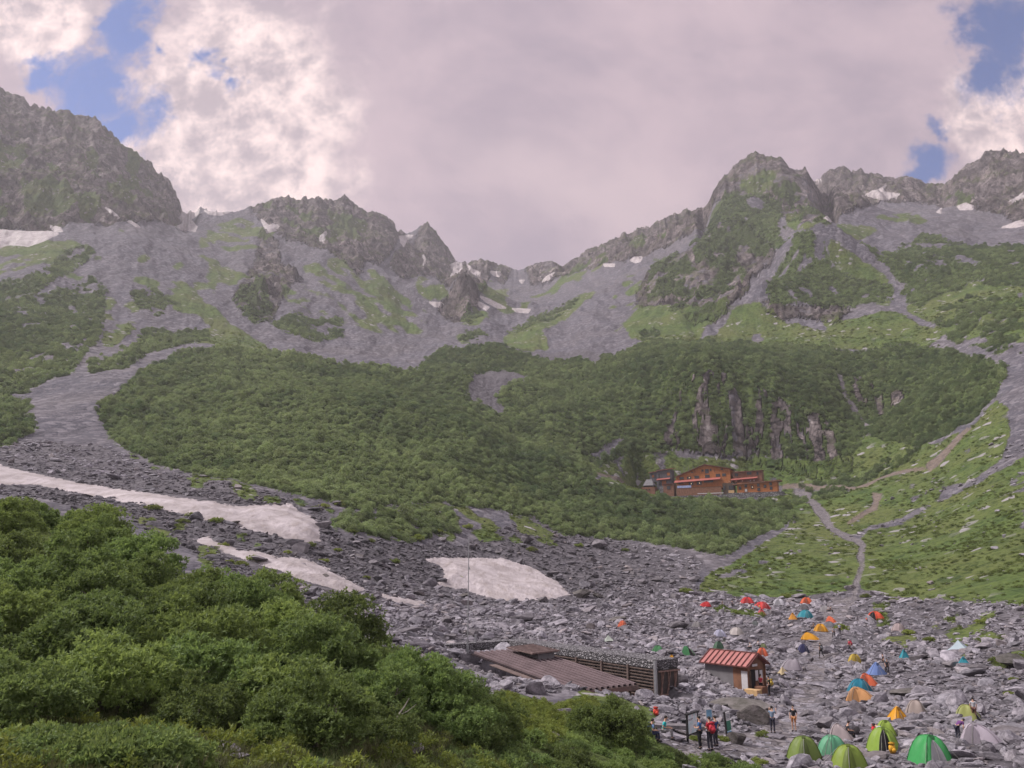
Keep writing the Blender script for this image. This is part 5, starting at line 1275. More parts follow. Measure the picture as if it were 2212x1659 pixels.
def red_hut():
    ER = at_range(1615, 1440, 78); EL = at_range(1517, 1432, 80.8)
    ax = Vector((ER.x - EL.x, ER.y - EL.y, 0)); Ln = ax.length; ax.normalize(); ay = Vector((-ax.y, ax.x, 0)); Wd = 3.3
    zb = ER.z - 2.35; base = Vector((EL.x, EL.y, zb)); root = empty('red_roofed_hut', base, math.atan2(ax.y, ax.x))
    tag(root, 'small wooden hut with a faded red batten roof among the tents', 'hut')
    H = 2.35; ov = 0.28; rdg = H + 1.0
    w = MB()
    w.box((Ln * 0.33, 0.32, H / 2), (Ln * 0.62, 0.10, H)); w.build('long_wall', M_GREYWALL, root)
    w = MB(); w.box((Ln * 0.80, 0.33, H / 2), (Ln * 0.32, 0.10, H)); w.box((Ln / 2, Wd - 0.3, H / 2), (Ln - 0.3, 0.1, H))
    for x in (Ln - 0.28, 0.25):
        w.slab([(x, 0.3, 0), (x, Wd - 0.27, 0), (x, Wd - 0.27, H), (x, Wd / 2, rdg - 0.12), (x, 0.3, H)], 0.1)
    w.build('timber_wall', M_WOODB, root)
    r = MB()
    r.slab([(-ov, -0.1, H - 0.02), (Ln + 0.1, -0.1, H - 0.02), (Ln + 0.1, Wd / 2, rdg), (-ov, Wd / 2, rdg)], 0.08)
    r.slab([(-ov, Wd / 2, rdg), (Ln + 0.1, Wd / 2, rdg), (Ln + 0.1, Wd + 0.1, H - 0.02), (-ov, Wd + 0.1, H - 0.02)], 0.08)
    ro = r.build('roof', M_PINKROOF, root)
    for i in range(10):
        x = -ov + 0.08 + i * (Ln + ov) / 9.2
        b = MB(); b.bar((x, -0.12, H + 0.035), (x, Wd / 2, rdg + 0.05), 0.08, 0.07); b.build('batten', M_ROOFDARK, ro)
    b = MB(); b.bar((-ov, Wd / 2, rdg + 0.04), (Ln + 0.1, Wd / 2, rdg + 0.04), 0.16, 0.06); b.bar((-ov, -0.13, H - 0.06), (Ln + 0.1, -0.13, H - 0.06), 0.05, 0.12)
    for s in (0, 1): b.bar((Ln + 0.12, Wd / 2, rdg - 0.04), (Ln + 0.12, -0.1 if s else Wd + 0.1, H - 0.07), 0.06, 0.16)
    b.build('roof_trim', M_ROOFDARK, ro)
    X = Ln - 0.22
    d = MB(); d.box((X, 1.05, 1.0), (0.06, 0.62, 2.0)); d.build('doorway', M_DARK, root)
    d = MB(); d.box((X + 0.02, 0.55, 1.15), (0.06, 0.34, 1.5)); d.build('lattice_panel', M_WOODD, root)
    for y, h, z in ((1.62, 1.0, 1.45), (2.3, 1.05, 1.4)):
        f = MB(); f.box((X, y, z), (0.07, 0.56, h)); wn = f.build('window', M_WOODD, root); g = MB(); g.box((X + 0.03, y, z), (0.05, 0.44, h - 0.14)); g.build('pane', M_WHITE, wn)
    s = MB(); s.box((X + 0.05, 1.35, 2.35), (0.05, 0.8, 0.2)); s.build('name_board', M_WHITE, root)
    s = MB(); s.box((Ln - 0.55, 0.24, 0.95), (0.62, 0.05, 1.9)); s.build('white_panel', M_WHITE, root)
    F = Frame(base, ax, ay)
    stone_heap('stone_heap', root, [(rg.uniform(-1.2, Ln * 0.78), rg.uniform(0.0, 2.4)) for rg in (random.Random(1000 + i) for i in range(520))],
        lambda t, d: (t, 0.15 - d, (1.45 * (1 - t / (Ln * 0.9))) * (1 - d / 3.2) + 0.05), 'sloping heap of stones against the long grey wall of the red-roofed hut')
    def put(x, y, z=0.0): q = base + ax * x + ay * y; return Vector((q.x, q.y, float(gz(q.x, q.y)) + z))
    # things in front of the door
    def crate(p, d, mat, nm, lab, rz):
        o = empty(nm, p, rz); c = MB(); c.box((0, 0, d[2] / 2), d); c.build('panel', mat, o)
        for sx in (-1, 1):
            for sy in (-1, 1): e = MB(); e.box((sx * d[0] / 2, sy * d[1] / 2, d[2] / 2 + 0.012), (0.05, 0.05, d[2] + 0.03)); e.build('corner_post', M_WOODB, o)
        tag(o, lab, 'crate')
    a = root.rotation_euler[2]
    crate(put(Ln + 0.55, -0.25, 0.0), (1.3, 0.8, 0.55), M_PLY, 'plywood_box', 'pale plywood box standing in front of the red-roofed hut', a + 0.1)
    crate(put(Ln + 0.75, 0.75, 0.0), (0.7, 0.8, 0.75), M_WOODB, 'wooden_crate', 'brown slatted crate between the plywood box and the hut doorway', a)
    return root, F, Ln

# ---------------------------------------------------------------- the large hut on the slope
def big_hut():
    S = 0.0384 * 1.015
    th = math.radians(-25); ax = Vector((math.cos(th), math.sin(th), 0)); ay = Vector((-ax.y, ax.x, 0))
    a0 = at_range(1526, 1071, 384)
    def X(cx): return (cx - 965) * S
    def Z(cy): return (665 - cy) * S
    def new(nm, lab, cat, x, y, z=0.0):
        q = a0 + ax * x + ay * y; o = empty(nm, (q.x, q.y, a0.z + z), th); tag(o, lab, cat, None); return o
    def win(root, cx, cy, w, h, y, x0, z0, lit=False, white=False):
        f = MB(); f.box((X(cx) - x0, y, Z(cy) - z0), (w * S, 0.14, h * S)); fo = f.build('window', M_WOODD, root)
        g = MB(); g.box((X(cx) - x0, y - 0.05, Z(cy) - z0), (w * S - 0.22, 0.14, h * S - 0.22)); g.build('pane', M_WHITE if white else M_GLASS, fo)
        if lit: l = MB(); l.box((X(cx) - x0 + 0.15, y - 0.12, Z(cy) - z0), (0.28, 0.12, 0.28)); l.build('lamp', M_LAMP, fo)
    # main house
    R = new('mountain_hut', 'large orange timber mountain hut with a wide gable and rows of windows', 'mountain hut', 0, 0)
    w = MB(); pts = [(X(612), Z(585)), (X(1255), Z(585)), (X(1255), Z(362)), (X(965), Z(300)), (X(612), Z(425))]
    w.slab([(p[0], 0, p[1]) for p in pts], 9.0); w.build('wall', M_WOODO, R)
    r = MB(); t = 0.3
    r.slab([(X(598), -0.9, Z(428)), (X(966), -0.9, Z(291)), (X(966), 9.4, Z(291)), (X(598), 9.4, Z(428))], 0.28)
    r.slab([(X(966), -0.9, Z(291)), (X(1272), -0.9, Z(358)), (X(1272), 9.4, Z(358)), (X(966), 9.4, Z(291))], 0.28)
    r.build('roof', M_ROOFDARK, R)
    p = MB(); p.slab([(X(596), -1.9, Z(500)), (X(1142), -1.9, Z(478)), (X(1142), 0.0, Z(452)), (X(596), 0.0, Z(472))], 0.2); p.build('porch_roof', M_REDROOF, R)
    for cx, cy, ww, hh in ((680,447,54,30),(770,445,54,32),(862,440,56,34),(988,436,56,36),(1112,430,52,34),(1183,427,44,34)): win(R, cx, cy, ww, hh, -0.03, 0, 0, lit=cx == 770)
    for cx, cy, ww, hh in ((936,366,22,26),(1030,362,22,26),(810,380,26,14),(1160,360,26,16)): win(R, cx, cy, ww, hh, -0.03, 0, 0)
    d = MB(); d.box((X(985), -0.04, Z(376)), (44 * S, 0.14, 50 * S)); d.build('shutter_door', M_GLASS, R)
    for cx, cy, ww, hh, li in ((790,517,56,36,True),(888,512,60,40,True),(670,505,60,14,False),(1000,497,110,26,False)): win(R, cx, cy, ww, hh, -0.03, 0, 0, lit=li)
    for cx in (845, 925, 1075, 1175): g = MB(); g.bar((X(cx), -0.1, Z(392)), (X(cx), -0.85, Z(350)), 0.14); g.build('eave_brace', M_WOODD, R)
    # terrace in front
    T = new('terrace', 'brown boarded terrace front below the orange gable hut', 'terrace', X(905), -5.0)
    x0 = X(905)
    q = MB(); q.box((0, 0, Z(620)), ((1172 - 645) * S, 0.2, 90 * S)); q.build('board_front', M_WOODB, T)
    q = MB(); q.box((0, 2.6, Z(588)), ((1172 - 645) * S, 5.0, 0.2)); q.build('deck', M_WOODD, T)
    q = MB(); q.box((0, -0.06, Z(574)), ((1172 - 645) * S, 0.16, 0.18)); q.build('rail', M_WOODD, T)
    q = MB(); q.box((X(1040) - x0, -0.14, Z(648)), (300 * S, 0.12, 0.35)); q.build('white_strip', M_WHITE, T)
    bn = new('banner', 'pale blue cloth hanging on the terrace rail of the orange hut', 'banner', X(735), -5.18, Z(560))
    q = MB()
    for i in range(9): q.slab([(-3.2 + i * 0.72, -0.02 - 0.05 * (i % 2), -0.55), (-2.48 + i * 0.72, -0.02 - 0.05 * ((i + 1) % 2), -0.55), (-2.48 + i * 0.72, -0.02 - 0.05 * ((i + 1) % 2), 0.5), (-3.2 + i * 0.72, -0.02 - 0.05 * (i % 2), 0.5)], 0.04)
    q.build('cloth', simple('pale_blue_cloth', (0.30, 0.35, 0.55), 0.8, 0.2, 1.5), bn)
    # grey two-storey house at the left
    G = new('grey_annex', 'dark grey two-storey annex with red roofs left of the orange hut', 'annex', X(420), 1.5); x0 = X(420)
    q = MB(); q.box((X(455) - x0, 3, (Z(330) + Z(560)) / 2), (185 * S, 6, Z(330) - Z(560))); q.box((X(322) - x0, 3.4, (Z(350) + Z(470)) / 2), (96 * S, 5.4, Z(350) - Z(470))); q.build('wall', M_WOODG, G)
    q = MB(); q.slab([(X(366) - x0, -0.7, Z(338)), (X(566) - x0, -0.7, Z(318)), (X(566) - x0, 6.4, Z(296)), (X(366) - x0, 6.4, Z(318))], 0.22); q.slab([(X(264) - x0, -0.3, Z(357)), (X(370) - x0, -0.3, Z(345)), (X(370) - x0, 6.2, Z(326)), (X(264) - x0, 6.2, Z(336))], 0.2); q.build('roof', M_REDROOF, G)
    q = MB(); q.slab([(X(368) - x0, -1.6, Z(455)), (X(532) - x0, -1.6, Z(446)), (X(532) - x0, 0, Z(428)), (X(368) - x0, 0, Z(436))], 0.18); q.build('porch_roof', M_REDROOF, G)
    for cx, cy, ww, hh in ((396,398,22,50),(400,492,30,44),(497,490,30,30)): win(G, cx, cy, ww, hh, -0.05, x0, 0)
    for cx, cy, ww, hh in ((512,384,34,34),(316,400,26,30),(455,492,50,60)):
        q = MB(); q.box((X(cx) - x0, -0.03 if cx > 370 else 0.66, Z(cy)), (ww * S, 0.12, hh * S)); q.build('orange_shutter', M_WOODO, G)
    # passage house between
    B = new('passage_house', 'plain brown block between the grey annex and the terrace', 'annex', X(543), -4.2); x0 = X(543)
    q = MB(); q.box((0, 2.2, Z(595)), (126 * S, 4.4, 145 * S)); q.build('wall', M_WOODB, B); win(B, 545, 562, 44, 40, -0.04, x0, 0)
    q = MB(); q.box((0, 2.1, Z(518)), (136 * S, 5.0, 0.25)); q.build('roof', M_ROOFDARK, B)
    q = MB(); q.box((X(455) - x0, 2.0, Z(610)), (48 * S, 3.0, 130 * S)); q.build('stone_side', M_MASON, B)
    # small hut far left
    C = new('small_hut', 'small brown hut with a grey hipped roof, leftmost of the hut group', 'hut', X(296), -4.6); x0 = X(296)
    q = MB(); q.box((0, 2.6, Z(605)), (160 * S, 5.2, 118 * S)); q.build('wall', M_WOODB, C)
    q = MB(); q.box((X(292) - x0, 2.6, Z(536)), (112 * S, 4, 24 * S)); q.build('clerestory', M_DARK, C)
    q = MB(); z0, z1 = Z(526), Z(450); a, b = 66 * S, 34 * S
    q.add([(-a, 0.2, z0), (a, 0.2, z0), (a, 5.2, z0), (-a, 5.2, z0), (-b, 2.0, z1), (b, 2.0, z1), (b, 3.4, z1), (-b, 3.4, z1)], [[3, 2, 1, 0], [4, 5, 6, 7], [0, 1, 5, 4], [1, 2, 6, 5], [2, 3, 7, 6], [3, 0, 4, 7]]); q.build('roof', simple('grey_slates', (0.17, 0.165, 0.175), 0.85, 0.25, 2), C)
    for cx in (235, 275, 310): win(C, cx, 578, 20, 16, -0.05, x0, 0)
    q = MB(); q.box((0, -0.05, Z(652)), (150 * S, 0.16, 0.5)); q.build('white_base', M_WHITE, C)
    # upper right annex
    D = new('upper_annex', 'brown boarded annex with a flat slanting roof right of the orange gable', 'annex', X(1445), 0.8); x0 = X(1445)
    q = MB(); q.box((0, 3, (Z(392) + Z(530)) / 2), (330 * S, 6, Z(392) - Z(530))); q.build('wall', M_WOODB, D)
    q = MB(); q.slab([(X(1270) - x0, -0.7, Z(405)), (X(1622) - x0, -0.7, Z(388)), (X(1622) - x0, 6.4, Z(374)), (X(1270) - x0, 6.4, Z(392))], 0.25); q.build('roof', M_ROOFDARK, D)
    q = MB(); q.slab([(X(1262) - x0, -2.4, Z(496)), (X(1562) - x0, -2.4, Z(482)), (X(1562) - x0, 0, Z(462)), (X(1262) - x0, 0, Z(474))], 0.18); q.build('porch_roof', M_REDROOF, D)
    for cx, cy, ww, hh in ((1322,432,40,36),(1468,420,52,34),(1562,426,24,38)): win(D, cx, cy, ww, hh, -0.04, x0, 0)
    # lower right house
    E = new('lower_house', 'low orange flat-roofed house with square windows at the right end of the hut group', 'house', X(1568), -5.2); x0 = X(1568)
    q = MB(); q.box((0, 2.6, Z(600)), (446 * S, 5.2, 118 * S)); q.build('wall', M_WOODO, E)
    q = MB(); q.slab([(X(1296) - x0, -0.8, Z(553)), (X(1832) - x0, -0.8, Z(524)), (X(1832) - x0, 6.0, Z(520)), (X(1296) - x0, 6.0, Z(548))], 0.5); q.build('roof', M_WOODB, E)
    for cx, cy, li, wh in ((1380,600,False,False),(1445,580,False,False),(1446,628,False,True),(1516,595,True,False),(1585,574,False,False),(1586,622,False,False),(1656,590,False,False),(1720,566,False,False),(1722,613,False,False)):
        win(E, cx, cy, 30, 36, -0.04, x0, 0, lit=li, white=wh)
    P = new('entrance_porch', 'dark glazed entrance between the terrace and the low orange house', 'porch', X(1245), -4.6); x0 = X(1245)
    q = MB(); q.box((0, 2, Z(600)), (130 * S, 4, 130 * S)); q.build('wall', M_WOODD, P)
    for cx in (1200, 1262, 1290): win(P, cx, 590, 26, 52, -0.05, x0, 0)
    q = MB(); q.box((X(1278) - x0, -0.08, Z(637)), (66 * S, 0.16, 34 * S)); q.build('pale_panel', M_PLY, P)
    # retaining walls
    W1 = new('retaining_wall', 'long grey stone retaining wall under the terrace of the orange hut', 'stone wall', X(680), -6.4)
    q = MB(); q.box((0, 3.0, Z(722)), (1110 * S, 6.0, 108 * S)); q.build('masonry', M_MASON, W1)
    W2 = new('retaining_wall', 'taller grey stone retaining wall under the low orange house at the right', 'stone wall', X(1545), -6.6)
    q = MB(); q.box((0, 3.4, Z(730)), (612 * S, 6.6, 150 * S)); q.build('masonry', M_MASON, W2)
    for o in (W1, W2): tag(o, group='retaining walls under the orange hut')
    return a0, ax, ay, X, Z

def poles():
    p = hit(1010, 1412); d = math.hypot(p.x, p.y); top = (1412 - 1182) * d / FPX * 1.02
    o = empty('mast', p); m = MB(); m.tube([(0, 0, -0.3), (0, 0, top * 0.5), (0, 0, top)], [0.055, 0.045, 0.028], 8); m.build('pole', M_STEEL, o)
    m = MB(); m.box((0, 0, 0.35), (0.22, 0.22, 0.7)); m.build('foot', M_STEEL, o); m = MB(); m.tube([(0.06, 0, top * 0.72), (0.06, 0, top * 0.74)], 0.07, 8); m.build('clamp', M_STEEL, o)
    tag(o, 'thin grey metal mast rising beside the ribbed roof in front of the snow patch', 'mast')
    for k, (u, v, s) in enumerate([(1478,1025,16),(1488,1024,16),(1498,1022,16),(1508,1021,15),(1516,1020,14),(1600,1032,13),(1612,1031,13),(1624,1030,12),(1638,1030,12)]):
        p = at_range(u, v, 397); h = s * 397 / FPX; z = min(p.z - 0.0, float(gz(p.x, p.y)))
        o = MB(); o.tube([(0, 0, -0.5), (0, 0, p.z - z + h)], 0.11, 6); b = o.build('fence_post', M_WOODG); b.location = (p.x, p.y, z)
        tag(b, 'thin upright snow fence post behind the orange hut roofs', 'post', 'snow fence posts behind the hut')

def signs():
    def board(nm, lab, u, v, hpx, wid, yaw, panelmat, r=None):
        p = hit(u, v); d = math.hypot(p.x, p.y); H = hpx * d / FPX; o = empty(nm, p, yaw); tag(o, lab, 'notice board')
        return o, H
    paper, t, b = material('map_print'); tc = t.node('ShaderNodeTexCoord').outputs['Object']
    n = t.noise(tc, 3.0, 4); col = t.mix(t.ramp(n, 0.42, 0.6), (0.50, 0.62, 0.66), (0.66, 0.66, 0.70)); col = t.mix(t.ramp(t.noise(tc, 7, 3), 0.6, 0.66), col, (0.55, 0.40, 0.42)); t.put(b.inputs['Base Color'], col)
    blue = simple('blue_sign', (0.16, 0.30, 0.44), 0.6, 0.25, 5); green = simple('green_sign', (0.05, 0.17, 0.12), 0.6, 0.15, 3)
    ink = simple('grey_print', (0.16, 0.17, 0.20), 0.7, 0.1, 4)
    o, H = board('map_board', 'large framed map board with a black frame that three hikers read', 1497, 1602, 54, 1.3, math.radians(52), paper); W = 1.15
    for x in (-W / 2, W / 2): m = MB(); m.box((x, 0, H / 2 - 0.1), (0.09, 0.09, H + 0.2)); m.build('post', M_BLACK, o)
    m = MB(); m.box((0, 0, H - 0.02), (W + 0.2, 0.16, 0.07)); m.box((0, 0, H * 0.28), (W, 0.07, 0.06)); m.build('frame', M_BLACK, o)
    m = MB(); m.box((0, 0, H * 0.635), (W - 0.1, 0.05, H * 0.68)); mp = m.build('map_panel', paper, o)
    m = MB()
    for i, (x, z, w, h) in enumerate([(-0.2, 0.80, 0.5, 0.02), (-0.25, 0.76, 0.4, 0.015), (0.2, 0.55, 0.25, 0.015), (0.2, 0.52, 0.25, 0.012), (0.2, 0.49, 0.2, 0.012)]): m.box((x, -0.028, H * z), (w, 0.006, h * H))
    m.build('printing', ink, mp)
    o, H = board('blue_sign', 'small blue and white notice behind the hikers at the map board', 1533, 1592, 52, 0.5, math.radians(12), blue)
    m = MB(); m.box((0, 0, H * 0.4), (0.07, 0.07, H * 0.8 + 0.2)); m.build('post', M_WOODD, o)
    m = MB(); m.box((0, -0.05, H * 0.83), (0.36, 0.03, H * 0.34)); pn = m.build('panel', M_WHITE, o); m = MB(); m.box((0, -0.068, H * 0.84), (0.31, 0.01, H * 0.27)); m.build('printing', blue, pn)
    o, H = board('banner_sign', 'tall narrow leaning sign with white, green and pale panels beside the map board', 1576, 1599, 54, 0.5, math.radians(40), green)
    o.rotation_euler = (0, math.radians(-6), math.radians(38))
    m = MB(); m.box((-0.19, 0, H / 2 - 0.1), (0.08, 0.08, H + 0.2)); m.build('post', M_BLACK, o)
    for z, h, mt in ((0.83, 0.29, M_WHITE), (0.50, 0.33, green), (0.17, 0.27, blue)): m = MB(); m.box((0.05, -0.01, H * z), (0.36, 0.04, H * h)); m.build('panel', mt, o)
    m = MB()
    for z, w in ((0.88, 0.22), (0.83, 0.26), (0.78, 0.2), (0.22, 0.24), (0.17, 0.2)): m.box((0.05, -0.036, H * z), (w, 0.008, 0.035))
    m.build('printing', ink, o)

def carve():
    """level the ground where the buildings stand"""
    global TE, GZ, RUNMAX, VISIBLE, U1, V1
    def pad(cx, cy, ax, ay, hx0, hx1, hy0, hy1, z, edge, mode):
        dx, dy = GX - cx, GY - cy; lx = dx * ax[0] + dy * ax[1]; ly = dx * ay[0] + dy * ay[1]
        d = np.maximum.reduce([hx0 - lx, lx - hx1, hy0 - ly, ly - hy1]); w = 1 - sstep(0, edge, d)
        tz = np.minimum(GZ, z) if mode == 'min' else z
        return GZ * (1 - w) + tz * w
    GZ = pad(L_BL.x, L_BL.y, LB, LA, -0.2, 8.6, -2.6, 15.0, L_FLOOR - 0.05, 1.2, 'min')
    ER = at_range(1615, 1440, 78); EL = at_range(1517, 1432, 80.8); ax = Vector((ER.x - EL.x, ER.y - EL.y, 0)); Ln = ax.length; ax.normalize(); ay = Vector((-ax.y, ax.x, 0))
    GZ = pad(EL.x, EL.y, ax, ay, 0, Ln + 1.6, 0, 3.4, ER.z - 2.4, 1.5, 'set')
    th = math.radians(-25); ax = Vector((math.cos(th), math.sin(th), 0)); ay = Vector((-ax.y, ax.x, 0)); a0 = at_range(1526, 1071, 384)
    GZ = pad(a0.x, a0.y, ax, ay, -33, 35, -4.0, 9, a0.z - 0.6, 7, 'set')
    TE = GZ / GR; U1, V1 = project(GX, GY, GZ); RUNMAX = np.maximum.accumulate(TE, axis=1); VISIBLE = TE >= RUNMAX - 0.012
    # no shrubs or rubble stones inside the buildings
    for cx, cy, bx, by, a, b, c, d, ks in ((L_BL.x, L_BL.y, LB, LA, -2.6, 8.6, -0.6, 15.5, ('rubble',)), (EL.x, EL.y, (ER - EL).normalized(), None, 0, 0, 0, 0, ()), (a0.x, a0.y, ax, ay, -36, 38, -21, 10, ('shrub',))):
        if by is None: continue
        dx, dy = GX - cx, GY - cy; lx = dx * bx[0] + dy * bx[1]; ly = dx * by[0] + dy * by[1]
        ins = (lx > a) & (lx < b) & (ly > c) & (ly < d)
        for k in ks: COV[k][ins] = 0
# ================================================================ TENTS
_fab = {}
def fabric(col, key=None):
    k = tuple(round(c, 3) for c in col)
    if k in _fab: return _fab[k]
    m = bpy.data.materials.new('tent_fabric'); m.use_nodes = True; m.node_tree.nodes.clear(); t = NT(m.node_tree); out = t.node('ShaderNodeOutputMaterial')
    tc = t.node('ShaderNodeTexCoord').outputs['Object']; n = t.noise(tc, 2.5, 4); cc = t.mix(n, tuple(c * 0.85 for c in col), tuple(min(1, c * 1.12) for c in col))
    fold = t.noise(t.node('ShaderNodeMapping', {'Vector': tc, 'Scale': (6, 6, 1.5)}).outputs[0], 1.0, 3)
    bp = t.node('ShaderNodeBump', {'Strength': 0.35, 'Distance': 0.06, 'Height': fold})
    d = t.node('ShaderNodeBsdfPrincipled', {'Base Color': cc, 'Roughness': 0.5, 'Specular IOR Level': 0.3, 'Normal': bp.outputs[0]})
    tr = t.node('ShaderNodeBsdfTranslucent', {'Color': cc}); mx = t.node('ShaderNodeMixShader', {0: 0.25})
    t.l.new(d.outputs[0], mx.inputs[1]); t.l.new(tr.outputs[0], mx.inputs[2]); t.l.new(mx.outputs[0], out.inputs[0]); _fab[k] = m; return m
M_POLE = simple('tent_pole', (0.25, 0.24, 0.23), 0.4, 0.1, 3)

def dome_pt(th, s, a, b, h, sq=3.2, bulge=1.0, skew=0.0):
    R = (abs(math.cos(th)) ** sq + abs(math.sin(th)) ** sq) ** (-1 / sq)
    c = abs(math.sin(2 * th)) ** 2.5                       # 1 on the pole lines
    e = 2.0 + 0.95 * c * bulge
    rr = R * (1 - 0.10 * (1 - c) * (1 - s ** 2) * (0.6 if s > 0.1 else 0))
    return Vector((a * rr * s * math.cos(th) + skew * (1 - s) * a, b * rr * s * math.sin(th), h * (1 - s ** e)))
def make_tent(p, yaw, w, d, h, col, label, style='dome', door=None, door_open=False, dcol=None, trim=None):
    o = empty('tent', p, yaw); tag(o, label, 'tent', 'tents of the campsite')
    m = fabric(col); dc = dcol or tuple(c * 0.55 for c in col); mb = MB()
    if style == 'tarp':                                   # peaked tarp with swooping edges
        n = 7; a, b = w / 2, d / 2
        corners = [(-a, -b), (a * 0.9, -b * 1.1), (a * 1.05, b), (-a * 0.85, b * 0.9)]; apex = Vector((-0.06 * w, 0, h))
        vs = []; fs = []
        for i in range(4):
            c0, c1 = Vector((*corners[i], 0.03)), Vector((*corners[(i + 1) % 4], 0.03)); base = len(vs)
            for r in range(n + 1):
                s = r / n
                for q in range(n + 1):
                    g = q / n; e = c0.lerp(c1, g); e = e * (1 - 0.22 * math.sin(math.pi * g)); e.z = 0.03 + 0.16 * h * math.sin(math.pi * g)
                    pt = apex.lerp(e, s); pt.z = e.z + (h - e.z) * (1 - s) ** 1.35; vs.append(pt)
            fs += [[base + r * (n + 1) + q, base + (r + 1) * (n + 1) + q, base + (r + 1) * (n + 1) + q + 1, base + r * (n + 1) + q + 1] for r in range(n) for q in range(n)]
        mb.add(vs, fs); mb.build('canopy', m, o, True)
        q = MB(); q.tube([(apex.x, 0, 0), (apex.x, 0, h + 0.08)], 0.02, 6); q.build('pole', M_POLE, o)
        q = MB(); [q.bar(Vector((*c, 0.03)), Vector((c[0] * 1.25, c[1] * 1.25, 0.0)), 0.02) for c in corners]; q.build('guy_line', M_POLE, o)
        return o
    a, b = w / 2, d / 2; NT_, NS = 40, 9
    low = style == 'low'; peak = style == 'peak'
    bulge = 0.5 if peak else 1.0; sk = 0.18 if low else (0.06 if style == 'dome' else 0.0)
    vs = []; fs = []
    for j in range(NS):
        s = 1 - j / NS
        for i in range(NT_):
            q = dome_pt(2 * math.pi * i / NT_, s, a, b, h, 3.2, bulge, sk)
            if peak: q.z = h * (1 - (s ** 1.15))
            if low and q.x < 0: q.x *= 1.25; q.z *= 1 - 0.25 * s
            vs.append(q)
    vs.append(dome_pt(0, 0, a, b, h, 3.2, bulge, sk)); ap = len(vs) - 1
    fs = [[j * NT_ + i, j * NT_ + (i + 1) % NT_, (j + 1) * NT_ + (i + 1) % NT_, (j + 1) * NT_ + i] for j in range(NS - 1) for i in range(NT_)]
    fs += [[(NS - 1) * NT_ + i, (NS - 1) * NT_ + (i + 1) % NT_, ap] for i in range(NT_)]
    mb.add(vs, fs); body = mb.build('canopy', m, o, True)
    def surf(th, s, off=0.02):
        q = dome_pt(th, s, a, b, h, 3.2, bulge, sk)
        if peak: q.z = h * (1 - s ** 1.15)
        if low and q.x < 0: q.x *= 1.25; q.z *= 1 - 0.25 * s
        n = Vector((q.x / (a * a), q.y / (b * b), max(0.15, q.z) / (h * h))).normalized(); return q + n * off
    # poles along the two arcs
    for k in (0, 1):
        t0 = math.pi / 4 + k * math.pi / 2; pts = [surf(t0, s, 0.012) for s in (1, .85, .7, .5, .3, .12)] + [surf(t0 + math.pi, s, 0.012) for s in (.12, .3, .5, .7, .85, 1)]
        q = MB(); q.tube(pts, 0.014 + 0.004 * w, 5); q.build('pole', fabric(trim) if trim else fabric(tuple(c * 0.7 for c in col)), o, True)
    if door is not None:
        q = MB(); nn = 8; v2 = []
        for r in range(nn + 1):
            s = 1.0 - 0.62 * r / nn; half = 0.44 * math.sqrt(max(0.02, 1 - (r / nn) ** 2.2))
            for g in range(7): v2.append(surf(door + half * (g / 3 - 1), s, 0.03))
        q.add(v2, [[r * 7 + g, r * 7 + g + 1, (r + 1) * 7 + g + 1, (r + 1) * 7 + g] for r in range(nn) for g in range(6)])
        dd = q.build('door', M_DARK if door_open else fabric(dc), o, True)
        z = MB(); z.tube([surf(door, s, 0.05) for s in (1, .85, .7, .55, .42)], 0.012, 5); z.build('zip', M_POLE, dd)
        if door_open:
            f = MB(); pts = [surf(door + 0.5, s, 0.05) for s in (1, .8, .6, .45)]; f.tube(pts, [0.10, 0.09, 0.07, 0.03], 6); f.build('rolled_flap', fabric(col), o, True)
    if p.y < 130:
        for k in range(4):
            t0 = math.pi / 4 + k * math.pi / 2; a0_ = surf(t0, 0.55, 0.01); e = surf(t0, 1.0, 0); g = MB(); g.tube([a0_, (e.x * 1.5, e.y * 1.5, 0.0)], 0.008, 4); g.build('guy_line', M_POLE, o)
    v = MB(); th = (door if door is not None else -1.6) + 0.02; c = surf(th, 0.34, 0.03); c2 = surf(th, 0.20, 0.10); tx = Vector((-math.sin(th), math.cos(th), 0)) * 0.11 * w / 2
    v.slab([c - tx * 1.2, c + tx * 1.2, c2 + tx, c2 - tx], 0.03); v.build('vent', fabric(tuple(c_ * 0.45 for c_ in col)), o)
    return o

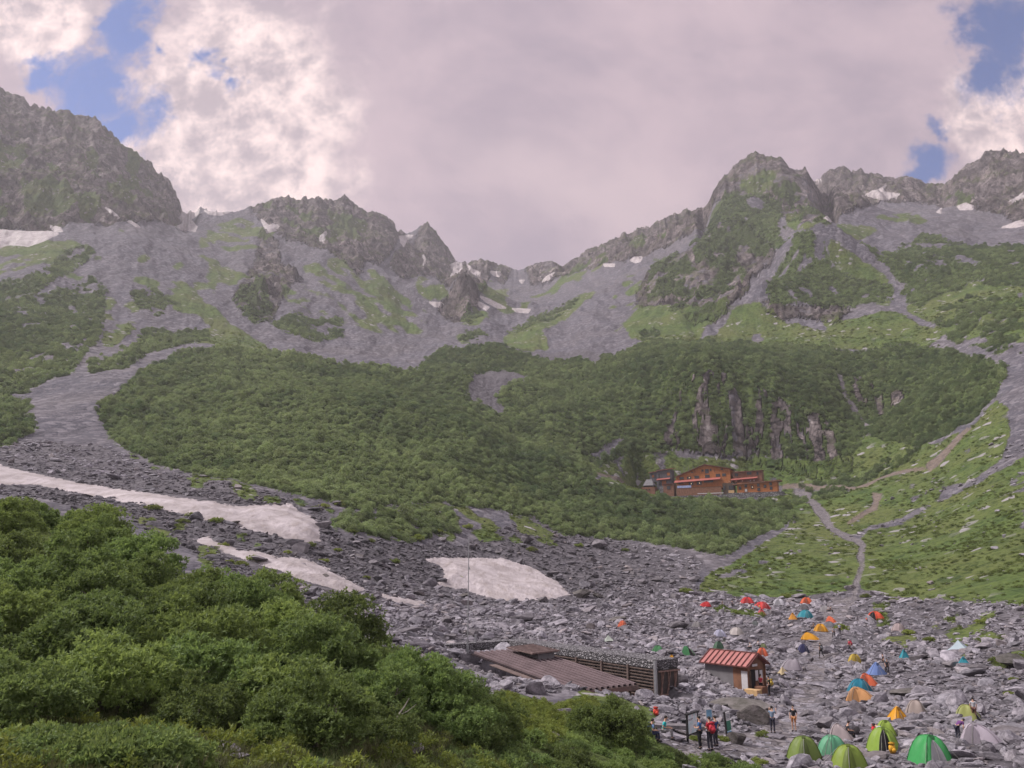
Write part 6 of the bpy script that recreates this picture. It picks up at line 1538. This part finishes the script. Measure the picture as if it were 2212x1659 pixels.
R_, O_, OC = (0.60, 0.045, 0.045), (0.66, 0.13, 0.05), (0.72, 0.16, 0.075)
Y_, AM = (0.66, 0.31, 0.05), (0.68, 0.32, 0.02)
TEAL, TEALB = (0.03, 0.27, 0.34), (0.02, 0.20, 0.29)
GREY, LIL, CREAM, TAN = (0.33, 0.30, 0.33), (0.46, 0.40, 0.46), (0.56, 0.50, 0.48), (0.38, 0.31, 0.28)
TENTS = [ # u, v base, width px, height px, colour, style, yaw deg, door angle deg or None, open, label
 (1524.6,1311,24,11,R_,'low',10,None,0,'small low red tent at the left edge of the campsite'),
 (1614,1304,31,13,R_,'dome',5,-90,0,'big red group tent farthest back, above the sitting group'),
 (1645,1316,38,15,R_,'dome',-10,-60,0,'big red group tent in front of the farthest red one'),
 (1645,1329,20,14,(0.52,0.07,0.09),'peak',20,None,0,'small crimson peaked tent below the big red group tents'),
 (1682.6,1308,29,14,(0.50,0.48,0.52),'dome',0,-100,0,'whitish grey dome tent right of the red group tents'),
 (1742.5,1306,26,14,O_,'dome',15,-90,0,'orange dome tent highest up at the top of the campsite'),
 (1737,1318,24,11,(0.12,0.11,0.12),'dome',0,None,0,'dark grey tent between the top orange tent and a teal tent'),
 (1740,1335,34,16,TEAL,'dome',-8,-70,0,'wide teal tent beside a small yellow tent near the top'),
 (1713,1339,18,15,Y_,'peak',10,None,0,'small upright yellow tent left of the wide teal tent'),
 (1782,1322,24,13,(0.28,0.26,0.27),'dome',0,-30,0,'grey tent with two people sitting at its right side'),
 (1794.6,1345.5,20,13,OC,'low',170,None,0,'coral orange tent half hidden behind a grey tent'),
 (1791,1354,26,10,(0.17,0.165,0.18),'dome',0,None,0,'flat dark grey tent in front of the coral orange one'),
 (1773,1364.6,30,15,AM,'dome',0,-90,0,'upper of two amber tents beside the path'),
 (1748.6,1383,34,14,AM,'low',175,None,0,'lower, wider amber tent left of the path'),
 (1555,1376,30,14,(0.48,0.47,0.60),'dome',5,-80,0,'pale lilac dome tent left of a cream one'),
 (1590.6,1372.4,34,15,CREAM,'dome',0,-60,0,'cream white dome tent right of the pale lilac one'),
 (1565,1389.7,16,10,(0.07,0.075,0.065),'peak',0,None,0,'tiny dark olive tent under the pale lilac tent'),
 (1552.4,1404.5,23,17,(0.055,0.12,0.07),'dome',30,None,0,'dark green tent above the red-roofed hut'),
 (1484,1416,25,19,(0.08,0.27,0.11),'low',180,-40,1,'green tent with an open grey door, left of the red-roofed hut'),
 (1421,1408,27,13,(0.07,0.22,0.09),'dome',0,None,0,'green tent peeping over the stone-filled lodge wall'),
 (1600,1417,37,18,(0.40,0.36,0.41),'low',0,None,0,'greyish lilac tent right behind the red roof'),
 (1647,1418,25,18,OC,'dome',10,-90,0,'orange tent behind the right end of the red roof'),
 (1648.7,1400,16,9,(0.16,0.18,0.08),'dome',0,None,0,'small olive tent behind the orange one at the red roof'),
 (1735.5,1410.6,24,17,(0.045,0.045,0.12),'dome',15,-50,0,'navy blue tent left of the path'),
 (1711,1448,42,24,(0.36,0.32,0.36),'low',0,None,0,'large greyish tent with a beige side panel, right of the red-roofed hut'),
 (1505,1355,21,12,(0.27,0.25,0.25),'dome',0,None,0,'brownish grey tent alone on the left rubble'),
 (1631,1351,16,10,(0.14,0.15,0.15),'dome',0,None,0,'small slate grey tent alone in mid rubble'),
 (1344.7,1356,23,14,OC,'dome',0,-60,0,'lone orange tent far left beside a dark boulder'),
 (1315.7,1387,28,15,(0.46,0.50,0.44),'tarp',15,None,0,'pale peaked tarp behind the stone-filled lodge wall'),
 (1451,1425,12,9,AM,'dome',0,None,0,'tiny yellow tent at the end of the lodge wall'),
 (1891,1340,36,16,(0.66,0.09,0.04),'dome',5,-110,1,'red-orange tent with an open dark door in the upper right'),
 (1941,1362.6,28,14,(0.42,0.33,0.33),'dome',0,-60,0,'beige tent in front of a dark grey tent, upper right'),
 (1955,1352,24,9,(0.15,0.13,0.15),'dome',0,None,0,'dark grey flat tent behind the beige one, upper right'),
 (1848,1390,21,14,(0.19,0.18,0.20),'peak',0,None,0,'grey peaked tent beside the walker in red'),
 (1847,1435.7,28,21,(0.50,0.36,0.06),'dome',20,-60,0,'mustard yellow tent above the blue one'),
 (1894.6,1458.5,40,25,(0.17,0.25,0.52),'peak',10,-60,0,'blue tent beside two standing hikers'),
 (1874.7,1482,34,23,OC,'low',180,-110,0,'bright orange tent tucked behind the big teal tent'),
 (1857.6,1496.5,49,25,TEALB,'dome',5,-50,0,'big teal blue tent in front of the bright orange one'),
 (1858.5,1517,54,27,(0.64,0.33,0.14),'low',180,-120,0,'pale orange tent with a long tail, below the big teal one'),
 (1954,1424,21,19,TEAL,'peak',30,None,0,'small pointed teal tent in the grassy right part'),
 (2083.5,1444,28,21,TEAL,'peak',10,None,0,'pointed teal tent near the right edge'),
 (2075,1406,44,21,(0.42,0.50,0.55),'tarp',-10,None,0,'pale blue peaked tarp near the right edge'),
 (1940,1558,45,29,AM,'peak',35,-60,0,'amber peaked tent beside a tan tent, lower right'),
 (1979,1543,40,25,TAN,'dome',0,-30,0,'tan tent behind the amber peaked tent, lower right'),
 (2088.7,1556,44,27,(0.34,0.36,0.12),'dome',0,-20,1,'yellow-green tent with a person behind it, lower right'),
 (2117,1606.6,68,35,LIL,'low',180,-110,0,'large pinkish lilac tent at the lower right'),
 (1816,1604,46,32,(0.46,0.385,0.39),'low',180,None,0,'pale pinkish tent behind the mint green tent'),
 (1738,1644,70,47,(0.17,0.235,0.055),'dome',45,-90,0,'olive green dome tent with a dark vent at the bottom'),
 (1799.5,1637,64,42,(0.13,0.38,0.22),'dome',40,-120,0,'mint green dome tent right of the olive one'),
 (1835,1660,70,42,(0.22,0.30,0.05),'dome',45,-90,0,'olive lime tent cut by the bottom edge, below the mint green one'),
 (1914,1592,40,29,(0.30,0.42,0.07),'dome',10,None,0,'lime tent behind the lime tent with the open door'),
 (1909,1626,64,46,(0.25,0.37,0.06),'dome',40,-80,1,'lime green tent with an open dark door and a person bending in'),
 (2010.8,1652,82,52,(0.06,0.33,0.10),'dome',35,-62,0,'bright green tent with a grey door at the bottom right'),
]
def tents():
    for (u, v, w, h, col, st, yaw, door, op, lab) in TENTS:
        p = hit(u, v); d = math.hypot(p.x, p.y); k = d / FPX; az = math.atan2(p.x, p.y)
        W, H = w * k / 1.05, h * k * 0.9
        dep = W * (0.62 if st == 'low' else 0.8)
        q = p + Vector((math.sin(az), math.cos(az), 0)) * dep * 0.45
        zz = min(float(gz(q.x, q.y)), p.z + 0.25); q.z = zz
        if door is not None: door = math.radians(door - yaw) - az * 0
        sq = 0.88 if abs(abs(yaw) - 40) < 8 else 1.0
        dcol = (0.30, 0.29, 0.31) if 'grey door' in lab else None
        make_tent(q, math.radians(yaw) - az, W * sq, (W if sq < 1 else dep) * sq, H, col, lab, st, door, bool(op), dcol)
        KEEP_OUT.append((q.x, q.y, 0.46 * W))
    # beige side panel of the large greyish tent
    p = hit(1692, 1457); k = math.hypot(p.x, p.y) / FPX
    make_tent(p, 0.3, 24 * k, 20 * k, 15 * k, (0.50, 0.40, 0.24), 'beige tarp pitched against the left side of the large greyish tent', 'tarp')
    KEEP_OUT.append((p.x, p.y, 10 * k))

# ================================================================ PEOPLE
SKIN_M = simple('skin', (0.50, 0.30, 0.22), 0.6, 0.05, 6)
HAIR_M = simple('dark_hair', (0.022, 0.018, 0.016), 0.6, 0.2, 20)
_cloth = {}
def cloth(c):
    k = tuple(round(x, 3) for x in c)
    if k not in _cloth: _cloth[k] = simple('clothing', c, 0.85, 0.15, 8, 0.2)
    return _cloth[k]
def skinned(name, V, E, Rd, sub=1):
    me = bpy.data.meshes.new('tmp'); me.from_pydata([tuple(v) for v in V], E, []); o = bpy.data.objects.new('tmp', me); COL.objects.link(o)
    sm = o.modifiers.new('s', 'SKIN'); sm.use_smooth_shade = True
    for i, r in enumerate(Rd):
        sv = me.skin_vertices[0].data[i]; rr = r if isinstance(r, tuple) else (r, r); sv.radius = rr; sv.use_root = (i == 0)
    ss = o.modifiers.new('u', 'SUBSURF'); ss.levels = sub; ss.render_levels = sub
    dg = bpy.context.evaluated_depsgraph_get(); nm = bpy.data.meshes.new_from_object(o.evaluated_get(dg)); nm.name = name
    bpy.data.objects.remove(o); bpy.data.meshes.remove(me)
    nm.polygons.foreach_set('use_smooth', [True] * len(nm.polygons)); return nm

def pose_joints(pose):
    """joint positions, facing +Y, feet at z=0"""
    J = dict(pel=(0,0,.95), sp=(0,.0,1.10), ch=(0,.0,1.28), nb=(0,-.01,1.44), nk=(0,.0,1.51), hd=(0,.03,1.62), tp=(0,.02,1.73))
    for s, n in ((-1, 'l'), (1, 'r')):
        J.update({'hp'+n:(s*.09,0,.91), 'kn'+n:(s*.10,.03,.50), 'an'+n:(s*.105,-.02,.09), 'to'+n:(s*.12,.13,.035), 'sh'+n:(s*.175,-.01,1.40), 'el'+n:(s*.235,-.03,1.14), 'wr'+n:(s*.225,.06,.92), 'ha'+n:(s*.215,.09,.85)})
    def rot(keys, piv, ax, deg):
        M = Matrix.Rotation(math.radians(deg), 3, ax); p = Vector(piv)
        for k in keys: J[k] = tuple(p + M @ (Vector(J[k]) - p))
    upper = ['sp','ch','nb','nk','hd','tp'] + [a + n for a in ('sh','el','wr','ha') for n in 'lr']
    if pose == 'walk':
        rot(['knl','anl','tol'], J['hpl'], 'X', 22); rot(['anl','tol'], J['knl'], 'X', -14); rot(['knr','anr','tor'], J['hpr'], 'X', -18); rot(['anr','tor'], J['knr'], 'X', -22)
        rot(upper, J['pel'], 'X', -8); rot(['ell','wrl','hal'], J['shl'], 'X', -25); rot(['elr','wrr','har'], J['shr'], 'X', 25); rot(['wrl','hal'], J['ell'], 'X', 30)
    if pose == 'armsup':
        for n in 'lr': rot(['el'+n,'wr'+n,'ha'+n], J['sh'+n], 'X', 48); rot(['wr'+n,'ha'+n], J['el'+n], 'X', 92)
    if pose == 'crossed':
        for s, n in ((-1,'l'),(1,'r')): J['wr'+n] = (s*.04,.17,1.14); J['ha'+n] = (-s*.05,.20,1.15)
    if pose == 'hands':
        for s, n in ((-1,'l'),(1,'r')): J['wr'+n] = (s*.10,.22,1.10); J['ha'+n] = (s*.05,.27,1.13)
    if pose == 'bend':
        rot(upper, J['pel'], 'X', -62)
        for n in 'lr': rot(['el'+n,'wr'+n,'ha'+n], J['sh'+n], 'X', 45); rot(['kn'+n], J['an'+n], 'X', -4)
    if pose == 'sit':
        dz = -.50
        for k in ['pel','sp','ch','nb','nk','hd','tp'] + [a + n for a in ('hp','sh','el','wr','ha') for n in 'lr']: J[k] = (J[k][0], J[k][1] - .38, J[k][2] + dz)
        rot(upper, J['pel'], 'X', -12)
        for s, n in ((-1,'l'),(1,'r')):
            J['kn'+n] = (s*.13, .05, .50); J['an'+n] = (s*.12, .08, .09); J['to'+n] = (s*.13,.22,.035); J['wr'+n] = (s*.12,-.02,.60); J['ha'+n] = (s*.09,.05,.58)
    return {k: Vector(v) for k, v in J.items()}

_pose = {}
def pose_meshes(pose, short):
    key = (pose, short)
    if key in _pose: return _pose[key]
    J = pose_joints(pose); V = []; E = []; Rd = []; ix = {}
    def add(k, p, r, par=None):
        ix[k] = len(V); V.append(Vector(p)); Rd.append(r)
        if par is not None: E.append((ix[par], ix[k]))
    add('pel', J['pel'], (.125,.10)); add('sp', J['sp'], (.115,.09), 'pel'); add('ch', J['ch'], (.135,.10), 'sp'); add('nb', J['nb'], (.075,.065), 'ch'); add('nk', J['nk'], .050, 'nb'); add('hd', J['hd'], (.075,.088), 'nk'); add('tp', J['tp'], (.05,.06), 'hd')
    add('nose', J['hd'].lerp(J['tp'], -.1) + (J['hd'] - J['nk']).orthogonal().normalized() * 0, .02, 'hd'); V[-1] = J['hd'] + Vector((0, .10, -.01)); Rd[-1] = .014
    for n, s in (('l', -1), ('r', 1)):
        add('hp'+n, J['hp'+n], .085, 'pel'); add('kn'+n, J['kn'+n], .058, 'hp'+n); add('cf'+n, J['kn'+n].lerp(J['an'+n], .35) + Vector((0, -.015, 0)), .054, 'kn'+n); add('an'+n, J['an'+n], .036, 'cf'+n); add('to'+n, J['to'+n], .035, 'an'+n)
        add('sh'+n, J['sh'+n], .055, 'ch'); add('el'+n, J['el'+n], .038, 'sh'+n); add('wr'+n, J['wr'+n], .026, 'el'+n); add('ha'+n, J['ha'+n], (.030,.018), 'wr'+n)
        d = (J['ha'+n] - J['wr'+n]).normalized(); sd = d.cross(Vector((0, 1, 0)) if abs(d.y) < .8 else Vector((0, 0, 1))).normalized()
        for f, (o, ln) in enumerate(((-.030, .060), (-.010, .075), (.010, .070), (.028, .052))):
            b = J['ha'+n] + sd * o; add('f%s%d' % (n, f), b + d * ln * .5, .009, 'ha'+n); add('g%s%d' % (n, f), b + d * ln + Vector((0, .012, 0)), .007, 'f%s%d' % (n, f))
        add('th'+n, J['wr'+n].lerp(J['ha'+n], .7) - sd * .042 + Vector((0, .02, 0)), .010, 'ha'+n)
    body = skinned('body', V, E, Rd, 1)
    def sub(keys, edges, rad, nm):
        id2 = {k: i for i, k in enumerate(keys)}; return skinned(nm, [J[k] if k in J else keys[k] for k in keys], [(id2[a], id2[b]) for a, b in edges], rad, 1)
    K = {'pel': J['pel'] + Vector((0, 0, -.03)), 'sp': J['sp'], 'ch': J['ch'], 'nb': J['nb'] - (J['nb'] - J['ch']) * .12, 'shl': J['shl'], 'shr': J['shr'], 'ml': J['shl'].lerp(J['ell'], .72), 'mr': J['shr'].lerp(J['elr'], .72)}
    ks = list(K); shirt = skinned('shirt', [K[k] for k in ks], [(ks.index(a), ks.index(b)) for a, b in (('pel','sp'),('sp','ch'),('ch','nb'),('ch','shl'),('ch','shr'),('shl','ml'),('shr','mr'))], [(.145,.12),(.135,.11),(.155,.118),(.082,.075),.070,.070,.056,.056], 1)
    f = .62 if short else .97
    K = {'pel': J['pel'] + Vector((0, 0, .02)), 'hpl': J['hpl'], 'hpr': J['hpr']}; rad = [(.14,.115), .098, .098]; ed = [('pel','hpl'),('pel','hpr')]
    for n in 'lr':
        if short: K['k'+n] = J['hp'+n].lerp(J['kn'+n], .85); rad.append(.080); ed.append(('hp'+n, 'k'+n))
        else: K['k'+n] = J['kn'+n]; rad.append(.072); ed.append(('hp'+n, 'k'+n)); K['a'+n] = J['an'+n] + Vector((0, 0, .02)); rad.append(.056); ed.append(('k'+n, 'a'+n))
    ks = list(K); trous = skinned('trousers', [K[k] for k in ks], [(ks.index(a), ks.index(b)) for a, b in ed], rad, 1)
    hc = J['hd'].lerp(J['tp'], .35); bm = bmesh.new(); bmesh.ops.create_icosphere(bm, subdivisions=2, radius=1)
    for v in bm.verts: v.co = hc + Vector((v.co.x * .088, v.co.y * .10 - .018, v.co.z * .095 if v.co.z > -.3 or v.co.y < 0 else -.02))
    hair = bpy.data.meshes.new('hair'); bm.to_mesh(hair); bm.free(); hair.polygons.foreach_set('use_smooth', [True] * len(hair.polygons))
    mb = MB()
    for n in 'lr':
        a, t = J['an'+n], J['to'+n]; mb.tube([a + Vector((0, -.05, -.03)), a + Vector((0, 0, -.03)), t, t + Vector((0, .05, -.005))], [.045, .055, .048, .025], 8)
    shoes = mesh_py('shoes', mb.v, mb.f, True)
    for me in (body, shirt, trous, hair, shoes): me.materials.append(None)
    _pose[key] = (body, shirt, trous, hair, shoes, J); return _pose[key]

def person(u, v, pose, yaw, top, legs, label, hpx=None, short=False, hat=None, pack=None, packlabel=None, lift=0.0, at=None):
    p = Vector(at) if at is not None else hit(u, v); k = math.hypot(p.x, p.y) / FPX
    s = 0.98
    if hpx: s = max(0.85, min(1.12, hpx * k / (1.73 if pose not in ('sit', 'bend') else (1.22 if pose == 'sit' else 1.25))))
    o = empty('person', (p.x, p.y, p.z + lift), math.radians(yaw)); o.scale = (s, s, s); tag(o, label, 'person', 'people of the campsite')
    body, shirt, trous, hair, shoes, J = pose_meshes(pose, short)
    for nm, me, mt in (('body', body, SKIN_M), ('shirt', shirt, cloth(top)), ('trousers', trous, cloth(legs)), ('hat' if hat else 'hair', hair, cloth(hat) if hat else HAIR_M), ('shoes', shoes, M_BLACK)):
        c = link(bpy.data.objects.new(nm, me), o); c.material_slots[0].link = 'OBJECT'; c.material_slots[0].material = mt
    if pack:
        c = (J['ch'] + J['sp']) / 2; up = (J['nb'] - J['pel']).normalized(); back = -Vector((0, 1, 0)); back = (back - up * back.dot(up)).normalized(); side = up.cross(back)
        cc = c + back * .23
        q = empty('backpack', (0, 0, 0)); mb = MB(); M = Matrix((side, back, up)).transposed()
        def sb(ctr, dim, r=.05):
            bm = bmesh.new(); bmesh.ops.create_cube(bm, size=1.0); bmesh.ops.bevel(bm, geom=bm.edges[:], offset=.22, segments=2, affect='EDGES')
            vs = [M @ (Vector((w.co.x * dim[0], w.co.y * dim[1], w.co.z * dim[2]))) + ctr for w in bm.verts]; fs = [[x.index for x in f.verts] for f in bm.faces]; bm.free(); return vs, fs
        mb.add(*sb(cc, (.30, .21, .52))); mp = mb.build('pack_body', cloth(pack), q, True)
        mb = MB(); mb.add(*sb(cc + up * .27, (.28, .24, .12))); mb.build('lid', cloth(tuple(x * .7 for x in pack)), q, True)
        mb = MB(); mb.add(*sb(cc + back * .12 - up * .06, (.22, .08, .26))); mb.build('pocket', cloth(tuple(min(1, x * 1.2) for x in pack)), q, True)
        mb = MB()
        for sx in (-1, 1): mb.tube([cc + side * .10 * sx + up * .22 - back * .10, c + side * .11 * sx + up * .28 - back * .10, c + side * .11 * sx - back * .16 + up * .08, c + side * .13 * sx - back * .02 - up * .16], .016, 5)
        mb.build('strap', cloth(tuple(x * .6 for x in pack)), q, True)
        q.location = o.location; q.rotation_euler = o.rotation_euler; q.scale = o.scale
        tag(q, packlabel, 'backpack', 'backpacks carried by hikers')
    return o

BLK, NAVY, DK = (0.02, 0.02, 0.024), (0.03, 0.035, 0.075), (0.035, 0.035, 0.042)
def people(hutF, hutL):
    P = person
    P(1419,1602,'sit',-70,(0.16,0.27,0.45),NAVY,'sitting person in a light blue shirt beside the round bush',44,pack=(0.03,0.05,0.10),packlabel='navy backpack worn by the sitting person in light blue',lift=0)
    P(1449,1597,'sit',-110,(0.03,0.38,0.40),(0.20,0.19,0.20),'sitting person in a turquoise shirt and grey trousers facing the map board',44)
    P(1513,1618,'hands',60,(0.05,0.13,0.30),BLK,'person in a blue shirt and black shorts with leggings reading the map board',61)
    P(1535,1622,'hands',25,(0.52,0.05,0.07),(0.05,0.05,0.065),'person in a red shirt seen from behind at the map board',63,pack=(0.45,0.04,0.06),packlabel='red backpack worn by the person in red at the map board')
    P(1547,1613,'stand',35,(0.03,0.06,0.16),(0.045,0.045,0.06),'person in a dark navy jacket half hidden behind the person in red',56)
    P(1670,1584,'armsup',-30,(0.18,0.24,0.33),(0.035,0.035,0.055),'person in a blue-grey shirt raising both arms to the face on the stone path',50)
    P(1716,1580,'stand',150,BLK,(0.38,0.17,0.08),'person in a black shirt and rust coloured shorts on the stone path',48,short=True)
    P(1774.6,1422,'walk',10,DK,BLK,'hiker in dark clothes with a grey pack walking up the path',29,pack=(0.10,0.10,0.11),packlabel='dark grey backpack on the hiker in dark clothes')
    P(1801.5,1377.6,'walk',180,(0.52,0.50,0.53),BLK,'hiker in white and black coming down the path',19,pack=BLK,packlabel='black backpack on the hiker in white coming down')
    P(1814.5,1370.6,'stand',160,(0.33,0.36,0.48),BLK,'hiker in pale blue standing behind the white-clad hiker',21)
    P(1618,1405,'sit',120,(0.50,0.48,0.50),BLK,'person in white sitting on the rubble behind the greyish lilac tent',15)
    P(1641,1400,'sit',-60,(0.33,0.31,0.33),DK,'person in grey sitting beside the small olive tent',14)
    P(1836.7,1410,'walk',80,(0.55,0.05,0.09),DK,'walker in a red jacket and white hat beside the grey peaked tent',25,hat=(0.6,0.58,0.58),pack=(0.5,0.06,0.10),packlabel='red pack on the walker in the red jacket')
    P(1909,1443,'stand',90,(0.06,0.045,0.05),DK,'dark-clad hiker standing behind the blue tent, the left of two',23)
    P(1917.5,1457,'walk',170,DK,BLK,'dark-clad hiker right of the blue tent with a whitish pack',29,pack=(0.40,0.40,0.43),packlabel='whitish backpack on the dark-clad hiker by the blue tent')
    P(1881,1338,'sit',180,(0.04,0.04,0.045),BLK,'person in black crouching at the open red-orange tent',12)
    P(1843,1598,'sit',-90,(0.03,0.03,0.035),DK,'person in black sitting between the pale pinkish tent and the lime tents',22)
    P(1916,1622,'bend',40,(0.36,0.42,0.44),(0.06,0.06,0.065),'person in a pale grey shirt bending into the lime tent',42)
    P(2070,1603,'bend',-70,(0.13,0.05,0.16),(0.04,0.04,0.06),'person in a purple jacket bending down left of the lilac tent',27)
    P(2106,1556,'stand',-30,(0.42,0.42,0.45),(0.14,0.07,0.06),'person in a pale grey top behind the yellow-green tent',31)
    for (u, v, c, yaw, lab) in [(1563.6,1311,BLK,-90,'person in black sitting apart, leftmost of the group by the red tents'),(1584,1310,(0.06,0.06,0.09),-60,'person in dark navy sitting in the group by the red tents'),
        (1597,1311,(0.55,0.54,0.58),100,'person in white sitting left of the nearer red group tent'),(1620,1317,(0.50,0.50,0.53),-30,'person in white sitting in front of the nearer red group tent'),(1632,1317,(0.05,0.05,0.06),60,'person in black sitting right at the nearer red group tent'),
        (1638,1318,(0.50,0.34,0.05),90,'person in yellow sitting at the nearer red group tent'),(1788,1323,(0.42,0.40,0.43),120,'person in pale clothes sitting right of the grey tent near the top'),(1798,1323,BLK,-90,'person in black sitting right of the grey tent near the top'),(1754.6,1360,(0.05,0.045,0.04),90,'person in dark brown sitting left of the upper amber tent')]:
        P(u, v, 'sit', yaw, c, DK, lab, 12)
    F, base, Ln = hutF, hutF.o, hutL
    def put(x, y): q = base + F.ax * x + F.ay * y; return (q.x, q.y, float(gz(q.x, q.y)))
    P(0, 0, 'stand', -60, (0.50, 0.06, 0.09), DK, 'person in red standing in the doorway of the red-roofed hut', None, at=put(Ln + 0.35, 1.35))
    P(0, 0, 'stand', 60, (0.03, 0.04, 0.035), BLK, 'tall person in dark clothes in front of the red-roofed hut', None, pack=(0.42, 0.30, 0.06), packlabel='yellow backpack on the tall dark person at the hut', at=put(Ln + 1.55, 0.75))
    # people on the hut terrace, far away
    for cx, c in ((1250, (0.5, 0.5, 0.52)), (1275, (0.06, 0.06, 0.08)), (1330, (0.35, 0.08, 0.08)), (1400, (0.4, 0.2, 0.18)), (1490, (0.2, 0.25, 0.4)), (1532, (0.5, 0.5, 0.58)), (1600, (0.35, 0.16, 0.14))):
        q = HUT[0] + HUT[1] * HUT[3](cx) + HUT[2] * -2.8; P(0, 0, 'stand', 200 + cx % 60, c, DK, 'guest standing on the roof terrace beside the low orange house', None, at=(q.x, q.y, HUT[0].z + HUT[4](545)))['group'] = 'guests on the hut terrace'

def odds():
    def pack(u, v, col, lab, nm='backpack', cat='backpack', s=1.0):
        p = hit(u, v); o = empty(nm, p, 0.4); tag(o, lab, cat)
        for i, (c, d, n, k) in enumerate((((0, 0, .27), (.34, .26, .50), 'pack_body', 1.0), ((0, 0, .55), (.32, .28, .12), 'lid', 0.7), ((0, -.15, .20), (.24, .08, .26), 'pocket', 1.2))):
            bm = bmesh.new(); bmesh.ops.create_cube(bm, size=1.0); bmesh.ops.bevel(bm, geom=bm.edges[:], offset=.2, segments=2, affect='EDGES')
            mb = MB(); mb.add([Vector((w.co.x * d[0], w.co.y * d[1], w.co.z * d[2])) * s + Vector(c) * s for w in bm.verts], [[x.index for x in f.verts] for f in bm.faces]); bm.free(); mb.build(n, cloth(tuple(min(1, x * k) for x in col)), o, True)
    pack(1417, 1546, (0.55, 0.07, 0.05), 'red-orange backpack resting on the rubble near the lodge corner', s=0.85)
    pack(1889, 1583, (0.60, 0.04, 0.05), 'round red stuff sack behind the lime tents', 'stuff_sack', 'sack', 0.8)
    pack(1928, 1628, (0.62, 0.33, 0.04), 'amber bag lying at the door of the lime tent', 'bag', 'bag', 0.9)
    pack(1478, 1578, (0.03, 0.03, 0.035), 'small black backpack on the stones near the stone bench', s=0.9)
    p = hit(1468, 1583); b = MB(); b.slab([(-1.3, -.35, .42), (1.3, -.30, .38), (1.25, .35, .38), (-1.25, .32, .42)], 0.18); b.box((-0.7, 0, .12), (.4, .45, .3)); b.box((0.75, 0, .10), (.45, .4, .28))
    o = b.build('stone_bench', M_ROCK); o.location = p; o.rotation_euler = (0, 0, -0.15); tag(o, 'long flat stone bench beside the person in turquoise', 'bench')
# ================================================================ BUILD
import time as _tm
_t0 = _tm.time()
def lap(s): print('LAP', s, round(_tm.time() - _t0, 1))
SC.render.engine = 'CYCLES'
carve()
TERRAIN = terrain_object(terrain_material())
SNOWM = snow_material()
for i, (poly, th, lab) in enumerate(SNOW): snow_patch(poly, th, lab, SNOWM, i)
sky_world(); sun_lamp(); camera(); render_settings()
lodge(); _hut, HF, HL = red_hut(); HUT = big_hut(); poles(); signs()
tents(); people(HF, HL); odds(); lap('camp')
boulders(); scatter_shrubs(); scatter_meadow(); scatter_rubble(); thicket(); near_plants(); lap('nature')
haze_box()
